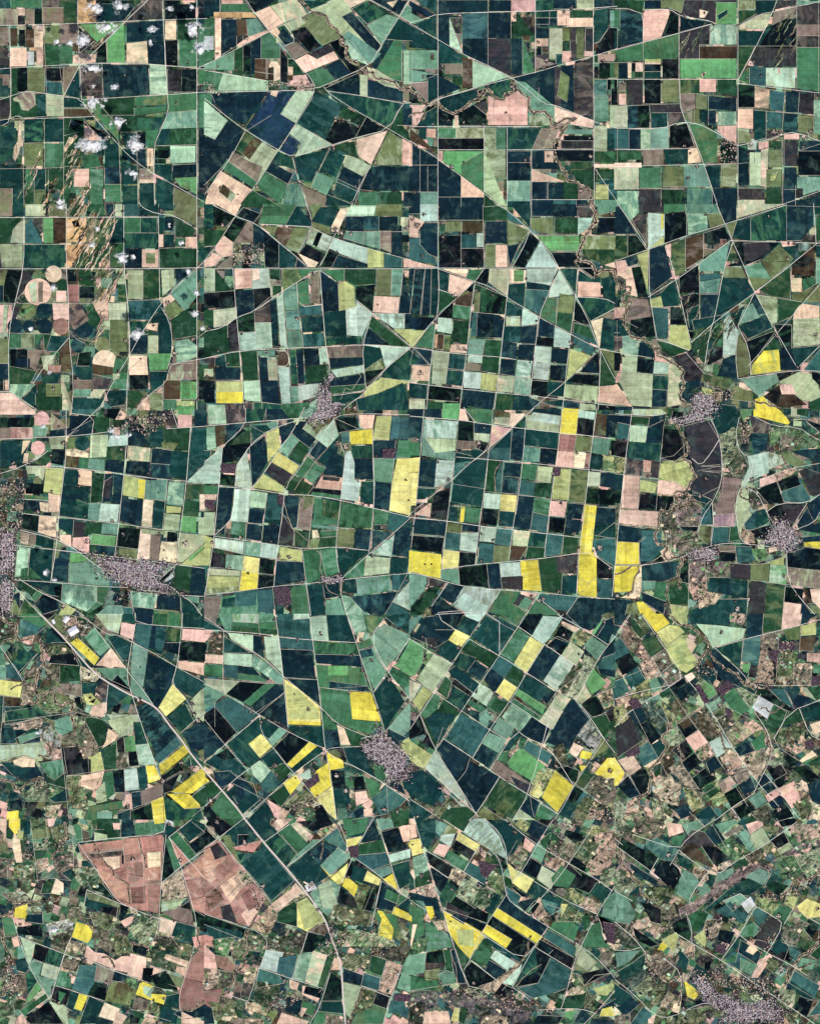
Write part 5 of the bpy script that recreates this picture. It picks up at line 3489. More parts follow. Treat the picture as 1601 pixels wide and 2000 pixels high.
d 11 25 37 27 35 40 10 37
k 0 24 10 26 9 38 0 36
l~ 0 36 9 38 8 50 0 49
k 36 28 40 16 50 18 54 28 54 36 46 41 36 38
g 38 20 48 17 50 23 40 26
v 9 38 22 40 21 52 8 50
q 22 39 29 40 28 49 22 49
w 22 49 29 49 28 54 21 53
v 29 40 36 41 34 54 28 53
o~ 20 55 48 57 47 68 19 65
l~ 36 41 52 38 60 46 58 58 48 64 34 60
t~ 34 56 56 58 50 68 33 67
q~ 7 51 20 52 18 78 5 77
k 19 66 47 68 44 80 18 78
q~ 3 78 34 79 34 93 3 90
n 0 50 7 51 6 63 0 63
d 0 63 6 63 5 73 0 73
n 3 90 23 93 24 100 19 104 2 103
n 23 93 33 94 31 100 40 108 34 116 20 122 18 104
g 30 100 40 108 36 114 28 120 28 100
k 54 13 72 8 82 24 84 46 82 60 66 68 58 66 64 54 60 44 54 36
v~ 64 48 82 44 82 60 70 68 60 64
k 45 1 54 2 53 7 44 6
d 75 4 80 0 95 0 98 8 96 14 84 21 78 16
l 97 0 108 0 106 6 100 10
s~ 84 22 96 13 94 26 100 34 106 46 98 54 84 52
o~ 87 42 96 34 102 42 100 50 92 50
g 90 44 96 40 101 44 98 49 92 48
w~ 84 52 100 50 94 66 94 90 78 92 76 74 82 62
v~ 85 52 98 52 94 64 84 66
s 94 64 100 54 110 60 100 66 106 74 102 82 100 94 98 100 95 84
e~ 98 32 108 36 106 52 100 56 96 50 102 42
q~ 94 92 106 94 110 104 104 106 98 100
d 56 64 60 62 76 70 70 76
w~ 46 70 62 72 70 78 66 92 50 90
v~ 36 76 50 82 52 96 40 100 36 94
w~ 40 96 66 94 74 104 60 112 46 114 40 108
n 68 84 76 73 77 90 67 90
o 66 90 76 91 75 104 64 102
n 76 91 90 92 89 104 75 106
g 90 91 94 92 97 102 89 103
v 104 4 122 12 120 19 108 18
n 106 18 120 19 118 32 108 36
y 108 0 128 0 134 6 137 10 135 12 108 5
g 142 0 152 0 150 6 142 4
k 137 8 150 10 160 20 160 12 150 8
m~ 122 14 140 14 150 18 160 26 160 30 140 30 130 26 120 30
b~ 120 18 128 15 130 24 120 26
w~ 130 20 146 22 138 32 128 34
n 138 32 160 30 160 42 140 34
j 108 36 118 33 130 36 132 42 112 51 106 54
o 128 34 138 34 150 42 142 46 132 40
q 113 54 125 50 127 56 113 61
q~ 124 50 140 44 142 48 127 56
v 136 0 138 0
k 127 56 142 50 145 59 130 64
k 112 62 127 56 131 72 120 74 108 60
c 130 64 146 58 153 69 150 73 132 72
v 143 48 154 44 160 50 160 66 154 68
n 150 46 160 42 160 50
n 150 74 160 66 160 82 154 88
v~ 102 60 110 62 116 74 108 78
k 118 80 130 72 149 74 140 90 138 94 124 84
v 130 74 149 74 144 84 136 92
d 109 80 118 77 121 88 108 94 102 86
k 106 94 121 90 123 94 116 101 108 100
c 100 86 112 78 108 94 102 94
n 142 90 150 76 156 90 144 95
n 144 94 160 88 160 97
T5 123 86 132 84 137 92 144 100 148 106 130 112 122 106 110 106 120 96
d 132 108 146 104 148 108 136 112
y 146 103 160 103 160 109 148 107
n 144 100 160 98 160 103 146 104
k 134 112 146 107 160 109 160 125 134 124
y 2 103 19 104 19 121 0 121
y 0 122 20 122 14 142 0 143
t 18 124 21 122 21 140 19 148 4 147 14 143
n 21 122 50 118 49 130 40 134 21 134
e 21 134 32 134 32 140 21 142
m 32 135 40 134 40 150 30 147
g 42 134 52 132 57 140 57 154 43 152
k 52 118 58 118 58 136 50 134
t 36 114 42 107 44 116 40 119
n 20 142 40 150 38 160 22 150
y 17 150 22 150 34 160 18 160
g 0 148 14 149 10 160 0 160
o 10 152 17 150 20 160 8 160
d 44 154 57 154 57 160 44 160
l 43 152 57 154 57 160 45 160
q~ 58 118 70 118 72 140 62 150 58 140
w~ 72 118 90 118 90 131 72 131
v 90 120 106 121 106 133 90 131
d 74 131 104 134 104 148 84 144 72 142
t~ 64 140 84 144 78 152 66 156
d 60 156 80 148 104 148 102 160 60 160
T5 56 110 80 106 81 117 58 118
w 81 106 92 106 92 111 81 111
k 81 111 94 110 94 118 81 117
c 95 106 106 107 110 118 96 120
b~ 106 108 118 110 122 116 110 120
t 120 108 127 106 128 110 120 112
o 106 121 121 120 120 134 106 133
p 121 121 134 122 134 137 120 135
l 120 119 132 115 132 122 121 121
w 134 123 160 126 160 140 140 138 135 132
v 106 134 118 136 117 160 103 160
g 118 136 133 138 131 160 117 160
k 133 138 147 140 146 151 132 150
x 147 140 160 140 160 150 150 152
t 152 140 160 140 160 156 154 150
q 132 150 146 152 145 160 131 160
k 146 150 154 160 145 160
o 152 152 160 154 160 160 154 160
R1 0 3 13 4 30 5 40 3
R1 14 -2 10 25 7 50 4 80 2 100 0 125
R1 0 122 20 122 50 117 60 111 80 105 96 104 112 106 130 108
R2 0 50 34 54
R2 38 14 34 54 32 80
R1 134 112 135 134 145 148 156 160
R2 0 89 34 93
R1 75 8 81 20 84 40 83 58 76 73 68 84 65 96
R1 76 73 77 90 75 106
R1 81 24 75 34 67 44 60 38
R2 67 44 82 43
R2 68 48 84 48
R1 160 42 146 44 125 50 106 58
R1 102 60 112 66 118 80 126 92 132 106
R1 118 80 128 73 150 73 160 66
R1 150 73 138 92
R1 138 95 156 88 160 80
R1 97 6 94 20 98 34 108 38 106 52 97 62 94 76 96 94 98 102 106 106
R1 108 5 124 13 144 14 152 20 160 24
R2 160 10 149 8 135 4
R1 149 9 160 18
R2 124 50 132 72
R2 104 133 103 160
R2 133 136 131 160
R2 106 133 160 140
R2 58 118 57 160
R2 94 106 95 120
R2 36 38 46 36 54 28
R2 26 14 38 8
V 1.2 50 12 54 22 57 32 54 38 60 44 62 54 57 64 48 66 47 70 54 72 58 68 62 72 52 77 44 74 43 80 36 78 35 86 34 94 31 98 34 104 42 108 37 116 44 118 52 116 50 126 50 134 52 140
V 0.7 0 129 6 128 12 123 18 122 16 132 14 140 10 146
V 0.7 41 134 40 144 43 152 42 160
V 0.7 98 60 98 68 106 72 108 78
V 0.8 130 36 133 42 138 48
T5 40 6 50 8 60 2 78 0 78 6 54 12 44 12
H 100 28 106 22 104 4 98 12 96 24
H 48 62 62 66 64 76 48 78
H 62 140 78 144 72 150 62 150
F 8 24 3
F 26 52 3
F 107 55 4
F 94 150 2
F 96 156 5
F 66 68 4
F 71 54 4
F 92 122 3
F 142 145 3
F 18 148 3
F 2 146 4
F 104 148 4
F 40 152 4
F 112 73 5
F 132 130 3
T 1200 1200
g 0 0 11 0 5 9 0 8
d 0 8 4 10 0 17
o~ 13 0 22 0 27 14 24 16 18 6
g 12 4 16 4 24 16 20 19 14 12
r~ 4 18 8 5 12 12 20 20 27 34 20 36 10 26
c 0 22 5 18 10 26 12 30 0 36
y 21 0 37 0 43 7 32 14
l 42 0 56 0 57 7 48 8 44 3
n 57 0 90 0 89 9 60 7
q~ 90 0 102 0 102 8 90 6
l 42 8 50 9 55 14 39 25 32 14
p 62 6 102 11 100 19 76 26 72 18
l 39 25 52 16 57 16 60 30 66 38 56 46 46 42
t 56 18 60 20 64 24 60 31 57 26
n 103 0 116 0 115 16 102 19
g 116 0 131 0 130 12 115 15
q 131 0 146 0 145 9 130 12
n 146 0 160 0 145 7
l 145 9 157 6 157 16 145 17
d 158 5 160 5 160 17 157 17
o 131 12 145 9 144 20 134 20
c 100 20 114 16 113 38 99 37
w~ 114 16 130 13 128 28 114 27
x 144 18 157 17 155 29 144 28
W 128 22 140 22 140 28 128 27
W 120 28 128 28 126 38 120 34
q~ 114 28 121 28 124 40 124 55 110 54 112 38
o~ 130 28 142 29 140 50 126 50
v 142 30 150 31 149 35 142 35
q 150 30 160 30 160 38 150 37
d 76 27 100 20 98 42 88 34
n 72 28 78 27 102 48 102 54 98 57 78 44
c 66 40 80 44 79 52 70 50
b 99 39 106 38 104 46 100 45
v 106 39 112 40 110 50 104 49
t~ 128 48 140 48 138 56 124 56
w~ 140 38 154 38 154 56 139 56
W 154 48 160 48 160 55 153 56
m 155 39 160 39 160 46 154 46
g 20 21 32 16 38 26 28 34
w~ 28 33 38 27 46 37 36 46
w~ 36 46 46 38 53 47 43 56
t 54 48 60 45 63 49 58 53
d 63 46 72 40 80 48 76 56
k 0 36 10 28 18 40 6 48
d 7 48 18 41 24 51 13 59
c 0 52 6 49 12 60 0 66
q~ 19 38 30 34 36 48 26 54
e 26 54 32 48 37 58 30 62
k 43 56 54 49 60 60 52 68
g 34 61 42 56 46 61 37 66
e 28 66 34 62 37 68 30 71
l~ 14 58 26 50 28 64 14 66
q~ 0 66 18 62 14 70 4 76
x~ 42 72 50 64 60 72 68 70 60 78 50 84
b 66 56 73 51 80 62 71 68
W 62 56 66 54 74 68 70 70
W 79 58 88 51 93 56 84 64
m 84 64 93 57 106 74 96 80
s~ 92 54 112 64 106 74 100 66
e 71 71 82 64 84 70 74 78
o~ 75 78 86 70 90 76 80 82
W 86 73 91 74 92 80 88 80
v~ 78 84 88 76 94 84 84 92
x~ 58 80 70 72 84 94 73 100
k 48 86 58 80 66 90 55 97
n 78 46 88 48 100 57 92 58
z 112 63 124 70 119 82 107 73
k 112 58 118 58 139 74 134 76 124 70 110 62
c 120 58 132 58 140 74 130 68
n 134 60 156 66 158 70 144 74 138 68
g 149 57 160 56 160 66 154 69
s 146 58 150 57 158 68 150 64
g 124 70 136 76 126 94 121 92 118 84
g 134 76 144 74 150 82 130 88
d 145 74 160 68 160 82 150 84
x~ 128 90 150 82 148 96 134 104 126 100
t 152 86 160 83 160 92 156 94
g 150 90 160 98 156 98 150 94
q~ 86 92 96 84 110 92 92 104
q~ 100 86 108 82 116 90 108 92
m 106 100 116 92 118 104 110 107
n 93 105 103 100 109 107 97 111
j 73 100 84 94 92 104 80 112
P 55 97 65 90 73 100 62 107
q~ 62 107 73 100 78 110 68 115
k 44 106 55 98 61 108 53 114
s~ 36 94 48 88 54 98 44 103
k 52 116 62 108 68 116 57 124
n 71 116 78 110 84 119 74 124
k 60 128 70 120 80 128 66 136
x 48 84 58 78 64 84 54 90
l~ 30 74 38 68 46 82 42 86
c~ 22 70 34 66 42 84 34 90
W 10 68 17 65 22 72 14 74
n 11 76 20 71 26 82 16 88
l~ 0 72 8 70 10 82 0 88
v 0 90 12 80 22 98 2 112
k 18 88 27 82 36 96 28 102
d 28 102 38 96 40 108 33 112
c 16 106 26 99 34 112 22 119
W 8 108 18 102 20 108 10 112
q 2 114 14 109 21 120 12 126
t 22 119 34 112 36 116 28 120
y 0 111 8 124 2 134 0 134
n 2 134 10 126 20 141 12 144
k 12 126 24 120 27 128 26 138 20 141
g 30 124 36 119 36 124 32 128
x~ 34 112 44 108 48 116 40 124
w~ 42 120 52 117 66 136 56 136
t~ 30 130 40 124 52 134 50 150 36 146 30 140
q~ 8 146 18 144 24 160 4 160
s~ 0 146 10 146 8 156 0 160
s~ 28 142 38 148 40 160 30 160
n 46 152 56 148 62 156 52 160
d 62 157 74 149 80 157 68 164
l~ 52 134 66 140 70 150 60 154
l~ 68 136 80 130 90 146 78 150
g 68 137 76 132 82 138 74 144
k 85 140 96 134 101 144 91 151
n 96 134 106 127 110 136 102 143
q 84 130 90 126 95 132 89 136
w 80 132 85 129 88 136 84 139
q~ 82 112 96 108 104 122 90 126
w~ 90 122 104 118 108 126 96 133
t~ 98 112 116 104 120 116 110 130
q~ 84 104 92 105 96 112 86 112
n 108 138 117 123 122 130 112 136
n 114 135 124 130 126 136 118 141
k 117 118 128 114 134 124 124 130
k 122 130 132 125 136 130 128 136
P 127 136 140 130 146 146 138 152
t 140 132 146 131 146 138 140 138
q 117 142 127 136 129 141 120 147
n 120 147 130 142 132 147 123 152
e 104 144 113 138 119 146 111 152
k 92 152 104 146 110 153 98 160
v~ 106 156 118 148 124 158 114 162
k 122 154 134 148 140 158 126 162
o~ 138 148 150 142 156 154 146 160
n 150 132 160 130 160 150 154 146
k 138 120 150 118 160 128 152 132
k 131 111 140 112 145 115 137 120
t 144 114 154 106 158 110 146 116
g 150 116 160 110 160 118 154 118
q~ 132 104 148 96 154 104 140 110
W 148 100 154 98 156 104 150 106
w~ 108 108 118 108 120 114 112 114
s~ 116 112 132 116 124 120 118 116
t~ 154 150 160 148 160 160 150 160
s~ 122 104 132 106 130 114 122 110
R1 0 18 12 0
R1 21 0 36 22 54 48 44 56 13 74 0 88
R1 54 48 66 62 78 80 92 104 110 130 128 150
R1 76 26 102 19 131 12 160 4
R1 78 26 102 48 104 54 122 56 160 55
R1 114 62 107 74 116 86 122 98 122 112 116 124 108 140
R1 108 140 91 151 78 161
R1 91 151 98 161
R1 0 66 20 60 44 55
R2 14 74 28 102 34 112
R2 34 44 56 78 66 92 80 112 104 150
R1 116 123 130 140 144 160
R2 30 40 0 52
R2 84 92 92 104
R2 84 66 70 70 48 86
R1 124 97 136 76 160 67
R1 144 74 152 94 160 98
R2 98 40 101 18
R2 128 12 126 50
R2 153 38 153 56
R2 2 112 20 141
R2 39 25 55 16
R2 28 34 40 26
R2 48 84 52 116 66 137
R2 70 140 90 128 106 118
R2 145 9 144 30
R2 91 74 106 82 116 90
R2 124 96 128 104 140 112
R2 58 154 66 162
V 1.2 44 0 50 8 58 8 62 12 70 18 74 26 68 32 64 42
V 1.0 74 28 78 36 86 42 94 46 100 52 106 56
V 1.2 46 82 38 94 40 104 36 114 28 122 28 136 26 142 18 144 22 152 26 162
V 1.4 117 88 119 96 122 104 121 112
V 0.8 72 76 78 88 84 98 86 104
V 0.8 50 102 54 112
V 0.7 114 72 124 76 132 70
V 0.7 34 142 38 160
V 0.7 126 100 136 106 144 114
H 62 38 78 40 80 48 64 50
H 130 20 142 22 134 36 126 40
F 33 17 3
F 83 14 3
F 19 32 2
F 56 66 4
F 97 6 5
F 136 54 4
F 118 56 4
F 110 56 4
F 68 114 4
F 64 122 5
F 76 125 3
F 134 128 5
F 142 134 4
F 128 152 5
F 26 44 4
F 82 71 4
F 104 140 3
F 94 158 4
F 122 141 1
F 88 122 4
F 150 104 3
F 127 90 2
T 1200 1600
s~ 0 0 6 0 14 6 10 12 0 14
w~ 14 0 38 0 40 12 26 16 16 10
o~ 14 10 28 12 22 20 12 14
q 40 2 52 4 54 10 42 14
e 52 4 66 0 69 6 58 13
c 66 0 76 0 70 6
m 44 14 56 12 52 22 44 20
k 5 14 34 30 28 41 2 22
c 24 14 30 12 50 24 43 35 24 22
k 35 32 48 34 52 44 46 56 30 42
n 12 34 34 48 28 50 20 46 12 38
d 48 26 60 32 58 40 50 36
e 52 38 60 42 66 48 58 64 48 58
q~ 62 36 72 40 70 46 60 42
v 60 8 70 10 78 20 58 24 52 18
x 52 20 62 18 78 38 70 36 52 26
n 70 10 78 4 88 18 80 22
k 67 20 80 22 88 28 86 32 80 38 72 28
e 77 4 92 0 97 2 84 11
w 84 12 99 4 101 6 88 14
b~ 80 20 90 14 104 26 96 32 86 28
e 95 12 102 8 109 18 105 26
s 106 12 115 5 122 18 110 24 105 16
q 102 4 114 0 117 5 106 12
k 126 0 142 0 140 4 130 6
o~ 114 2 128 6 126 12 120 12
k 122 16 132 10 136 18 126 24
s 127 24 136 18 140 22 130 28
o~ 114 22 122 18 126 24 118 28
x~ 100 28 112 22 118 30 108 36
q~ 136 4 160 4 160 14 142 18 136 10
t~ 80 36 90 32 91 36 80 42
g 92 34 102 30 104 36 94 39
e 80 42 92 38 94 44 78 50
d 72 42 80 44 74 54
e 62 54 70 48 76 56 68 62
t~ 64 52 72 40 73 46 68 52
i~ 50 70 62 64 76 56 88 46 100 36 114 34 124 38 116 40 100 46 88 54 72 64 60 74 52 78
i~ 122 32 140 22 160 15 160 19 142 26 126 34
e 102 44 113 38 122 42 116 52 103 46
d 116 52 124 42 128 44 122 53
d 68 72 90 54 104 46 116 52 104 60 92 58 76 70
m~ 130 30 140 28 146 40 140 50 128 44
s~ 141 30 160 22 160 38 152 48 146 40
k 122 48 136 52 128 60 118 54
l~ 136 54 144 56 140 70 132 66
l 133 60 144 60 140 70
h 142 68 150 62 160 66 160 76 150 78 144 72
m 124 66 139 70 133 80 122 76
l~ 110 58 122 62 130 66 122 76 110 66
e 85 64 98 58 104 62 92 72
z 98 66 106 60 110 67 104 74
c 78 72 90 64 98 72 104 74 100 82 90 78
m 100 84 108 80 114 86 108 92 97 92
c 106 72 114 68 120 76 112 84
v 112 86 122 76 132 80 120 96 110 94
v 110 94 120 96 122 104 108 98
g 58 74 66 71 73 74 66 88 60 88
t~ 72 78 80 78 78 84 68 88
k 45 82 56 76 60 90 58 96 46 88
l 61 92 70 86 72 96 70 100
t~ 73 86 84 80 80 92 74 94
k 82 86 94 88 90 98 80 94
d 92 96 98 90 102 95 88 108 84 110
W 80 98 88 98 84 106 78 102
n 98 94 114 104 112 114 96 104
t 106 97 112 102 108 106 102 103
c 86 108 94 102 104 110 98 118 88 114
e 98 108 112 114 106 122 98 118
m 84 112 96 104 94 112
q 112 110 121 105 123 108 112 124 106 124
o~ 120 108 130 112 124 120 118 116
d 121 100 130 92 136 100 132 110 124 104
k 126 106 132 103 139 108 136 112
c 136 98 148 106 142 112 136 108
g 152 106 160 98 160 108 158 110
e 146 108 158 110 154 118 142 116
w~ 132 82 146 86 142 100 130 96
k 146 84 152 78 160 82 154 94
w~ 140 76 152 82 146 88 138 82
c 140 118 160 130 156 140 136 128
d 138 126 152 136 156 140 150 142 136 130
s~ 130 130 142 136 138 150 126 142
k 144 138 155 142 150 154 140 150
c 150 154 160 140 160 152
o~ 131 152 144 150 144 160 136 160
y 54 126 60 130 67 136 62 141 56 138
k 62 142 70 138 78 144 64 146
o~ 42 134 50 140 48 150 32 152
t 46 144 52 142 50 152 44 150
o~ 28 130 40 128 40 140 28 148
s 112 136 116 140 110 144 104 138
y 35 98 41 92 43 98 38 103 33 102
l 36 94 48 88 50 92 46 104
q~ 48 92 62 98 62 110 52 104
d 52 102 58 110 56 118 48 114
l 40 124 48 116 46 122 42 126
w~ 28 106 50 106 44 124 30 118
v~ 26 110 34 118 36 124 26 140 22 130
q~ 16 78 26 76 38 86 32 92 16 82
k 14 84 34 98 28 100 16 94
k 20 64 36 70 36 82 28 80
l 23 57 28 56 32 65 24 62
e 0 56 10 62 17 74 12 82 0 80
b~ 0 62 4 70 2 76 0 76
s~ 0 38 16 50 10 60 0 56
d 10 59 20 50 20 58
o~ 22 54 44 52 46 60 30 66
w~ 34 66 46 66 50 76 36 80
d~ 0 82 12 90 20 100 0 98
e 0 104 20 102 10 112 2 116
d 2 120 24 106 22 116 8 130
c~ 8 126 26 114 22 132 12 134
s~ 14 132 28 122 30 132 20 142
n 0 130 20 144 8 154 2 148
d 0 128 14 138 4 146 0 144
t 0 146 4 150 0 154
c 12 160 22 146 29 152 28 158 22 160
w~ 0 154 12 152 12 160 0 160
o~ 50 150 74 146 68 160 48 160
q 26 156 32 152 30 160 26 160
o~ 32 152 46 154 44 160 30 160
k 70 112 76 110 74 118 70 118
T5 70 134 84 136 104 144 124 140 132 150 134 160 80 160 86 152 68 140
T5 62 120 76 130 86 144 90 152 80 150 68 140 58 124
H 56 116 80 120 104 126 128 142 120 146 96 134 70 126
H 24 106 36 114 32 128 26 120
H 80 110 88 116 84 122 76 118
H 72 80 80 84 76 94 70 96
H 118 56 130 62 124 66 116 60
H 136 56 150 46 156 48 140 62
H 118 90 124 94 122 104 116 102
H 90 126 120 124 128 132 120 138
H 36 84 48 72 44 86 32 92
R1 0 20 30 42 36 47
R1 34 30 27 42
R1 0 56 14 64
R1 0 80 14 92 24 104 26 110
R1 0 125 14 136 32 154 44 155 66 144 74 144
R1 0 102 10 103 20 100
R1 14 12 50 24 56 15 78 0
R1 50 24 43 36
R1 50 24 62 34 80 44 92 34 114 22 142 2
R1 45 34 52 40
R1 62 66 57 64 64 52 72 42
R1 0 15 6 20
R1 46 88 62 98 83 110 106 126 130 142 156 160
R1 55 72 60 84 60 98
R1 110 68 96 92 83 110
R1 90 84 96 90 114 102 138 114 150 122
R1 98 58 110 68 124 76 132 82 119 104 107 124
R1 139 70 132 82
R1 144 72 160 82
R1 84 64 98 58
R2 67 20 80 40
R2 76 4 90 28
R2 106 12 96 4
R2 122 18 130 26
R1 40 110 52 120 52 140
R2 22 146 12 160
R2 140 118 130 136 126 142
R2 150 154 160 142
R2 46 32 56 50
R2 116 54 122 42
R2 48 58 57 64
R2 88 112 106 124
R2 0 120 14 112 24 104
V 1.0 4 24 4 34 12 42 18 48 20 58 26 64
V 1.2 160 40 154 46 146 46 138 50 134 56 130 64
V 1.2 160 88 158 98 152 104 144 110 138 116 134 128
V 0.8 142 116 150 116 154 112
V 1.0 24 104 28 116 36 124 42 128 50 124
V 0.8 52 122 52 134 50 146
V 0.8 14 80 12 86 18 96
F 42 28 4
F 82 40 2
F 30 122 5
F 52 86 2
F 64 56 3
F 86 98 4
F 94 68 5
F 92 78 5
F 116 60 4
F 128 76 5
F 158 70 3
F 106 94 4
F 114 104 4
F 120 40 5
F 82 138 4
F 130 118 5
F 116 130 5
F 136 44 3
F 6 10 3
F 26 64 4
F 20 8 5
F 82 78 4
F 60 106 4
F 48 46 2
F 42 148 4
F 54 148 4
F 70 152 4
F 152 20 4
T 1200 780 3.268
v 41 16 57 12 63 22 64 46 58 60 46 55 44 52 48 40 42 30 43 22
d 59 4 64 3 72 4 75 9 74 14 66 20 63 21 59 14
s~ 63 22 72 16 73 24 74 31 69 38 64 36
g~ 69 38 74 32 77 36 77 46 72 45 68 42
w 64 46 76 47 72 60 71 74 60 74 60 64 63 56
i 60 69 72 68 72 76 59 76
s 74 58 80 53 80 62 76 62 82 69 76 76 75 82 73 74 71 64
j 79 34 92 31 92 44 80 49 77 54 76 50 80 40
k 28 17 38 18 40 27 40 34 36 37 27 35
l 27 38 34 39 44 36 47 41 46 50 40 54 36 50 26 47
t 26 48 36 49 44 54 40 58 25 56
l 15 48 25 50 24 56 15 55
q 5 45 15 46 14 66 4 65
k 15 57 28 58 31 62 30 66 14 65
q 3 66 26 67 25 76 2 74
v~ 27 66 33 68 34 76 38 84 30 80 26 72
i~ 33 68 46 62 52 66 50 76 40 76 36 72
k 38 75 50 76 49 79 40 78
w~ 33 78 48 79 54 86 46 91 34 90
c 52 64 57 62 58 75 50 75
o 50 75 58 76 57 86 50 84
c 58 76 68 76 68 85 58 86
g 68 76 73 76 75 84 68 85
d 46 54 58 60 54 63 48 58
n 2 75 16 77 18 82 14 85 1 84
c 16 78 24 78 30 88 22 97 15 97
t 27 91 32 87 34 92 30 97
i~ 44 96 54 96 54 104 48 112 44 108
i~ 55 97 64 95 68 98 62 103 55 104
w 62 87 72 87 72 92 62 91
k 62 92 72 92 71 97 62 97
c 73 88 82 88 82 98 73 96
R2 58 12 61 20 63 23
R2 52 40 63 40
R2 54 43 63 44
R2 46 60 54 62
T 0 1330 2.551
o~ 28 12 36 8 44 8 44 14 52 20 46 24 36 24 32 18
d 4 23 14 22 28 18 34 22 40 26 40 30 34 28 18 32 4 33
t~ 8 34 28 28 34 30 32 35 20 38 10 36
n 1 36 14 36 22 38 14 43 10 48 1 49
e 14 43 29 38 31 42 16 48
n 16 48 30 43 32 47 24 48
e 42 30 52 26 56 30 56 38 48 42 42 38
w~ 40 42 50 47 58 44 58 38 66 34 70 42 64 50 52 50 44 48
z~ 32 36 40 34 40 40 34 42
z~ 40 44 47 46 46 50 41 50
s 0 49 20 48 34 46 40 52 36 56 26 60 14 58 0 61
q~ 34 48 40 46 47 52 48 59 40 61 36 56
t 10 61 18 57 27 60 27 66 18 66 11 64
d 0 62 9 62 18 67 26 66 20 72 10 72
m 31 63 48 60 50 70 42 76 36 72
g 37 76 46 74 52 78 50 84
d 38 90 52 82 53 92 42 93
s~ 18 86 32 76 40 82 36 92 20 90
g 66 28 76 28 83 34 80 46 76 52 68 40
s~ 57 27 66 27 65 33 58 34
t 83 36 91 41 88 46 78 52 81 46
k 49 51 60 50 66 56 60 60 70 60 70 72 52 72 50 60
w~ 62 54 72 52 76 52 74 56 64 60
o~ 52 73 62 72 60 80 66 82 66 92 56 96 54 86
t 64 72 80 69 78 78 74 83 66 80 60 80
l 64 10 70 9 78 17 74 19 66 18
k 67 13 70 11 70 14
k 68 16 74 13 72 17
t 70 26 76 18 82 16 82 24 76 27 70 27
s 83 30 100 26 104 30 92 42 84 34
R2 4 33 18 31 34 28 42 31
R2 14 48 12 44 20 40
"""
random.seed(7)
R = random.random
def U(a, b): return a + (b - a) * R()
def wx(px): return (px - 800.5) * PX
def wy(py): return (1000.0 - py) * PX

# ------------------------------------------------------------------ materials
def srgb(c):
    f = lambda v: v / 12.92 if v <= 0.04045 else ((v + 0.055) / 1.055) ** 2.4
    return tuple(f(v / 255.0) for v in c)
PAL = {'n': (22, 43, 54), 'k': (13, 21, 27), 'd': (23, 58, 57), 'g': (36, 70, 48), 'm': (65, 112, 80), 'b': (101, 158, 101),
       'e': (110, 149, 127), 'p': (176, 204, 172), 'j': (180, 204, 184), 's': (170, 183, 148), 'o': (108, 120, 82),
       't': (238, 209, 178), 'q': (224, 187, 167), 'r': (152, 115, 104), 'w': (132, 118, 106), 'v': (57, 55, 58),
       'y': (222, 207, 80), 'h': (226, 219, 136), 'l': (180, 187, 124), 'c': (57, 97, 95), 'x': (74, 60, 46),
       'z': (198, 201, 200), 'a': (206, 168, 122), 'i': (146, 120, 128), 'f': (98, 84, 104), 'u': (184, 138, 122), 'P': (232, 186, 172), 'N': (36, 60, 86)}
NAME = {'n': 'navy', 'k': 'black', 'd': 'dark-teal', 'g': 'dark-green', 'm': 'green', 'b': 'bright-green', 'e': 'mint-green',
        'p': 'pale-mint', 'j': 'pale-grey-green', 's': 'sage', 'o': 'olive', 't': 'tan', 'q': 'pinkish', 'r': 'reddish-brown',
        'w': 'grey-brown', 'v': 'charcoal', 'y': 'yellow', 'h': 'pale-yellow', 'l': 'lemon-green', 'c': 'slate-teal',
        'x': 'dark-brown', 'z': 'whitish', 'a': 'orange-tan', 'i': 'mauve', 'f': 'plum-grey', 'u': 'brick-red', 'P': 'salmon-pink', 'N': 'steel-blue'}
LIN = {k: srgb(v) for k, v in PAL.items()}
# what shows through a crop in patches: its neighbour tones
TONES = {'n': 'dkc', 'k': 'vgn', 'd': 'mnc', 'g': 'okm', 'm': 'oeg', 'b': 'omo', 'e': 'mpc', 'p': 'esb', 'j': 'eso', 's': 'otj', 'o': 'gxs',
       't': 'qsw', 'q': 'wtr', 'r': 'wqx', 'w': 'svo', 'v': 'wkn', 'y': 'lho', 'h': 'ysl', 'l': 'ohm', 'c': 'den', 'x': 'okw', 'z': 'stj',
       'a': 'txq', 'i': 'vqw', 'f': 'ikv', 'u': 'rqw', 'P': 'qtu', 'N': 'ncd'}

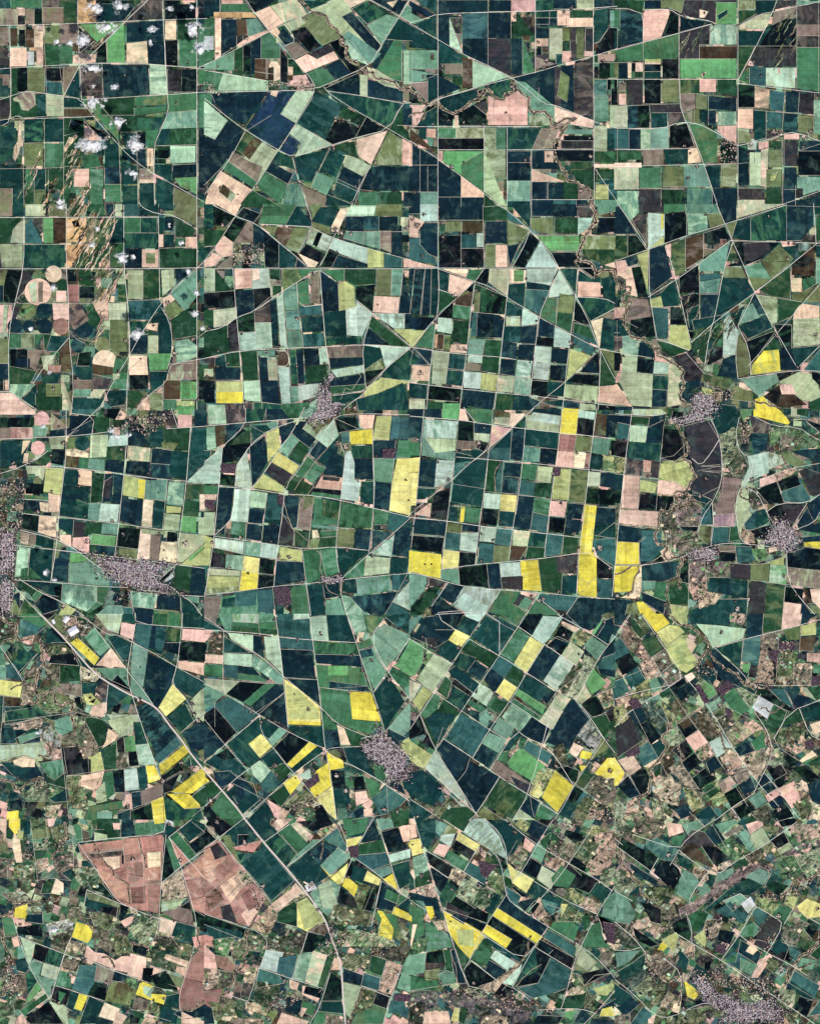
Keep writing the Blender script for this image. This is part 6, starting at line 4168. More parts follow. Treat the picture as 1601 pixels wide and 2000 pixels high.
class Nodes:
    def __init__(s, name):
        s.m = bpy.data.materials.new(name); s.m.use_nodes = True
        s.t = s.m.node_tree; s.b = s.t.nodes['Principled BSDF']
        s.b.inputs['Roughness'].default_value = 0.9
        s.b.inputs['Specular IOR Level'].default_value = 0.0
    def n(s, kind, **kw):
        x = s.t.nodes.new(kind)
        for k, v in kw.items(): setattr(x, k, v)
        return x
    def l(s, a, b): s.t.links.new(a, b)
    def val(s, sock, v):
        if hasattr(v, 'is_linked') or hasattr(v, 'links'): s.l(v, sock)
        else: sock.default_value = v
    def math(s, op, a, b=0.0, c=0.0, clamp=False):
        x = s.n('ShaderNodeMath', operation=op, use_clamp=clamp)
        for i, v in enumerate((a, b, c)): s.val(x.inputs[i], v)
        return x.outputs[0]
    def noise(s, vec, scale, detail=4.0, rough=0.55, dist=0.0):
        x = s.n('ShaderNodeTexNoise'); s.l(vec, x.inputs['Vector'])
        x.inputs['Scale'].default_value = scale; x.inputs['Detail'].default_value = detail
        x.inputs['Roughness'].default_value = rough; x.inputs['Distortion'].default_value = dist
        return x.outputs[0]
    def vscale(s, vec, sc):
        x = s.n('ShaderNodeVectorMath', operation='MULTIPLY'); s.l(vec, x.inputs[0]); x.inputs[1].default_value = sc
        return x.outputs[0]
    def mix(s, f, a, b, mode='MIX'):
        x = s.n('ShaderNodeMix', data_type='RGBA', blend_type=mode)
        s.val(x.inputs[0], f); s.val(x.inputs[6], a); s.val(x.inputs[7], b)
        return x.outputs[2]
    def ramp(s, v, lo, hi):
        x = s.n('ShaderNodeMapRange', interpolation_type='SMOOTHSTEP'); s.l(v, x.inputs[0])
        x.inputs[1].default_value = lo; x.inputs[2].default_value = hi
        return x.outputs[0]

def field_material():
    k = Nodes('crop_and_soil')
    at = k.n('ShaderNodeAttribute', attribute_name='Col'); ro = k.n('ShaderNodeAttribute', attribute_name='rough')
    geo = k.n('ShaderNodeNewGeometry'); pos = k.vscale(geo.outputs['Position'], (0.001, 0.001, 0.001))
    uv = k.n('ShaderNodeUVMap').outputs[0]
    big = k.noise(pos, 1.3, 6, 0.6, 0.4); mid = k.noise(pos, 5.5, 5, 0.6, 0.6); fine = k.noise(pos, 26.0, 3, 0.6)
    rows = k.noise(k.vscale(uv, (9.0, 0.35, 1.0)), 1.0, 3, 0.6)
    lanes = k.noise(k.vscale(uv, (0.5, 22.0, 1.0)), 1.0, 2, 0.5)
    f = k.math('MULTIPLY_ADD', k.math('SUBTRACT', big, 0.5), 1.25, 1.0)
    f = k.math('MULTIPLY_ADD', k.math('SUBTRACT', mid, 0.5), 1.15, f)
    f = k.math('MULTIPLY_ADD', k.math('SUBTRACT', fine, 0.5), 0.95, f)
    f = k.math('MULTIPLY_ADD', k.math('SUBTRACT', rows, 0.5), 0.95, f)
    f = k.math('MULTIPLY_ADD', k.math('SUBTRACT', lanes, 0.5), 0.32, f)
    f = k.math('MAXIMUM', f, 0.25)
    cc = k.n('ShaderNodeCombineColor'); [k.l(f, cc.inputs[i]) for i in range(3)]
    col = k.mix(1.0, at.outputs['Color'], cc.outputs[0], 'MULTIPLY')
    # thinner crop where the soil is light or wet: cloudy lighter patches
    at2 = k.n('ShaderNodeAttribute', attribute_name='Col2'); mx = k.n('ShaderNodeAttribute', attribute_name='mixa'); stp = k.n('ShaderNodeAttribute', attribute_name='strip')
    blotch = k.noise(k.vscale(uv, (2.6, 1.2, 1.0)), 1.0, 7, 0.66, 0.7)
    col = k.mix(k.math('MULTIPLY', k.ramp(blotch, 0.46, 0.60), mx.outputs['Fac']), col, k.mix(1.0, at2.outputs['Color'], cc.outputs[0], 'MULTIPLY'))
    sx = k.n('ShaderNodeSeparateXYZ'); k.l(uv, sx.inputs[0])
    wn = k.n('ShaderNodeTexWhiteNoise', noise_dimensions='1D'); k.l(k.math('FLOOR', k.math('MULTIPLY', sx.outputs[1], 3.4)), wn.inputs['W'])
    sf = k.math('MULTIPLY_ADD', k.math('MULTIPLY', k.math('SUBTRACT', wn.outputs['Value'], 0.5), stp.outputs['Fac']), 0.62, 1.0)
    c2 = k.n('ShaderNodeCombineColor'); [k.l(sf, c2.inputs[i]) for i in range(3)]
    col = k.mix(1.0, col, c2.outputs[0], 'MULTIPLY')
    thin = k.math('MULTIPLY', k.ramp(k.noise(pos, 2.4, 6, 0.65, 0.9), 0.5, 0.72), 0.5)
    col = k.mix(thin, col, k.mix(1.0, k.mix(0.5, at.outputs['Color'], (0.10, 0.17, 0.13, 1)), (1.55, 1.6, 1.5, 1), 'MULTIPLY'))
    # rough grazing: bare tan, bush and hollows
    rn = k.noise(pos, 4.2, 7, 0.68, 0.8); rd = k.noise(k.vscale(geo.outputs['Position'], (0.0013, 0.00075, 0.001)), 6.0, 6, 0.7, 1.2)
    rx = k.n('ShaderNodeTexNoise', noise_type='RIDGED_MULTIFRACTAL'); k.l(pos, rx.inputs['Vector'])
    rx.inputs['Scale'].default_value = 1.5; rx.inputs['Detail'].default_value = 5; rx.inputs['Roughness'].default_value = 0.62; rx.inputs['Distortion'].default_value = 0.5; rx.inputs['Offset'].default_value = 0.95; rx.inputs['Gain'].default_value = 1.6
    gully = rx.outputs[0]
    ry = k.n('ShaderNodeTexNoise', noise_type='RIDGED_MULTIFRACTAL'); k.l(pos, ry.inputs['Vector'])
    ry.inputs['Scale'].default_value = 0.42; ry.inputs['Detail'].default_value = 7; ry.inputs['Roughness'].default_value = 0.55; ry.inputs['Distortion'].default_value = 0.9; ry.inputs['Offset'].default_value = 0.95; ry.inputs['Gain'].default_value = 1.6
    valley = ry.outputs[0]
    bare = k.math('MULTIPLY', k.ramp(rn, 0.47, 0.62), k.math('MULTIPLY', ro.outputs['Fac'], 0.72))
    col = k.mix(bare, col, k.mix(0.45, k.mix(1.0, col, (1.9, 1.85, 1.7, 1), 'MULTIPLY'), (0.60, 0.51, 0.40, 1)))
    bush = k.math('MULTIPLY', k.ramp(rd, 0.50, 0.60), k.math('MULTIPLY', ro.outputs['Fac'], 0.88))
    dark = k.mix(0.5, k.mix(1.0, col, (0.32, 0.36, 0.32, 1), 'MULTIPLY'), (0.022, 0.040, 0.026, 1))
    col = k.mix(k.math('MULTIPLY', bush, 0.5), col, dark)
    col = k.mix(k.math('MULTIPLY', k.ramp(gully, 1.45, 1.80), k.math('MULTIPLY', ro.outputs['Fac'], 0.85)), col, dark)
    col = k.mix(k.math('MULTIPLY', k.ramp(valley, 1.62, 1.86), k.math('MULTIPLY', ro.outputs['Fac'], 0.75)), col, (0.020, 0.028, 0.024, 1))
    k.l(col, k.b.inputs['Base Color'])
    bp = k.n('ShaderNodeBump'); k.l(k.math('ADD', rn, k.math('MULTIPLY_ADD', valley, -0.55, k.math('MULTIPLY', gully, -0.25))), bp.inputs['Height'])
    k.l(k.math('MULTIPLY', ro.outputs['Fac'], 0.75), bp.inputs['Strength']); bp.inputs['Distance'].default_value = 420.0
    k.l(bp.outputs[0], k.b.inputs['Normal'])
    return k.m
M_FIELD = field_material()

def speckle_material(name, base, var=0.5, scale=14.0):
    k = Nodes(name)
    geo = k.n('ShaderNodeNewGeometry'); pos = k.vscale(geo.outputs['Position'], (0.001, 0.001, 0.001))
    f = k.math('MULTIPLY_ADD', k.math('SUBTRACT', k.noise(pos, scale, 5, 0.65), 0.5), 2 * var, 1.0)
    cc = k.n('ShaderNodeCombineColor'); [k.l(f, cc.inputs[i]) for i in range(3)]
    k.l(k.mix(1.0, (*base, 1), cc.outputs[0], 'MULTIPLY'), k.b.inputs['Base Color'])
    return k.m
def attr_material(name, var=0.25, scale=30.0):
    k = Nodes(name)
    at = k.n('ShaderNodeAttribute', attribute_name='Col')
    geo = k.n('ShaderNodeNewGeometry'); pos = k.vscale(geo.outputs['Position'], (0.001, 0.001, 0.001))
    f = k.math('MULTIPLY_ADD', k.math('SUBTRACT', k.noise(pos, scale, 3, 0.6), 0.5), 2 * var, 1.0)
    cc = k.n('ShaderNodeCombineColor'); [k.l(f, cc.inputs[i]) for i in range(3)]
    k.l(k.mix(1.0, at.outputs['Color'], cc.outputs[0], 'MULTIPLY'), k.b.inputs['Base Color'])
    return k.m
M_ROAD = speckle_material('pale_gravel_road', srgb((250, 244, 232)), 0.30, 2.0)
M_TRACK = speckle_material('earth_track', srgb((216, 208, 190)), 0.4, 3.0)
M_ASPH = speckle_material('highway_surface', srgb((218, 205, 196)), 0.2, 5.0)
M_WATER = speckle_material('stream_bed', srgb((34, 36, 40)), 0.5, 8.0)
M_BANK = speckle_material('stream_bank', srgb((182, 164, 142)), 0.75, 7.0)
M_SAND = speckle_material('sand_ridge', srgb((214, 182, 146)), 0.45, 6.0)
M_TREE = attr_material('tree_foliage', 0.35)
M_ROOF = attr_material('roof_and_wall', 0.2)
M_YARD = attr_material('bare_yard', 0.4, 12.0)

def cloud_material():
    k = Nodes('cloud_vapour')
    at = k.n('ShaderNodeAttribute', attribute_name='dens')
    geo = k.n('ShaderNodeNewGeometry'); pos = k.vscale(geo.outputs['Position'], (0.001, 0.001, 0.001))
    nz = k.noise(pos, 9.0, 8, 0.78, 1.0)
    a = k.math('MULTIPLY_ADD', k.math('SUBTRACT', nz, 0.5), 3.4, at.outputs['Fac'], clamp=True)
    k.b.inputs['Base Color'].default_value = (0.93, 0.93, 0.94, 1)
    k.b.inputs['Roughness'].default_value = 1.0
    k.l(a, k.b.inputs['Alpha'])
    return k.m
M_CLOUD = cloud_material(); SC.cycles.transparent_max_bounces = 48

# ------------------------------------------------------------------ object helpers
def tag(o, label=None, cat=None, group=None, kind=None):
    if label: o['label'] = label
    if cat: o['category'] = cat
    if group: o['group'] = group
    if kind: o['kind'] = kind
    return o
class MB:
    """collects faces with a colour, a roughness and a density each, and links them as ONE mesh object"""
    def __init__(s): s.ex = {}; s.v = []; s.f = []; s.c = []; s.r = []; s.uv = []; s.d = []
    def poly(s, pts, z, col=(1, 1, 1), rough=0.0, uvs=None):
        i = len(s.v); s.v += [(p[0], p[1], z) for p in pts]
        a = sum(pts[k][0] * pts[(k + 1) % len(pts)][1] - pts[(k + 1) % len(pts)][0] * pts[k][1] for k in range(len(pts)))
        idx = list(range(i, i + len(pts)))
        if uvs is None: uvs = [(p[0] / 1000, p[1] / 1000) for p in pts]
        if a < 0: idx.reverse(); uvs = list(reversed(uvs))
        s.f.append(idx); s.c.append(col); s.r.append(rough); s.uv += uvs; s.d.append(1.0)
    def mesh(s, verts, faces, col, dens=1.0):
        i = len(s.v); s.v += verts
        for f in faces:
            s.f.append([i + k for k in f]); s.c.append(col); s.r.append(0.0); s.uv += [(0, 0)] * len(f); s.d.append(dens)
    def box(s, x, y, w, d, h, rot, col, z=0.0):
        c, q = math.cos(rot), math.sin(rot); vs = []
        for zz in (z, z + h):
            for ax, ay in ((-w, -d), (w, -d), (w, d), (-w, d)):
                vs.append((x + (ax * c - ay * q) / 2, y + (ax * q + ay * c) / 2, zz))
        # a ridge roof over the walls
        for ax in (-w, w): vs.append((x + ax * c / 2, y + ax * q / 2, z + h + min(w, d) * 0.18))
        s.mesh(vs, [(0, 1, 5, 4), (1, 2, 6, 5), (2, 3, 7, 6), (3, 0, 4, 7), (4, 5, 9, 8), (6, 7, 8, 9), (5, 6, 9), (7, 4, 8)], col)
    def blob(s, x, y, z, r, h, col, dens=1.0, seed=0, amp=0.3):
        vs = []
        for v in ICO_V:
            p = Vector(v); n = 1 + amp * mnoise.noise(p * 1.7 + Vector((seed * 3.1, seed * 1.7, seed)))
            vs.append((x + p.x * r * n, y + p.y * r * n, z + p.z * h * n))
        s.mesh(vs, ICO_F, col, dens)
    def build(s, name, mat, parent=None, origin=None):
        me = bpy.data.meshes.new(name)
        vs = s.v if origin is None else [(v[0] - origin[0], v[1] - origin[1], v[2] - origin[2]) for v in s.v]
        me.from_pydata(vs, [], s.f)
        a = me.attributes.new('Col', 'FLOAT_COLOR', 'FACE'); a.data.foreach_set('color', np.array([(*c, 1.0) for c in s.c], dtype=np.float32).ravel())
        a = me.attributes.new('rough', 'FLOAT', 'FACE'); a.data.foreach_set('value', np.array(s.r, dtype=np.float32))
        a = me.attributes.new('dens', 'FLOAT', 'FACE'); a.data.foreach_set('value', np.array(s.d, dtype=np.float32))
        if s.ex:
            for nm in ('mixa', 'strip'):
                a = me.attributes.new(nm, 'FLOAT', 'FACE'); a.data.foreach_set('value', np.array([s.ex.get(i, (0, 0, (1, 1, 1)))[('mixa', 'strip').index(nm)] for i in range(len(s.f))], dtype=np.float32))
            a = me.attributes.new('Col2', 'FLOAT_COLOR', 'FACE'); a.data.foreach_set('color', np.array([(*s.ex.get(i, (0, 0, (1, 1, 1)))[2], 1.0) for i in range(len(s.f))], dtype=np.float32).ravel())
        u = me.uv_layers.new(name='UVMap'); u.data.foreach_set('uv', np.array(s.uv, dtype=np.float32).ravel())
        me.materials.append(mat); me.update()
        o = bpy.data.objects.new(name, me); COL.objects.link(o)
        if parent: o.parent = parent
        if origin is not None and parent is None: o.location = origin
        return o
def ico(n):
    b = bmesh.new(); bmesh.ops.create_icosphere(b, subdivisions=n, radius=1.0)
    v = [tuple(x.co) for x in b.verts]; f = [tuple(x.index for x in q.verts) for q in b.faces]; b.free()
    return v, f
ICO1, ICO2, ICO3 = ico(1), ico(2), ico(3)
ICO_V, ICO_F = ICO1

# ------------------------------------------------------------------ read the survey
POLY = []; ROADS = []; STREAMS = []; CREEKS = []; FARMS = []; CLOUDS = []; TOWNS = []; HAMLETS = []; WOODS = []; RIDGES = []; SHEDS = []
ox = oy = 0
for ln in DATA.split('\n'):
    w = ln.split()
    if not w: continue
    if w[0] == 'T': ox, oy = float(w[1]), float(w[2]); un = float(w[3]) if len(w) > 3 else 2.5; continue
    key = w[0]; circ = None
    if key == 'O':
        c, x, y, r = w[1], *[float(q) for q in w[2:5]]
        pts = [(ox + un * (x + r * math.cos(a * math.pi / 18)), oy + un * (y + r * math.sin(a * math.pi / 18))) for a in range(36)]
        POLY.append(dict(c=c, p=pts, rough=0.0, circ=True)); continue
    if len(w) > 1 and w[1] == 't': w = [w[0]] + w[2:]
    num = [float(q) for q in w[1:]]
    if key == 'V' : width, num = num[0], num[1:]
    if key == 'F': FARMS.append((ox + un * num[0], oy + un * num[1], num[2])); continue
    if key == 'C': CLOUDS.append((ox + un * num[0], oy + un * num[1], un * num[2], un * num[3])); continue
    if key == 'S': continue
    if len(num) == 4 and key[0] in PAL:
        x0, x1 = sorted((num[0], num[2])); y0, y1 = sorted((num[1], num[3]))
        num = [x0, y0, x1, y0, x1, y1, x0, y1]
    pts = [(ox + un * num[i], oy + un * num[i + 1]) for i in range(0, len(num) - 1, 2)]
    if key in ('R1', 'R2', 'R3'): ROADS.append((key, pts))
    elif key == 'V': STREAMS.append((width, pts))
    elif key == 'V2': CREEKS.append(pts)
    elif key == 'T5': TOWNS.append(pts)
    elif key == 'H': HAMLETS.append(pts)
    elif key == 'W': WOODS.append(pts)
    elif key == 'D': RIDGES.append(pts)
    elif key == 'B': SHEDS.append(pts)
    elif key[0] in PAL and len(pts) >= 3:
        POLY.append(dict(c=key[0], p=pts, rough=1.0 if key.endswith('~') else 0.0, circ=False))

def area(p): return abs(sum(p[k][0] * p[(k + 1) % len(p)][1] - p[(k + 1) % len(p)][0] * p[k][1] for k in range(len(p)))) / 2
def centroid(p):
    A = sx = sy = 0.0
    for k in range(len(p)):
        x0, y0 = p[k]; x1, y1 = p[(k + 1) % len(p)]; q = x0 * y1 - x1 * y0; A += q; sx += (x0 + x1) * q; sy += (y0 + y1) * q
    if abs(A) < 1e-6: return sum(q[0] for q in p) / len(p), sum(q[1] for q in p) / len(p)
    return sx / (3 * A), sy / (3 * A)
def inset(p, d):
    """move every edge inwards by d pixels: the headland and track between fields stays open"""
    n = len(p); s = 1 if sum(p[k][0] * p[(k + 1) % n][1] - p[(k + 1) % n][0] * p[k][1] for k in range(n)) > 0 else -1
    out = []
    for i in range(n):
        a, b, c = p[i - 1], p[i], p[(i + 1) % n]
        e1 = (b[0] - a[0], b[1] - a[1]); e2 = (c[0] - b[0], c[1] - b[1])
        l1 = math.hypot(*e1) or 1e-6; l2 = math.hypot(*e2) or 1e-6
        n1 = (-e1[1] / l1 * s, e1[0] / l1 * s); n2 = (-e2[1] / l2 * s, e2[0] / l2 * s)
        m = (n1[0] + n2[0], n1[1] + n2[1]); q = m[0] * m[0] + m[1] * m[1]
        if q < 0.4: out.append(b); continue
        out.append((b[0] + 2 * d * m[0] / q, b[1] + 2 * d * m[1] / q))
    return out
def ragged(p, amp):
    q = []
    for a, b in zip(p, p[1:] + p[:1]):
        L = math.hypot(b[0] - a[0], b[1] - a[1]); n = max(1, int(L / 5))
        for k in range(n):
            x, y = a[0] + (b[0] - a[0]) * k / n, a[1] + (b[1] - a[1]) * k / n; v = Vector((x * .21, y * .21, 4))
            q.append((x + amp * mnoise.noise(v) * 2, y + amp * mnoise.noise(v + Vector((5, 9, 2))) * 2))
    return q
def drawn(q): return q['p'] if q['circ'] else ragged(q['p'], 2.4) if q['rough'] else inset(q['p'], 0.40)
def orient(p):
    best = (0, 0)
    for k in range(len(p)):
        a, b = p[k], p[(k + 1) % len(p)]; L = math.hypot(b[0] - a[0], b[1] - a[1])
        if L > best[0]: best = (L, math.atan2(-(b[1] - a[1]), b[0] - a[0]))
    return best[1]
POLY = [q for q in POLY if area(q['p']) > 14]
FAMILY = ('nkdgN', 'mecbo', 'pjsz', 'qtauP', 'wrvxif', 'yhl')
def joins(q):
    out = []
    for i in range(len(q['p'])):
        a, b = q['p'][i], q['p'][(i + 1) % len(q['p'])]
        for ax in (0, 1):
            for line in (400, 800, 1200, 1600):
                if abs(a[ax] - line) <= 2.6 and abs(b[ax] - line) <= 2.6 and abs(a[1 - ax] - b[1 - ax]) > 6:
                    out.append((ax, line, min(a[1 - ax], b[1 - ax]), max(a[1 - ax], b[1 - ax])))
    return out
for q in POLY: q['j'] = joins(q); q['head'] = None
edges = [(q, e) for q in POLY for e in q['j'] if not q['circ']]
def head(q):
    while q['head'] is not None: q = q['head']
    return q
for i, (qa, ea) in enumerate(edges):
    for qb, eb in edges[i + 1:]:
        if qa is qb or ea[:2] != eb[:2]: continue
        ov = min(ea[3], eb[3]) - max(ea[2], eb[2])
        if qa['c'] != qb['c']:
            if next(k for k, v in enumerate(FAMILY) if qa['c'] in v) != next(k for k, v in enumerate(FAMILY) if qb['c'] in v) or ov < 0.55 * max(ea[3] - ea[2], eb[3] - eb[2]): continue
            a_, b_ = (qa, qb) if area(qa['p']) > area(qb['p']) else (qb, qa); b_['c'] = a_['c']; b_['rough'] = a_['rough']
        if ov < 0.6 * min(ea[3] - ea[2], eb[3] - eb[2]): continue
        sa = centroid(qa['p'])[ea[0]] > ea[1]; sb = centroid(qb['p'])[eb[0]] > eb[1]
        ha, hb = head(qa), head(qb)
        if sa != sb and ha is not hb: hb['head'] = ha
for q in POLY:                        # let the halves meet under the sheet edge
    for ax, line, lo, hi in q['j']:
        up = centroid(q['p'])[ax] > line
        q['p'] = [tuple((v[k] + (-1.6 if up else 1.6)) if k == ax and abs(v[k] - line) <= 2.6 else v[k] for k in (0, 1)) for v in q['p']]

# a mosaic of small plots lies under everything and shows wherever the larger fields leave gaps
MOSAIC = []
g = 17
for gy in range(-10, 2020, g):
    for gx in range(-10, 1620, g):
        rot = 0.05 if gy < 1100 else (0.58 if gx > 520 else 0.35)
        cx, cy = gx + U(-3, 3), gy + U(-3, 3); w2, h2 = U(7, 12), U(6, 11)
        c, s = math.cos(rot), math.sin(rot)
        MOSAIC.append((random.choice('ddnggmkowsvxcqe'), [(cx + ax * w2 * c - ay * h2 * s, cy + ax * w2 * s + ay * h2 * c) for ax, ay in ((-1, -1), (1, -1), (1, 1), (-1, 1))], U(0, 0.8)))

# ------------------------------------------------------------------ who lies on whom: a half-metre survey grid gives each sheet its level
W0, H0 = 1640, 2040
def mask_of(p):
    xs = [q[0] + 20 for q in p]; ys = [q[1] + 20 for q in p]
    x0, x1 = max(0, int(min(xs))), min(W0, int(max(xs)) + 2); y0, y1 = max(0, int(min(ys))), min(H0, int(max(ys)) + 2)
    if x1 <= x0 or y1 <= y0: return None
    X = np.arange(x0, x1)[None, :] + 0.5; Y = np.arange(y0, y1)[:, None] + 0.5
    ins = np.zeros((y1 - y0, x1 - x0), bool); n = len(p)
    for i in range(n):
        xa, ya, xb, yb = xs[i], ys[i], xs[(i + 1) % n], ys[(i + 1) % n]
        if ya == yb: continue
        cond = (ya > Y) != (yb > Y)
        ins ^= cond & (X < (xb - xa) * (Y - ya) / (yb - ya) + xa)
    return (slice(y0, y1), slice(x0, x1)), ins
LV = np.zeros((H0, W0), np.int8); ID = np.full((H0, W0), -1, np.int32)
slots = {}
IDL = [np.full((H0, W0), -1, np.int16) for _ in range(12)]
for i, q in enumerate(POLY):
    mk = mask_of(q['p']); q['lv'] = 1; q['slot'] = 0
    if mk is None: continue
    sl_, ins = mk; a = int(ins.sum())
    if a == 0: continue
    cnt = np.bincount(LV[sl_][ins], minlength=13); lv = 1
    for v in range(1, 11):
        if cnt[v] > max(25, 0.10 * a): lv = v + 1
    lv = min(lv, 11); q['lv'] = lv
    big = mask_of(inset(q['p'], -1.5)) or mk
    near = set(np.unique(IDL[lv][big[0]][big[1]])) - {-1}
    used = {POLY[k]['slot'] for k in near}
    q['slot'] = next(s for s in range(40) if s not in used)
    IDL[lv][sl_][ins] = i
    up = ins & (LV[sl_] <= lv)
    LV[sl_][up] = lv; ID[sl_][up] = i
VIS = np.bincount(ID[20:2020, 20:1621].ravel() + 1, minlength=len(POLY) + 1)[1:]
def level_z(q): return 1.0 + q['lv'] * 0.7 + q['slot'] * 0.08
def at(px, py):
    x, y = int(px + 20), int(py + 20)
    if 0 <= x < W0 and 0 <= y < H0: return int(ID[y, x])
    return -1

# ------------------------------------------------------------------ words for the labels
def place(px, py):
    v = 'top' if py < 400 else 'upper' if py < 800 else 'middle' if py < 1200 else 'lower' if py < 1600 else 'bottom'
    h = 'far-left' if px < 320 else 'left' if px < 640 else 'centre' if px < 960 else 'right' if px < 1280 else 'far-right'
    return v + ' ' + h
def shape_word(q):
    p = q['p']; A = area(p); t = orient(p); c, s = math.cos(t), -math.sin(t)
    if q['circ']: return 'round', 1
    us = [x * c + y * s for x, y in p]; vs = [-x * s + y * c for x, y in p]
    w, h = max(us) - min(us), max(vs) - min(vs); f = A / max(w * h, 1e-6); r = max(w, h) / max(min(w, h), 1e-6)
    if len(p) == 3 or f < 0.58: return ('triangular' if len(p) <= 4 else 'irregular'), f
    if f < 0.78: return 'tapering', f
    if r > 2.6: return 'strip', f
    return ('square' if r < 1.3 else 'oblong'), f
def col_at(px, py, me=-1):
    k = at(px, py)
    return NAME[POLY[k]['c']] if k >= 0 and k != me else 'small-plots'
DIRS = (('above', 0, -1), ('below', 0, 1), ('left', -1, 0), ('right', 1, 0), ('upper-left', -.71, -.71), ('upper-right', .71, -.71), ('lower-left', -.71, .71), ('lower-right', .71, .71))
def around(px, py, p, me):
    xs = [a for a, b in p]; ys = [b for a, b in p]; cx, cy = px, py; out = {}
    for key, dx, dy in DIRS:
        d = 1.0
        while d < 300 and at(cx + dx * d, cy + dy * d) == me: d += 1.0
        out[key] = 'small-plots'
        for e in (4, 7, 10, 14):
            out[key] = col_at(cx + dx * (d + e), cy + dy * (d + e), me)
            if out[key] != 'small-plots': break
    return out
INFO = []
for i, q in enumerate(POLY):
    cx, cy = centroid(q['p'])
    if at(cx, cy) != i:            # another plot lies on its middle: use a visible corner of it
        mk = mask_of(q['p'])
        if mk is not None:
            vis = np.argwhere((ID[mk[0]] == i) & mk[1])
            if len(vis): r_ = vis[len(vis) // 2]; cx, cy = mk[0][1].start + r_[1] - 20 + .5, mk[0][0].start + r_[0] - 20 + .5
    q['xy'] = (cx, cy)
    d = dict(colour=NAME[q['c']], shape=shape_word(q)[0], place=place(cx, cy),
             size='large' if VIS[i] > 2600 else 'small' if VIS[i] < 700 else 'mid-sized', patchy=q['rough'] > 0)
    d.update(around(cx, cy, q['p'], i)); INFO.append(d)
import itertools
ORDER = []
SIDES = ('above', 'below', 'left', 'right', 'upper-left', 'upper-right', 'lower-left', 'lower-right')
for r_ in range(2, 6):
    for cmb in itertools.combinations(SIDES + ('size',), r_): ORDER.append(cmb)
def write_label(d, pool, noun, lead=('colour', 'shape', 'patchy')):
    """the shortest wording that is true of this one and of no other in the pool"""
    best = None
    for cmb in [c for c in ORDER if all(d.get(k) != 'small-plots' for k in c)] + [c for c in ORDER if any(d.get(k) == 'small-plots' for k in c)]:
        keys = [k for k in cmb if d.get(k)]
        if len(keys) != len(cmb): continue
        use = list(lead) + ['place'] + keys
        if sum(all(o.get(k) == d.get(k) for k in use) for o in pool) > 1: continue
        best = keys; break
    keys = best if best is not None else [k for k in SIDES if d.get(k)][:3]
    sz = d['size'] + ' ' if 'size' in keys else ''
    nb = [k for k in SIDES if k in keys]
    tx = sz + noun(d)
    bits = [d[k] + ' ' + k for k in nb]
    if bits: tx += ' with ' + (', '.join(bits[:-1]) + ' and ' + bits[-1] if len(bits) > 1 and len(tx.split()) + 2 * len(bits) < 12 else ', '.join(bits))
    v, h = d['place'].split()
    return tx + ', ' + v + ' ' + h, best is not None
def field_noun(d):
    pt = 'patchy ' if d['patchy'] else ''
    return pt + d['colour'] + (' strip of field' if d['shape'] == 'strip' else ' ' + d['shape'] + ' field')

# ------------------------------------------------------------------ the ground
def big_plane(name, z, mat_, half, col):
    m = MB(); m.poly([(-half, -half), (half, -half), (half, half), (-half, half)], z, col, 0.7)
    o = m.build(name, mat_); o['kind'] = 'structure'; return o
big_plane('ground', 0.0, M_FIELD, 120000.0, srgb((92, 104, 84)))

def jit(c, a=0.13):
    f = 1 + U(-a, a); b = LIN[c]
    return tuple(min(0.86, v * f * (1 + U(-a, a) * 0.45)) for v in b)
def variety(c, rough):
    r = R(); mx = U(.08, .3) if r < .4 else U(.3, .65) if r < .78 else U(.65, .95)
    if rough: mx = U(.45, .9)
    if c in 'yh': mx *= .9
    return (mx, U(.4, 1.0) if R() < .42 else U(0, .12), jit(random.choice('gmoktgbd' if rough else TONES[c]), .12))
def add_field(m, p, z, c, rough, ex):
    org = (0, 0); m.ex[len(m.f)] = ex
    t = orient(p); cs, sn = math.cos(t), math.sin(t); du, dv = U(0, 50), U(0, 50)
    w = [(wx(a) - org[0], wy(b) - org[1]) for a, b in p]
    m.poly(w, z, c, rough, [((x * cs + y * sn) / 1000 + du, (-x * sn + y * cs) / 1000 + dv) for x, y in w])

GREEN, BARE, YELLOW = 'ndgmbepjsokcN', 'tqrwvxzaifuP', 'yhl'
rank = sorted(range(len(POLY)), key=lambda i: -VIS[i])
LIMIT = {'g': 290, 'b': 150, 'y': 130}
chosen = set(); cnt_ = {'g': 0, 'b': 0, 'y': 0}
def kind_of(q): return 'y' if q['c'] in YELLOW else 'b' if q['c'] in BARE else 'g'
for i in rank:
    k = kind_of(POLY[i])
    if VIS[i] >= (120 if k != 'y' else 60) and cnt_[k] < LIMIT[k]: chosen.add(i); cnt_[k] += 1
pool = [INFO[i] for i in range(len(POLY)) if VIS[i] > 60]
NOK = 0
rest = MB()
for c, p, r in MOSAIC: add_field(rest, p, 0.2 + U(0, 1.0), jit(c, 0.25), r, variety(c, r > .6))
MEM = {}
for i, q in enumerate(POLY): MEM.setdefault(id(head(q)), []).append(i)
lead = {}
for ms in MEM.values():
    best = max(ms, key=lambda i: VIS[i]); c_ = jit(POLY[best]['c'], 0.05 if POLY[best]['c'] in YELLOW else 0.13)
    if POLY[best]['rough']: c_ = tuple(1.18 * (v * .74 + w_ * .26) for v, w_ in zip(c_, srgb((126, 126, 100))))
    e_ = variety(POLY[best]['c'], POLY[best]['rough'])
    for i in ms: lead[i] = best; POLY[i]['col'] = c_; POLY[i]['ex'] = e_
chosen = {i for i in chosen if lead[i] == i}
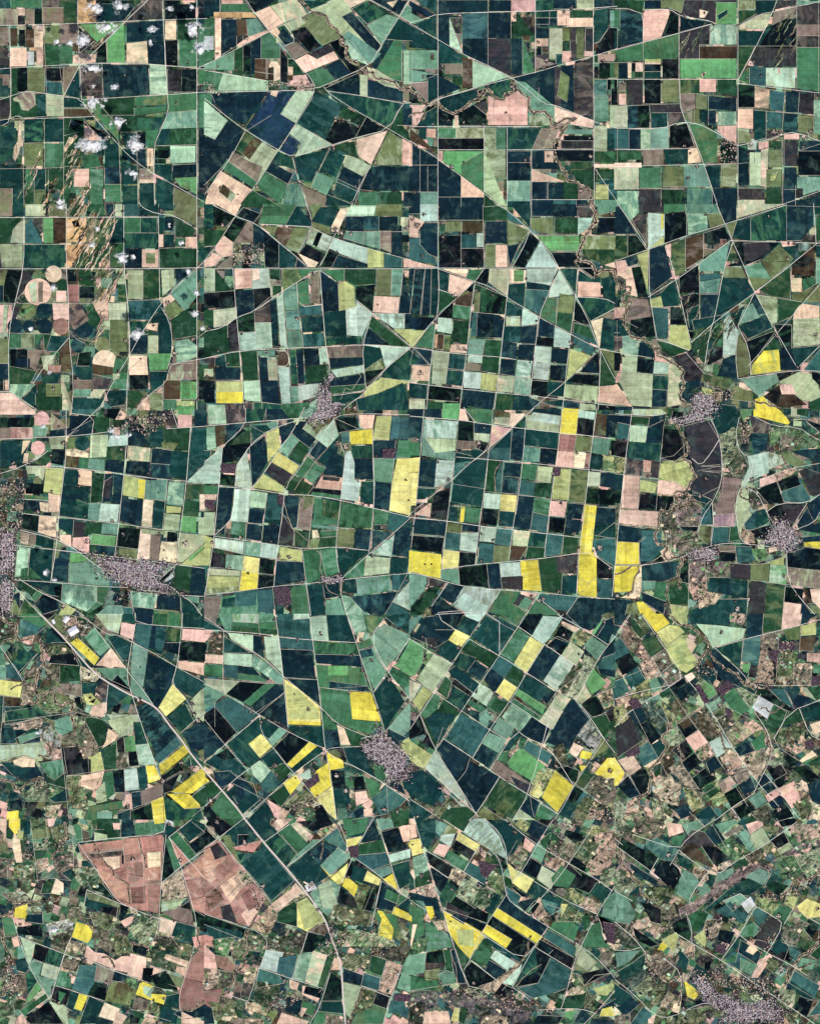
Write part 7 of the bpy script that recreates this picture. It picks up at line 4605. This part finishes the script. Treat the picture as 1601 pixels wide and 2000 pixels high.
for i, q in enumerate(POLY):
    if lead[i] != i and lead[i] in chosen: continue
    k = kind_of(q); p = drawn(q)
    col = q['col']; z = level_z(q)
    if i in chosen:
        cx, cy = centroid(q['p']); org = (wx(cx), wy(cy), z)
        m = MB()
        for h_ in MEM[id(head(q))]:
            qq = POLY[h_]; add_field(m, drawn(qq), level_z(qq), col, qq['rough'], q['ex'])
        nm = {'g': 'crop_field', 'b': 'bare_field', 'y': 'flowering_field'}[k]
        if q['circ']: nm = 'round_field'
        o = m.build(nm, M_FIELD, None, org)
        lab, ok = write_label(INFO[i], pool, field_noun); NOK += not ok
        tag(o, lab, 'field', {'g': 'green crop fields', 'b': 'bare and fallow fields', 'y': 'yellow and lemon flowering fields'}[k], 'thing')
    else:
        add_field(rest, p, z, col, q['rough'], q['ex'])
for q in POLY:                        # smallholdings scattered over the rough country
    if not q['rough'] or area(q['p']) < 250: continue
    rot = 0.05 if centroid(q['p'])[1] < 1100 else (0.58 if centroid(q['p'])[0] > 520 else 0.3); c, s = math.cos(rot), math.sin(rot)
    xs = [a for a, b in q['p']]; ys = [b for a, b in q['p']]
    for k in range(int(area(q['p']) / 170)):
        x, y = U(min(xs), max(xs)), U(min(ys), max(ys)); w2, h2 = U(1.4, 4.2), U(1.2, 3.6)
        if at(x, y) < 0 or POLY[at(x, y)] is not q: continue
        L_ = random.choice('tqsgkmpotjdbn')
        add_field(rest, [(x + ax * w2 * c - ay * h2 * s, y + ax * w2 * s + ay * h2 * c) for ax, ay in ((-1, -1), (1, -1), (1, 1), (-1, 1))], level_z(q) + .62 + .0006 * k, jit(L_, .2), .35, variety(L_, False))
o = rest.build('small_fields', M_FIELD)
tag(o, 'mosaic of small plots and paddocks filling the gaps between the larger fields', 'field', None, 'stuff')
print('fields', len(POLY), 'individual', len(chosen), cnt_, 'labels not unique', NOK)

# ------------------------------------------------------------------ lines on the land: roads, streams, ridges
def smooth(p, n=2, closed=False):
    for _ in range(n):
        q = [p[0]]
        for a, b in zip(p, p[1:]):
            q += [(a[0] * .75 + b[0] * .25, a[1] * .75 + b[1] * .25), (a[0] * .25 + b[0] * .75, a[1] * .25 + b[1] * .75)]
        p = q + [p[-1]]
    return p
def meander(p, amp, step=7.0):
    out = []; ph = U(0, 99)
    for a, b in zip(p, p[1:]):
        L = math.hypot(b[0] - a[0], b[1] - a[1]); n = max(1, int(L / step))
        for k in range(n):
            t = k / n; x, y = a[0] + (b[0] - a[0]) * t, a[1] + (b[1] - a[1]) * t
            v = Vector((x * 0.13, y * 0.13, ph))
            out.append((x + amp * mnoise.noise(v) * 2, y + amp * mnoise.noise(v + Vector((7, 3, 11))) * 2))
    out.append(p[-1]); return smooth(out, 2)
def ribbon(m, p, w, z, wob=0.0):
    """a strip of quads with mitred joints; w in pixels"""
    n = len(p); L = []; Rr = []
    for i in range(n):
        a, b = p[max(0, i - 1)], p[min(n - 1, i + 1)]; dx, dy = b[0] - a[0], b[1] - a[1]; l = math.hypot(dx, dy) or 1
        k = w / 2 * (1 + (wob * mnoise.noise(Vector((p[i][0] * .2, p[i][1] * .2, z))) if wob else 0))
        L.append((wx(p[i][0] - dy / l * k), wy(p[i][1] + dx / l * k))); Rr.append((wx(p[i][0] + dy / l * k), wy(p[i][1] - dx / l * k)))
    base = len(m.v); m.v += [(x, y, z) for x, y in L] + [(x, y, z) for x, y in Rr]
    for i in range(n - 1):
        m.f.append([base + i, base + i + 1, base + n + i + 1, base + n + i]); m.c.append((1, 1, 1)); m.r.append(0); m.d.append(1); m.uv += [(0, 0)] * 4
ZL = 11.0
def finer(p, step=5.0):
    out = []
    for a, b in zip(p, p[1:]):
        n = max(1, int(math.hypot(b[0] - a[0], b[1] - a[1]) / step)); out += [(a[0] + (b[0] - a[0]) * k / n, a[1] + (b[1] - a[1]) * k / n) for k in range(n)]
    return out + [p[-1]]
def edge_lines():
    tr, hd = MB(), MB(); n = 0
    HC = [srgb(c) for c in ((24, 30, 30), (34, 44, 36), (40, 36, 42))]
    for q in POLY:
        if q['circ']: continue
        p = q['p']
        for i in range(len(p)):
            a, b = p[i], p[(i + 1) % len(p)]; L = math.hypot(b[0] - a[0], b[1] - a[1])
            if L < 10 or any(abs(a[x] - g_) < 4 and abs(b[x] - g_) < 4 for x in (0, 1) for g_ in (400, 800, 1200, 1600)): continue
            r = R(); n += 1
            if r < 0.24: ribbon(tr, [a, b], U(0.3, 0.55), 9.9 + 0.012 * (n % 50))
            elif r < 0.42:
                e = [(a[0] + (b[0] - a[0]) * k / 6, a[1] + (b[1] - a[1]) * k / 6) for k in range(7)]
                n0 = len(hd.f); ribbon(hd, e, U(0.35, 0.8), 9.6 + 0.012 * (n % 50), 1.2)
                hd.c[n0:] = [random.choice(HC)] * (len(hd.f) - n0)
    tr.build('field_tracks', M_TRACK)['kind'] = 'structure'
    tag(hd.build('hedgerows', M_TREE), 'thin dark hedges and tree lines along field edges all over the plain', 'hedgerows', None, 'stuff')
edge_lines()
R1, R2, R3 = MB(), MB(), MB()
for i, (k, p) in enumerate(ROADS):
    z = ZL + 0.06 * (i % 23)
    if k == 'R2': ribbon(R2, finer(p), 0.5, z, 0.6)
    elif k == 'R1': ribbon(R1, finer(smooth(p, 1)), U(0.58, 0.78), z + 1.5, 0.45)
    else: ribbon(R3, smooth(p, 2), 2.9, z + 3.0)
for m, nm, mt in ((R1, 'roads', M_ROAD), (R2, 'tracks', M_TRACK), (R3, 'highway', M_ASPH)): m.build(nm, mt)['kind'] = 'structure'
RIVERWOOD = [srgb(c) for c in ((40, 40, 40), (58, 48, 58), (34, 48, 36), (74, 62, 66))]; THICK = []
for i, (w, p) in enumerate(STREAMS):
    if max(abs(p[0][0] - q[0]) + abs(p[0][1] - q[1]) for q in p) < 5: continue
    p = meander(p, 2.4 + 2.0 * w)
    b = MB(); ribbon(b, p, 1.0 * w + 0.35, ZL - 0.8 + 0.05 * (i % 12), 0.9); b.build('river', M_WATER)['kind'] = 'structure'
    b = MB(); ribbon(b, p, 3.2 * w + 0.6, ZL - 2.2 + 0.02 * (i % 20), 1.1); b.build('river_bank', M_BANK)['kind'] = 'structure'
    b, tb = MB(), MB(); acc = 0.0; zb = ZL - 1.6 + 0.03 * (i % 20)
    for j in range(1, len(p) - 1):
        (x0, y0), (x1, y1) = p[j - 1], p[j + 1]; L = math.hypot(x1 - x0, y1 - y0) or 1; nx, ny = -(y1 - y0) / L, (x1 - x0) / L; acc += L / 2
        if acc < 0.9: continue
        acc = 0.0; sd_ = mnoise.noise(Vector((p[j][0] * .05, p[j][1] * .05, i)))
        for side in (-1, 1):
            if R() < 0.34 + sd_ * side * 0.9:
                o_, r_ = U(.8, 2.6) * w * side, U(.6, 1.9) * (.5 + .5 * w); cx, cy = p[j][0] + nx * o_, p[j][1] + ny * o_
                b.poly([(wx(cx + r_ * U(.5, 1.1) * math.cos(t * .9)), wy(cy + r_ * U(.5, 1.1) * math.sin(t * .9))) for t in range(7)], zb + U(0, .25), jit(random.choice('qswtoxo'), .2))
            if R() < 0.9 - sd_ * side:
                o_ = U(.3, 2.3) * w * side; t_ = U(.35, .95) * PX
                tb.blob(wx(p[j][0] + nx * o_), wy(p[j][1] + ny * o_), ZL, t_, min(14, t_), random.choice(RIVERWOOD), seed=R() * 50)
    b.build('river_bank', M_YARD)['kind'] = 'structure'
    THICK.append((tb.build('riverside_thicket', M_TREE), p))
for i, p in enumerate(CREEKS):
    b = MB(); ribbon(b, meander(p, 1.3), 0.9, ZL - 2.2 + 0.04 * i, 0.4); b.build('creek', M_BANK)['kind'] = 'structure'
SINF = []
for o, p in THICK:
    x, y = p[len(p) // 2]; d = {k: col_at(x + dx * 9, y + dy * 9) for k, dx, dy in DIRS}; d['place'] = place(x, y); d['size'] = 'large' if len(p) > 160 else 'small'; SINF.append(d)
for (o, p), d in zip(THICK, SINF):
    lab, ok = write_label(d, SINF, lambda d: 'dark thicket along a winding stream', ()); tag(o, lab, 'riverside trees', 'thickets along the streams', 'stuff')
def inside(x, y, p):
    r = False
    for i in range(len(p)):
        (xa, ya), (xb, yb) = p[i - 1], p[i]
        if (ya > y) != (yb > y) and x < (xb - xa) * (y - ya) / (yb - ya) + xa: r = not r
    return r
def scatter(p, n):
    xs = [a for a, b in p]; ys = [b for a, b in p]; out = []; tr = 0
    while len(out) < n and tr < n * 12:
        tr += 1; x, y = U(min(xs), max(xs)), U(min(ys), max(ys))
        if inside(x, y, p): out.append((x, y))
    return out
rg = MB(); j = 0
for p in RIDGES:
    for x, y in scatter(p, max(5, int(area(p) / (80 if p[0][0] < 600 else 170)))):
        L, w, t = U(12, 52), U(0.7, 3.4), math.radians(U(55, 68)); dx, dy = math.cos(t), -math.sin(t)
        pts = []
        for k in range(13):
            f = k / 12 - 0.5; q = mnoise.noise(Vector((x * .3 + f * 3, y * .3, 1))) * 3.5
            pts.append((x + dx * L * f - dy * q, y + dy * L * f + dx * q, w * (1 - 4 * f * f) ** 0.6 * (0.45 + R() * 1.0)))
        c = jit(random.choice('ttqaswoogkx' if x < 600 else 'owsgkwvog'), 0.15); up = [(wx(a - dy * b2 / 2), wy(b + dx * b2 / 2)) for a, b, b2 in pts]; dn = [(wx(a + dy * b2 / 2), wy(b - dx * b2 / 2)) for a, b, b2 in pts]
        j += 1; rg.poly(up + dn[::-1], 8.6 + 0.02 * (j % 60), c, 0.8)
o = rg.build('sand_ridges', M_FIELD); tag(o, 'long slanting pale sand ridges between dark hollows on the left plain', 'sand ridges', None, 'stuff')

# ------------------------------------------------------------------ settlements, woods, farms
ROOFS = [srgb(c) for c in ((226, 214, 214), (196, 172, 170), (206, 160, 150), (150, 132, 140), (176, 160, 170), (120, 104, 116), (236, 232, 230), (190, 150, 120))]
TREES = [srgb(c) for c in ((40, 38, 44), (52, 44, 56), (36, 50, 42), (30, 34, 34), (62, 52, 60))]
HOUSE = [0.9]
def houses(m, p, n, rot, size=(1.4, 3.6)):
    for x, y in scatter(p, n):
        s = U(*size); m.box(wx(x), wy(y), s * PX, s * PX * U(0.45, 0.9), U(6, 12), rot + random.choice((0, math.pi / 2)), random.choice(ROOFS), ZL + 5)
def trees(m, p, n, r=(0.5, 1.4)):
    for x, y in scatter(p, n):
        s = U(*r) * PX; m.blob(wx(x), wy(y), ZL + 5, s, min(18, s), random.choice(TREES), seed=R() * 50)
def neighbours_at(x, y, r):
    d = {}
    for key, dx, dy in DIRS: d[key] = col_at(x + dx * r, y + dy * r)
    d['place'] = place(x, y); return d
def settle(items, make, name, cat, group, noun, kind):
    inf = []
    for p in items:
        cx, cy = centroid(p); r = math.sqrt(area(p)) * 0.75; d = neighbours_at(cx, cy, r)
        d['size'] = 'large' if area(p) > 2600 else 'small' if area(p) < 900 else 'mid-sized'; inf.append(d)
    for i, p in enumerate(items):
        lab, ok = write_label(inf[i], inf, lambda d: noun, ())
        o = make(i, p); tag(o, lab, cat, group, kind)
TROOF = [srgb(c) for c in ((222, 212, 218), (200, 190, 198), (184, 170, 182), (212, 186, 180), (162, 150, 160), (238, 232, 232), (190, 152, 142))]
TGARD = [srgb(c) for c in ((62, 50, 68), (48, 40, 54), (80, 66, 84), (44, 50, 48), (36, 32, 40))]
def make_town(i, p):
    A = area(p); m = MB(); z = ZL + 4.5 + 0.05 * i; rot = orient(p); cx, cy = centroid(p)
    grow = lambda f, amp: ragged([(cx + (x - cx) * f, cy + (y - cy) * f) for x, y in p], amp)
    q = grow(.97, 5.0); wide = grow(1.22, 7.0)
    m.poly([(wx(a_), wy(b_)) for a_, b_ in grow(.72, 5.0)], z - 1.0, srgb((158, 148, 152)), 0.2)
    def lot(x, y):
        dn = mnoise.noise(Vector((x * .07, y * .07, 8))); s_ = U(.6, 2.0)
        m.box(wx(x), wy(y), s_ * PX, s_ * PX * U(.5, 1.0), U(5, 12), rot + random.choice((0, 1.5708)), random.choice(TROOF) if R() < .9 + dn else random.choice(ROOFS), z)
    for x, y in scatter(q, int(A / 5)): lot(x, y)
    for x, y in scatter(wide, int(A / 16)): lot(x, y)
    for x, y in scatter(q, int(A / 6)) + scatter(wide, int(A / 13)):
        t_ = U(.5, 1.2) * PX; m.blob(wx(x), wy(y), z + 8, t_, min(14, t_), random.choice(TGARD), seed=R() * 50)
    # main streets
    for k in (-2, -1, 0, 1, 2):
        for t in (rot, rot + 1.5708):
            ca, sa = math.cos(t), -math.sin(t); off = k * math.sqrt(A) / 5.5; ox_, oy_ = cx - sa * off, cy + ca * off
            run = [(ox_ + ca * d_, oy_ + sa * d_) for d_ in range(-150, 151, 3)]; run = [v for v in run if inside(v[0], v[1], q)]
            if len(run) > 3 and len(run) * 3 < 1.3 * math.hypot(run[-1][0] - run[0][0], run[-1][1] - run[0][1]) + 6:
                n0 = len(m.f); ribbon(m, run, .55, z + 15 + .1 * k, .4); m.c[n0:] = [srgb((228, 218, 212))] * (len(m.f) - n0)
    for x, y in scatter(q, int(A / 160)):                    # squares, yards and playing fields
        s_ = U(1.6, 3.4); m.box(wx(x), wy(y), s_ * PX, s_ * PX * U(.5, 1.0), 14, rot, random.choice((TROOF[0], srgb((96, 128, 92)), srgb((206, 186, 166)), TGARD[0])), z)
    return m.build('town', M_ROOF)
def make_hamlet(i, p):
    A = area(p); m = MB(); q = ragged(p, 3.0)
    for x, y in scatter(q, int(A / 30)):
        s = U(0.8, 2.2); m.poly([(wx(x + s * math.cos(a) * U(.6, 1.1)), wy(y + s * math.sin(a) * U(.6, 1.1))) for a in [k * .9 for k in range(7)]], ZL + 4 + U(0, .5), random.choice((srgb((190, 166, 150)), srgb((140, 122, 116)), srgb((212, 190, 172)))), 0)
    houses(m, q, int(A / 30), U(0, 1.5), (0.6, 1.7)); trees(m, q, int(A / 8), (0.4, 1.1))
    return m.build('hamlet', M_ROOF)
def make_wood(i, p):
    A = area(p); m = MB(); q = ragged(p, 0.8)
    m.poly([(wx(a), wy(b)) for a, b in q], ZL + 3.8 + 0.02 * i, srgb((92, 76, 88)))
    wc = [srgb(c) for c in ((96, 74, 90), (66, 50, 66), (132, 104, 114), (46, 36, 48), (54, 62, 50))]
    for x, y in scatter(q, int(A / 2.4)):
        s = U(0.5, 1.15) * PX; m.blob(wx(x), wy(y), ZL + 5, s, min(20, s), random.choice(wc), seed=R() * 50)
    return m.build('wood', M_TREE)
settle(TOWNS, make_town, 'town', 'town', 'towns', 'lilac-grey town of tightly packed roofs', 'stuff')
settle(HAMLETS, make_hamlet, 'hamlet', 'hamlet', 'hamlets', 'loose cluster of roofs and dark trees', 'stuff')
settle(WOODS, make_wood, 'wood', 'wood', 'planted woods', 'dark plum-coloured planted wood', 'stuff')

for i, p in enumerate(SHEDS):
    cx, cy = centroid(p); root = bpy.data.objects.new('warehouse', None); COL.objects.link(root); root.location = (wx(cx), wy(cy), ZL + 5)
    tag(root, ['narrow white warehouse at the top of the works yard beside the diagonal highway',
               'biggest white-roofed warehouse above the yellow strip beside the diagonal highway',
               'small white shed on the left edge of the works yard at the highway'][i % 3], 'warehouse', 'white warehouses by the highway')
    t = orient(p); c, s = math.cos(t), math.sin(t)
    us = [(wx(a) - wx(cx)) * c + (wy(b) - wy(cy)) * s for a, b in p]; vs = [-(wx(a) - wx(cx)) * s + (wy(b) - wy(cy)) * c for a, b in p]
    w, d = (max(us) - min(us)) * .78, (max(vs) - min(vs)) * .78
    m = MB(); m.box(0, 0, w, d, 14, t, srgb((232, 232, 240))); m.build('hall', M_ROOF, root)
    m = MB(); m.poly([((x * c - y * s), (x * s + y * c)) for x, y in ((-w * .62, -d * .62), (w * .62, -d * .62), (w * .62, d * .62), (-w * .62, d * .62))], -1.0, srgb((120, 104, 96))); m.build('yard', M_YARD, root)

FINF = []
for x, y, s in FARMS:
    d = neighbours_at(x, y, 5 + s * 1.5); d['size'] = 'large' if s >= 4 else 'small' if s <= 1 else 'mid-sized'; FINF.append(d)
order = sorted(range(len(FARMS)), key=lambda i: -FARMS[i][2]); single = set(order[:290]); rest = MB()
def yard_poly(x, y, r):
    a0 = U(0, 6); return [(x + r * PX * U(.45, 1.25) * math.cos(a0 + k * .785), y + r * PX * U(.45, 1.25) * math.sin(a0 + k * .785)) for k in range(8)]
YC = [srgb(c) for c in ((208, 190, 174), (178, 160, 150), (140, 126, 116), (226, 210, 198))]
bad = 0
for i, (x, y, s) in enumerate(FARMS):
    X, Y = wx(x), wy(y); r = s * 1.55
    one = i in single; BARNS = []
    yd, rf, tr = (MB(), MB(), MB()) if one else (rest,) * 3
    bx, by = (0, 0) if one else (X, Y); z0 = 0.0 if one else ZL + 5
    yd.poly(yard_poly(bx, by, r * 0.62), z0 - 0.3 * (i % 7) / 7, random.choice(YC))
    rot = U(0, 1.5)
    for k in range(2 + int(s)):
        a, q = U(0, 6.3), U(0, r * .7) * PX
        if one: rf = MB(); BARNS.append(rf)
        rf.box(bx + q * math.cos(a), by + q * math.sin(a), U(.7, 1.7) * PX, U(.5, .9) * PX, U(6, 10), rot + random.choice((0, 1.5708)), random.choice(ROOFS), z0)
    for k in range(4 + int(5.0 * s)):
        a, q = U(0, 6.3), U(.2, .95) * r * PX
        rr = U(.5, 1.2) * PX; tr.blob(bx + q * math.cos(a), by + q * math.sin(a), z0 + 3, rr, min(16, rr), random.choice(TREES), seed=R() * 50)
    if one:
        root = bpy.data.objects.new('farmstead', None); COL.objects.link(root); root.location = (X, Y, ZL + 5)
        lab, ok = write_label(FINF[i], FINF, lambda d: 'farmstead among dark trees', ()); bad += not ok
        tag(root, lab, 'farmstead', 'farmsteads among the fields')
        yd.build('yard', M_YARD, root); 
        for rf in BARNS: rf.build('barn', M_ROOF, root)
        tr.build('grove', M_TREE, root)['kind'] = 'stuff'
o = rest.build('scattered_farm_trees', M_ROOF); tag(o, 'tiny isolated clumps of trees and sheds dotted over the fields', 'tree clumps', None, 'stuff')
print('farms', len(FARMS), 'not unique', bad)

# ------------------------------------------------------------------ clouds
CB = 1150.0
CINF = []
for x, y, w, h in CLOUDS:
    d = neighbours_at(x, y, max(w, h) * .7 + 4); d['size'] = 'large' if w * h > 900 else 'small' if w * h < 260 else 'mid-sized'; CINF.append(d)
bad = 0
for i, (x, y, w, h) in enumerate(CLOUDS):
    f = (ALT - CB) / ALT; X, Y = wx(x) * f, wy(y) * f
    m = MB(); n = int(14 + w * h / 9)
    ICO_V, ICO_F = ICO2
    for k in range(n):
        a, q = U(0, 6.3), math.sqrt(R()); e = U(.75, 1.2)
        bx, by = q * math.cos(a) * w / 2 * e * PX, q * math.sin(a) * h / 2 * e * PX
        if mnoise.noise(Vector((bx * .004, by * .004, i * 7.3))) < -0.10 and q > .3: continue
        core = 1 - q; sc = 0.6 + min(w, h) / 34; veil = k % 3 == 0
        r = (U(2.2, 4.0) if veil else U(.8, 1.6) + 2.8 * core * U(.4, 1)) * PX * sc
        m.blob(bx, by, core * 120 + U(-30, 40), r, r * (.25 if veil else .5), (1, 1, 1), -0.05 + 0.3 * core if veil else 0.06 + 0.85 * core, seed=R() * 90, amp=.6)
    o = m.build('cloud', M_CLOUD); o.location = (X, Y, CB)
    for pl in o.data.polygons: pl.use_smooth = True
    lab, ok = write_label(CINF[i], CINF, lambda d: 'ragged white cumulus cloud', ()); bad += not ok
    tag(o, lab, 'cloud', 'fair-weather clouds on the left')
print('clouds', len(CLOUDS), 'not unique', bad)
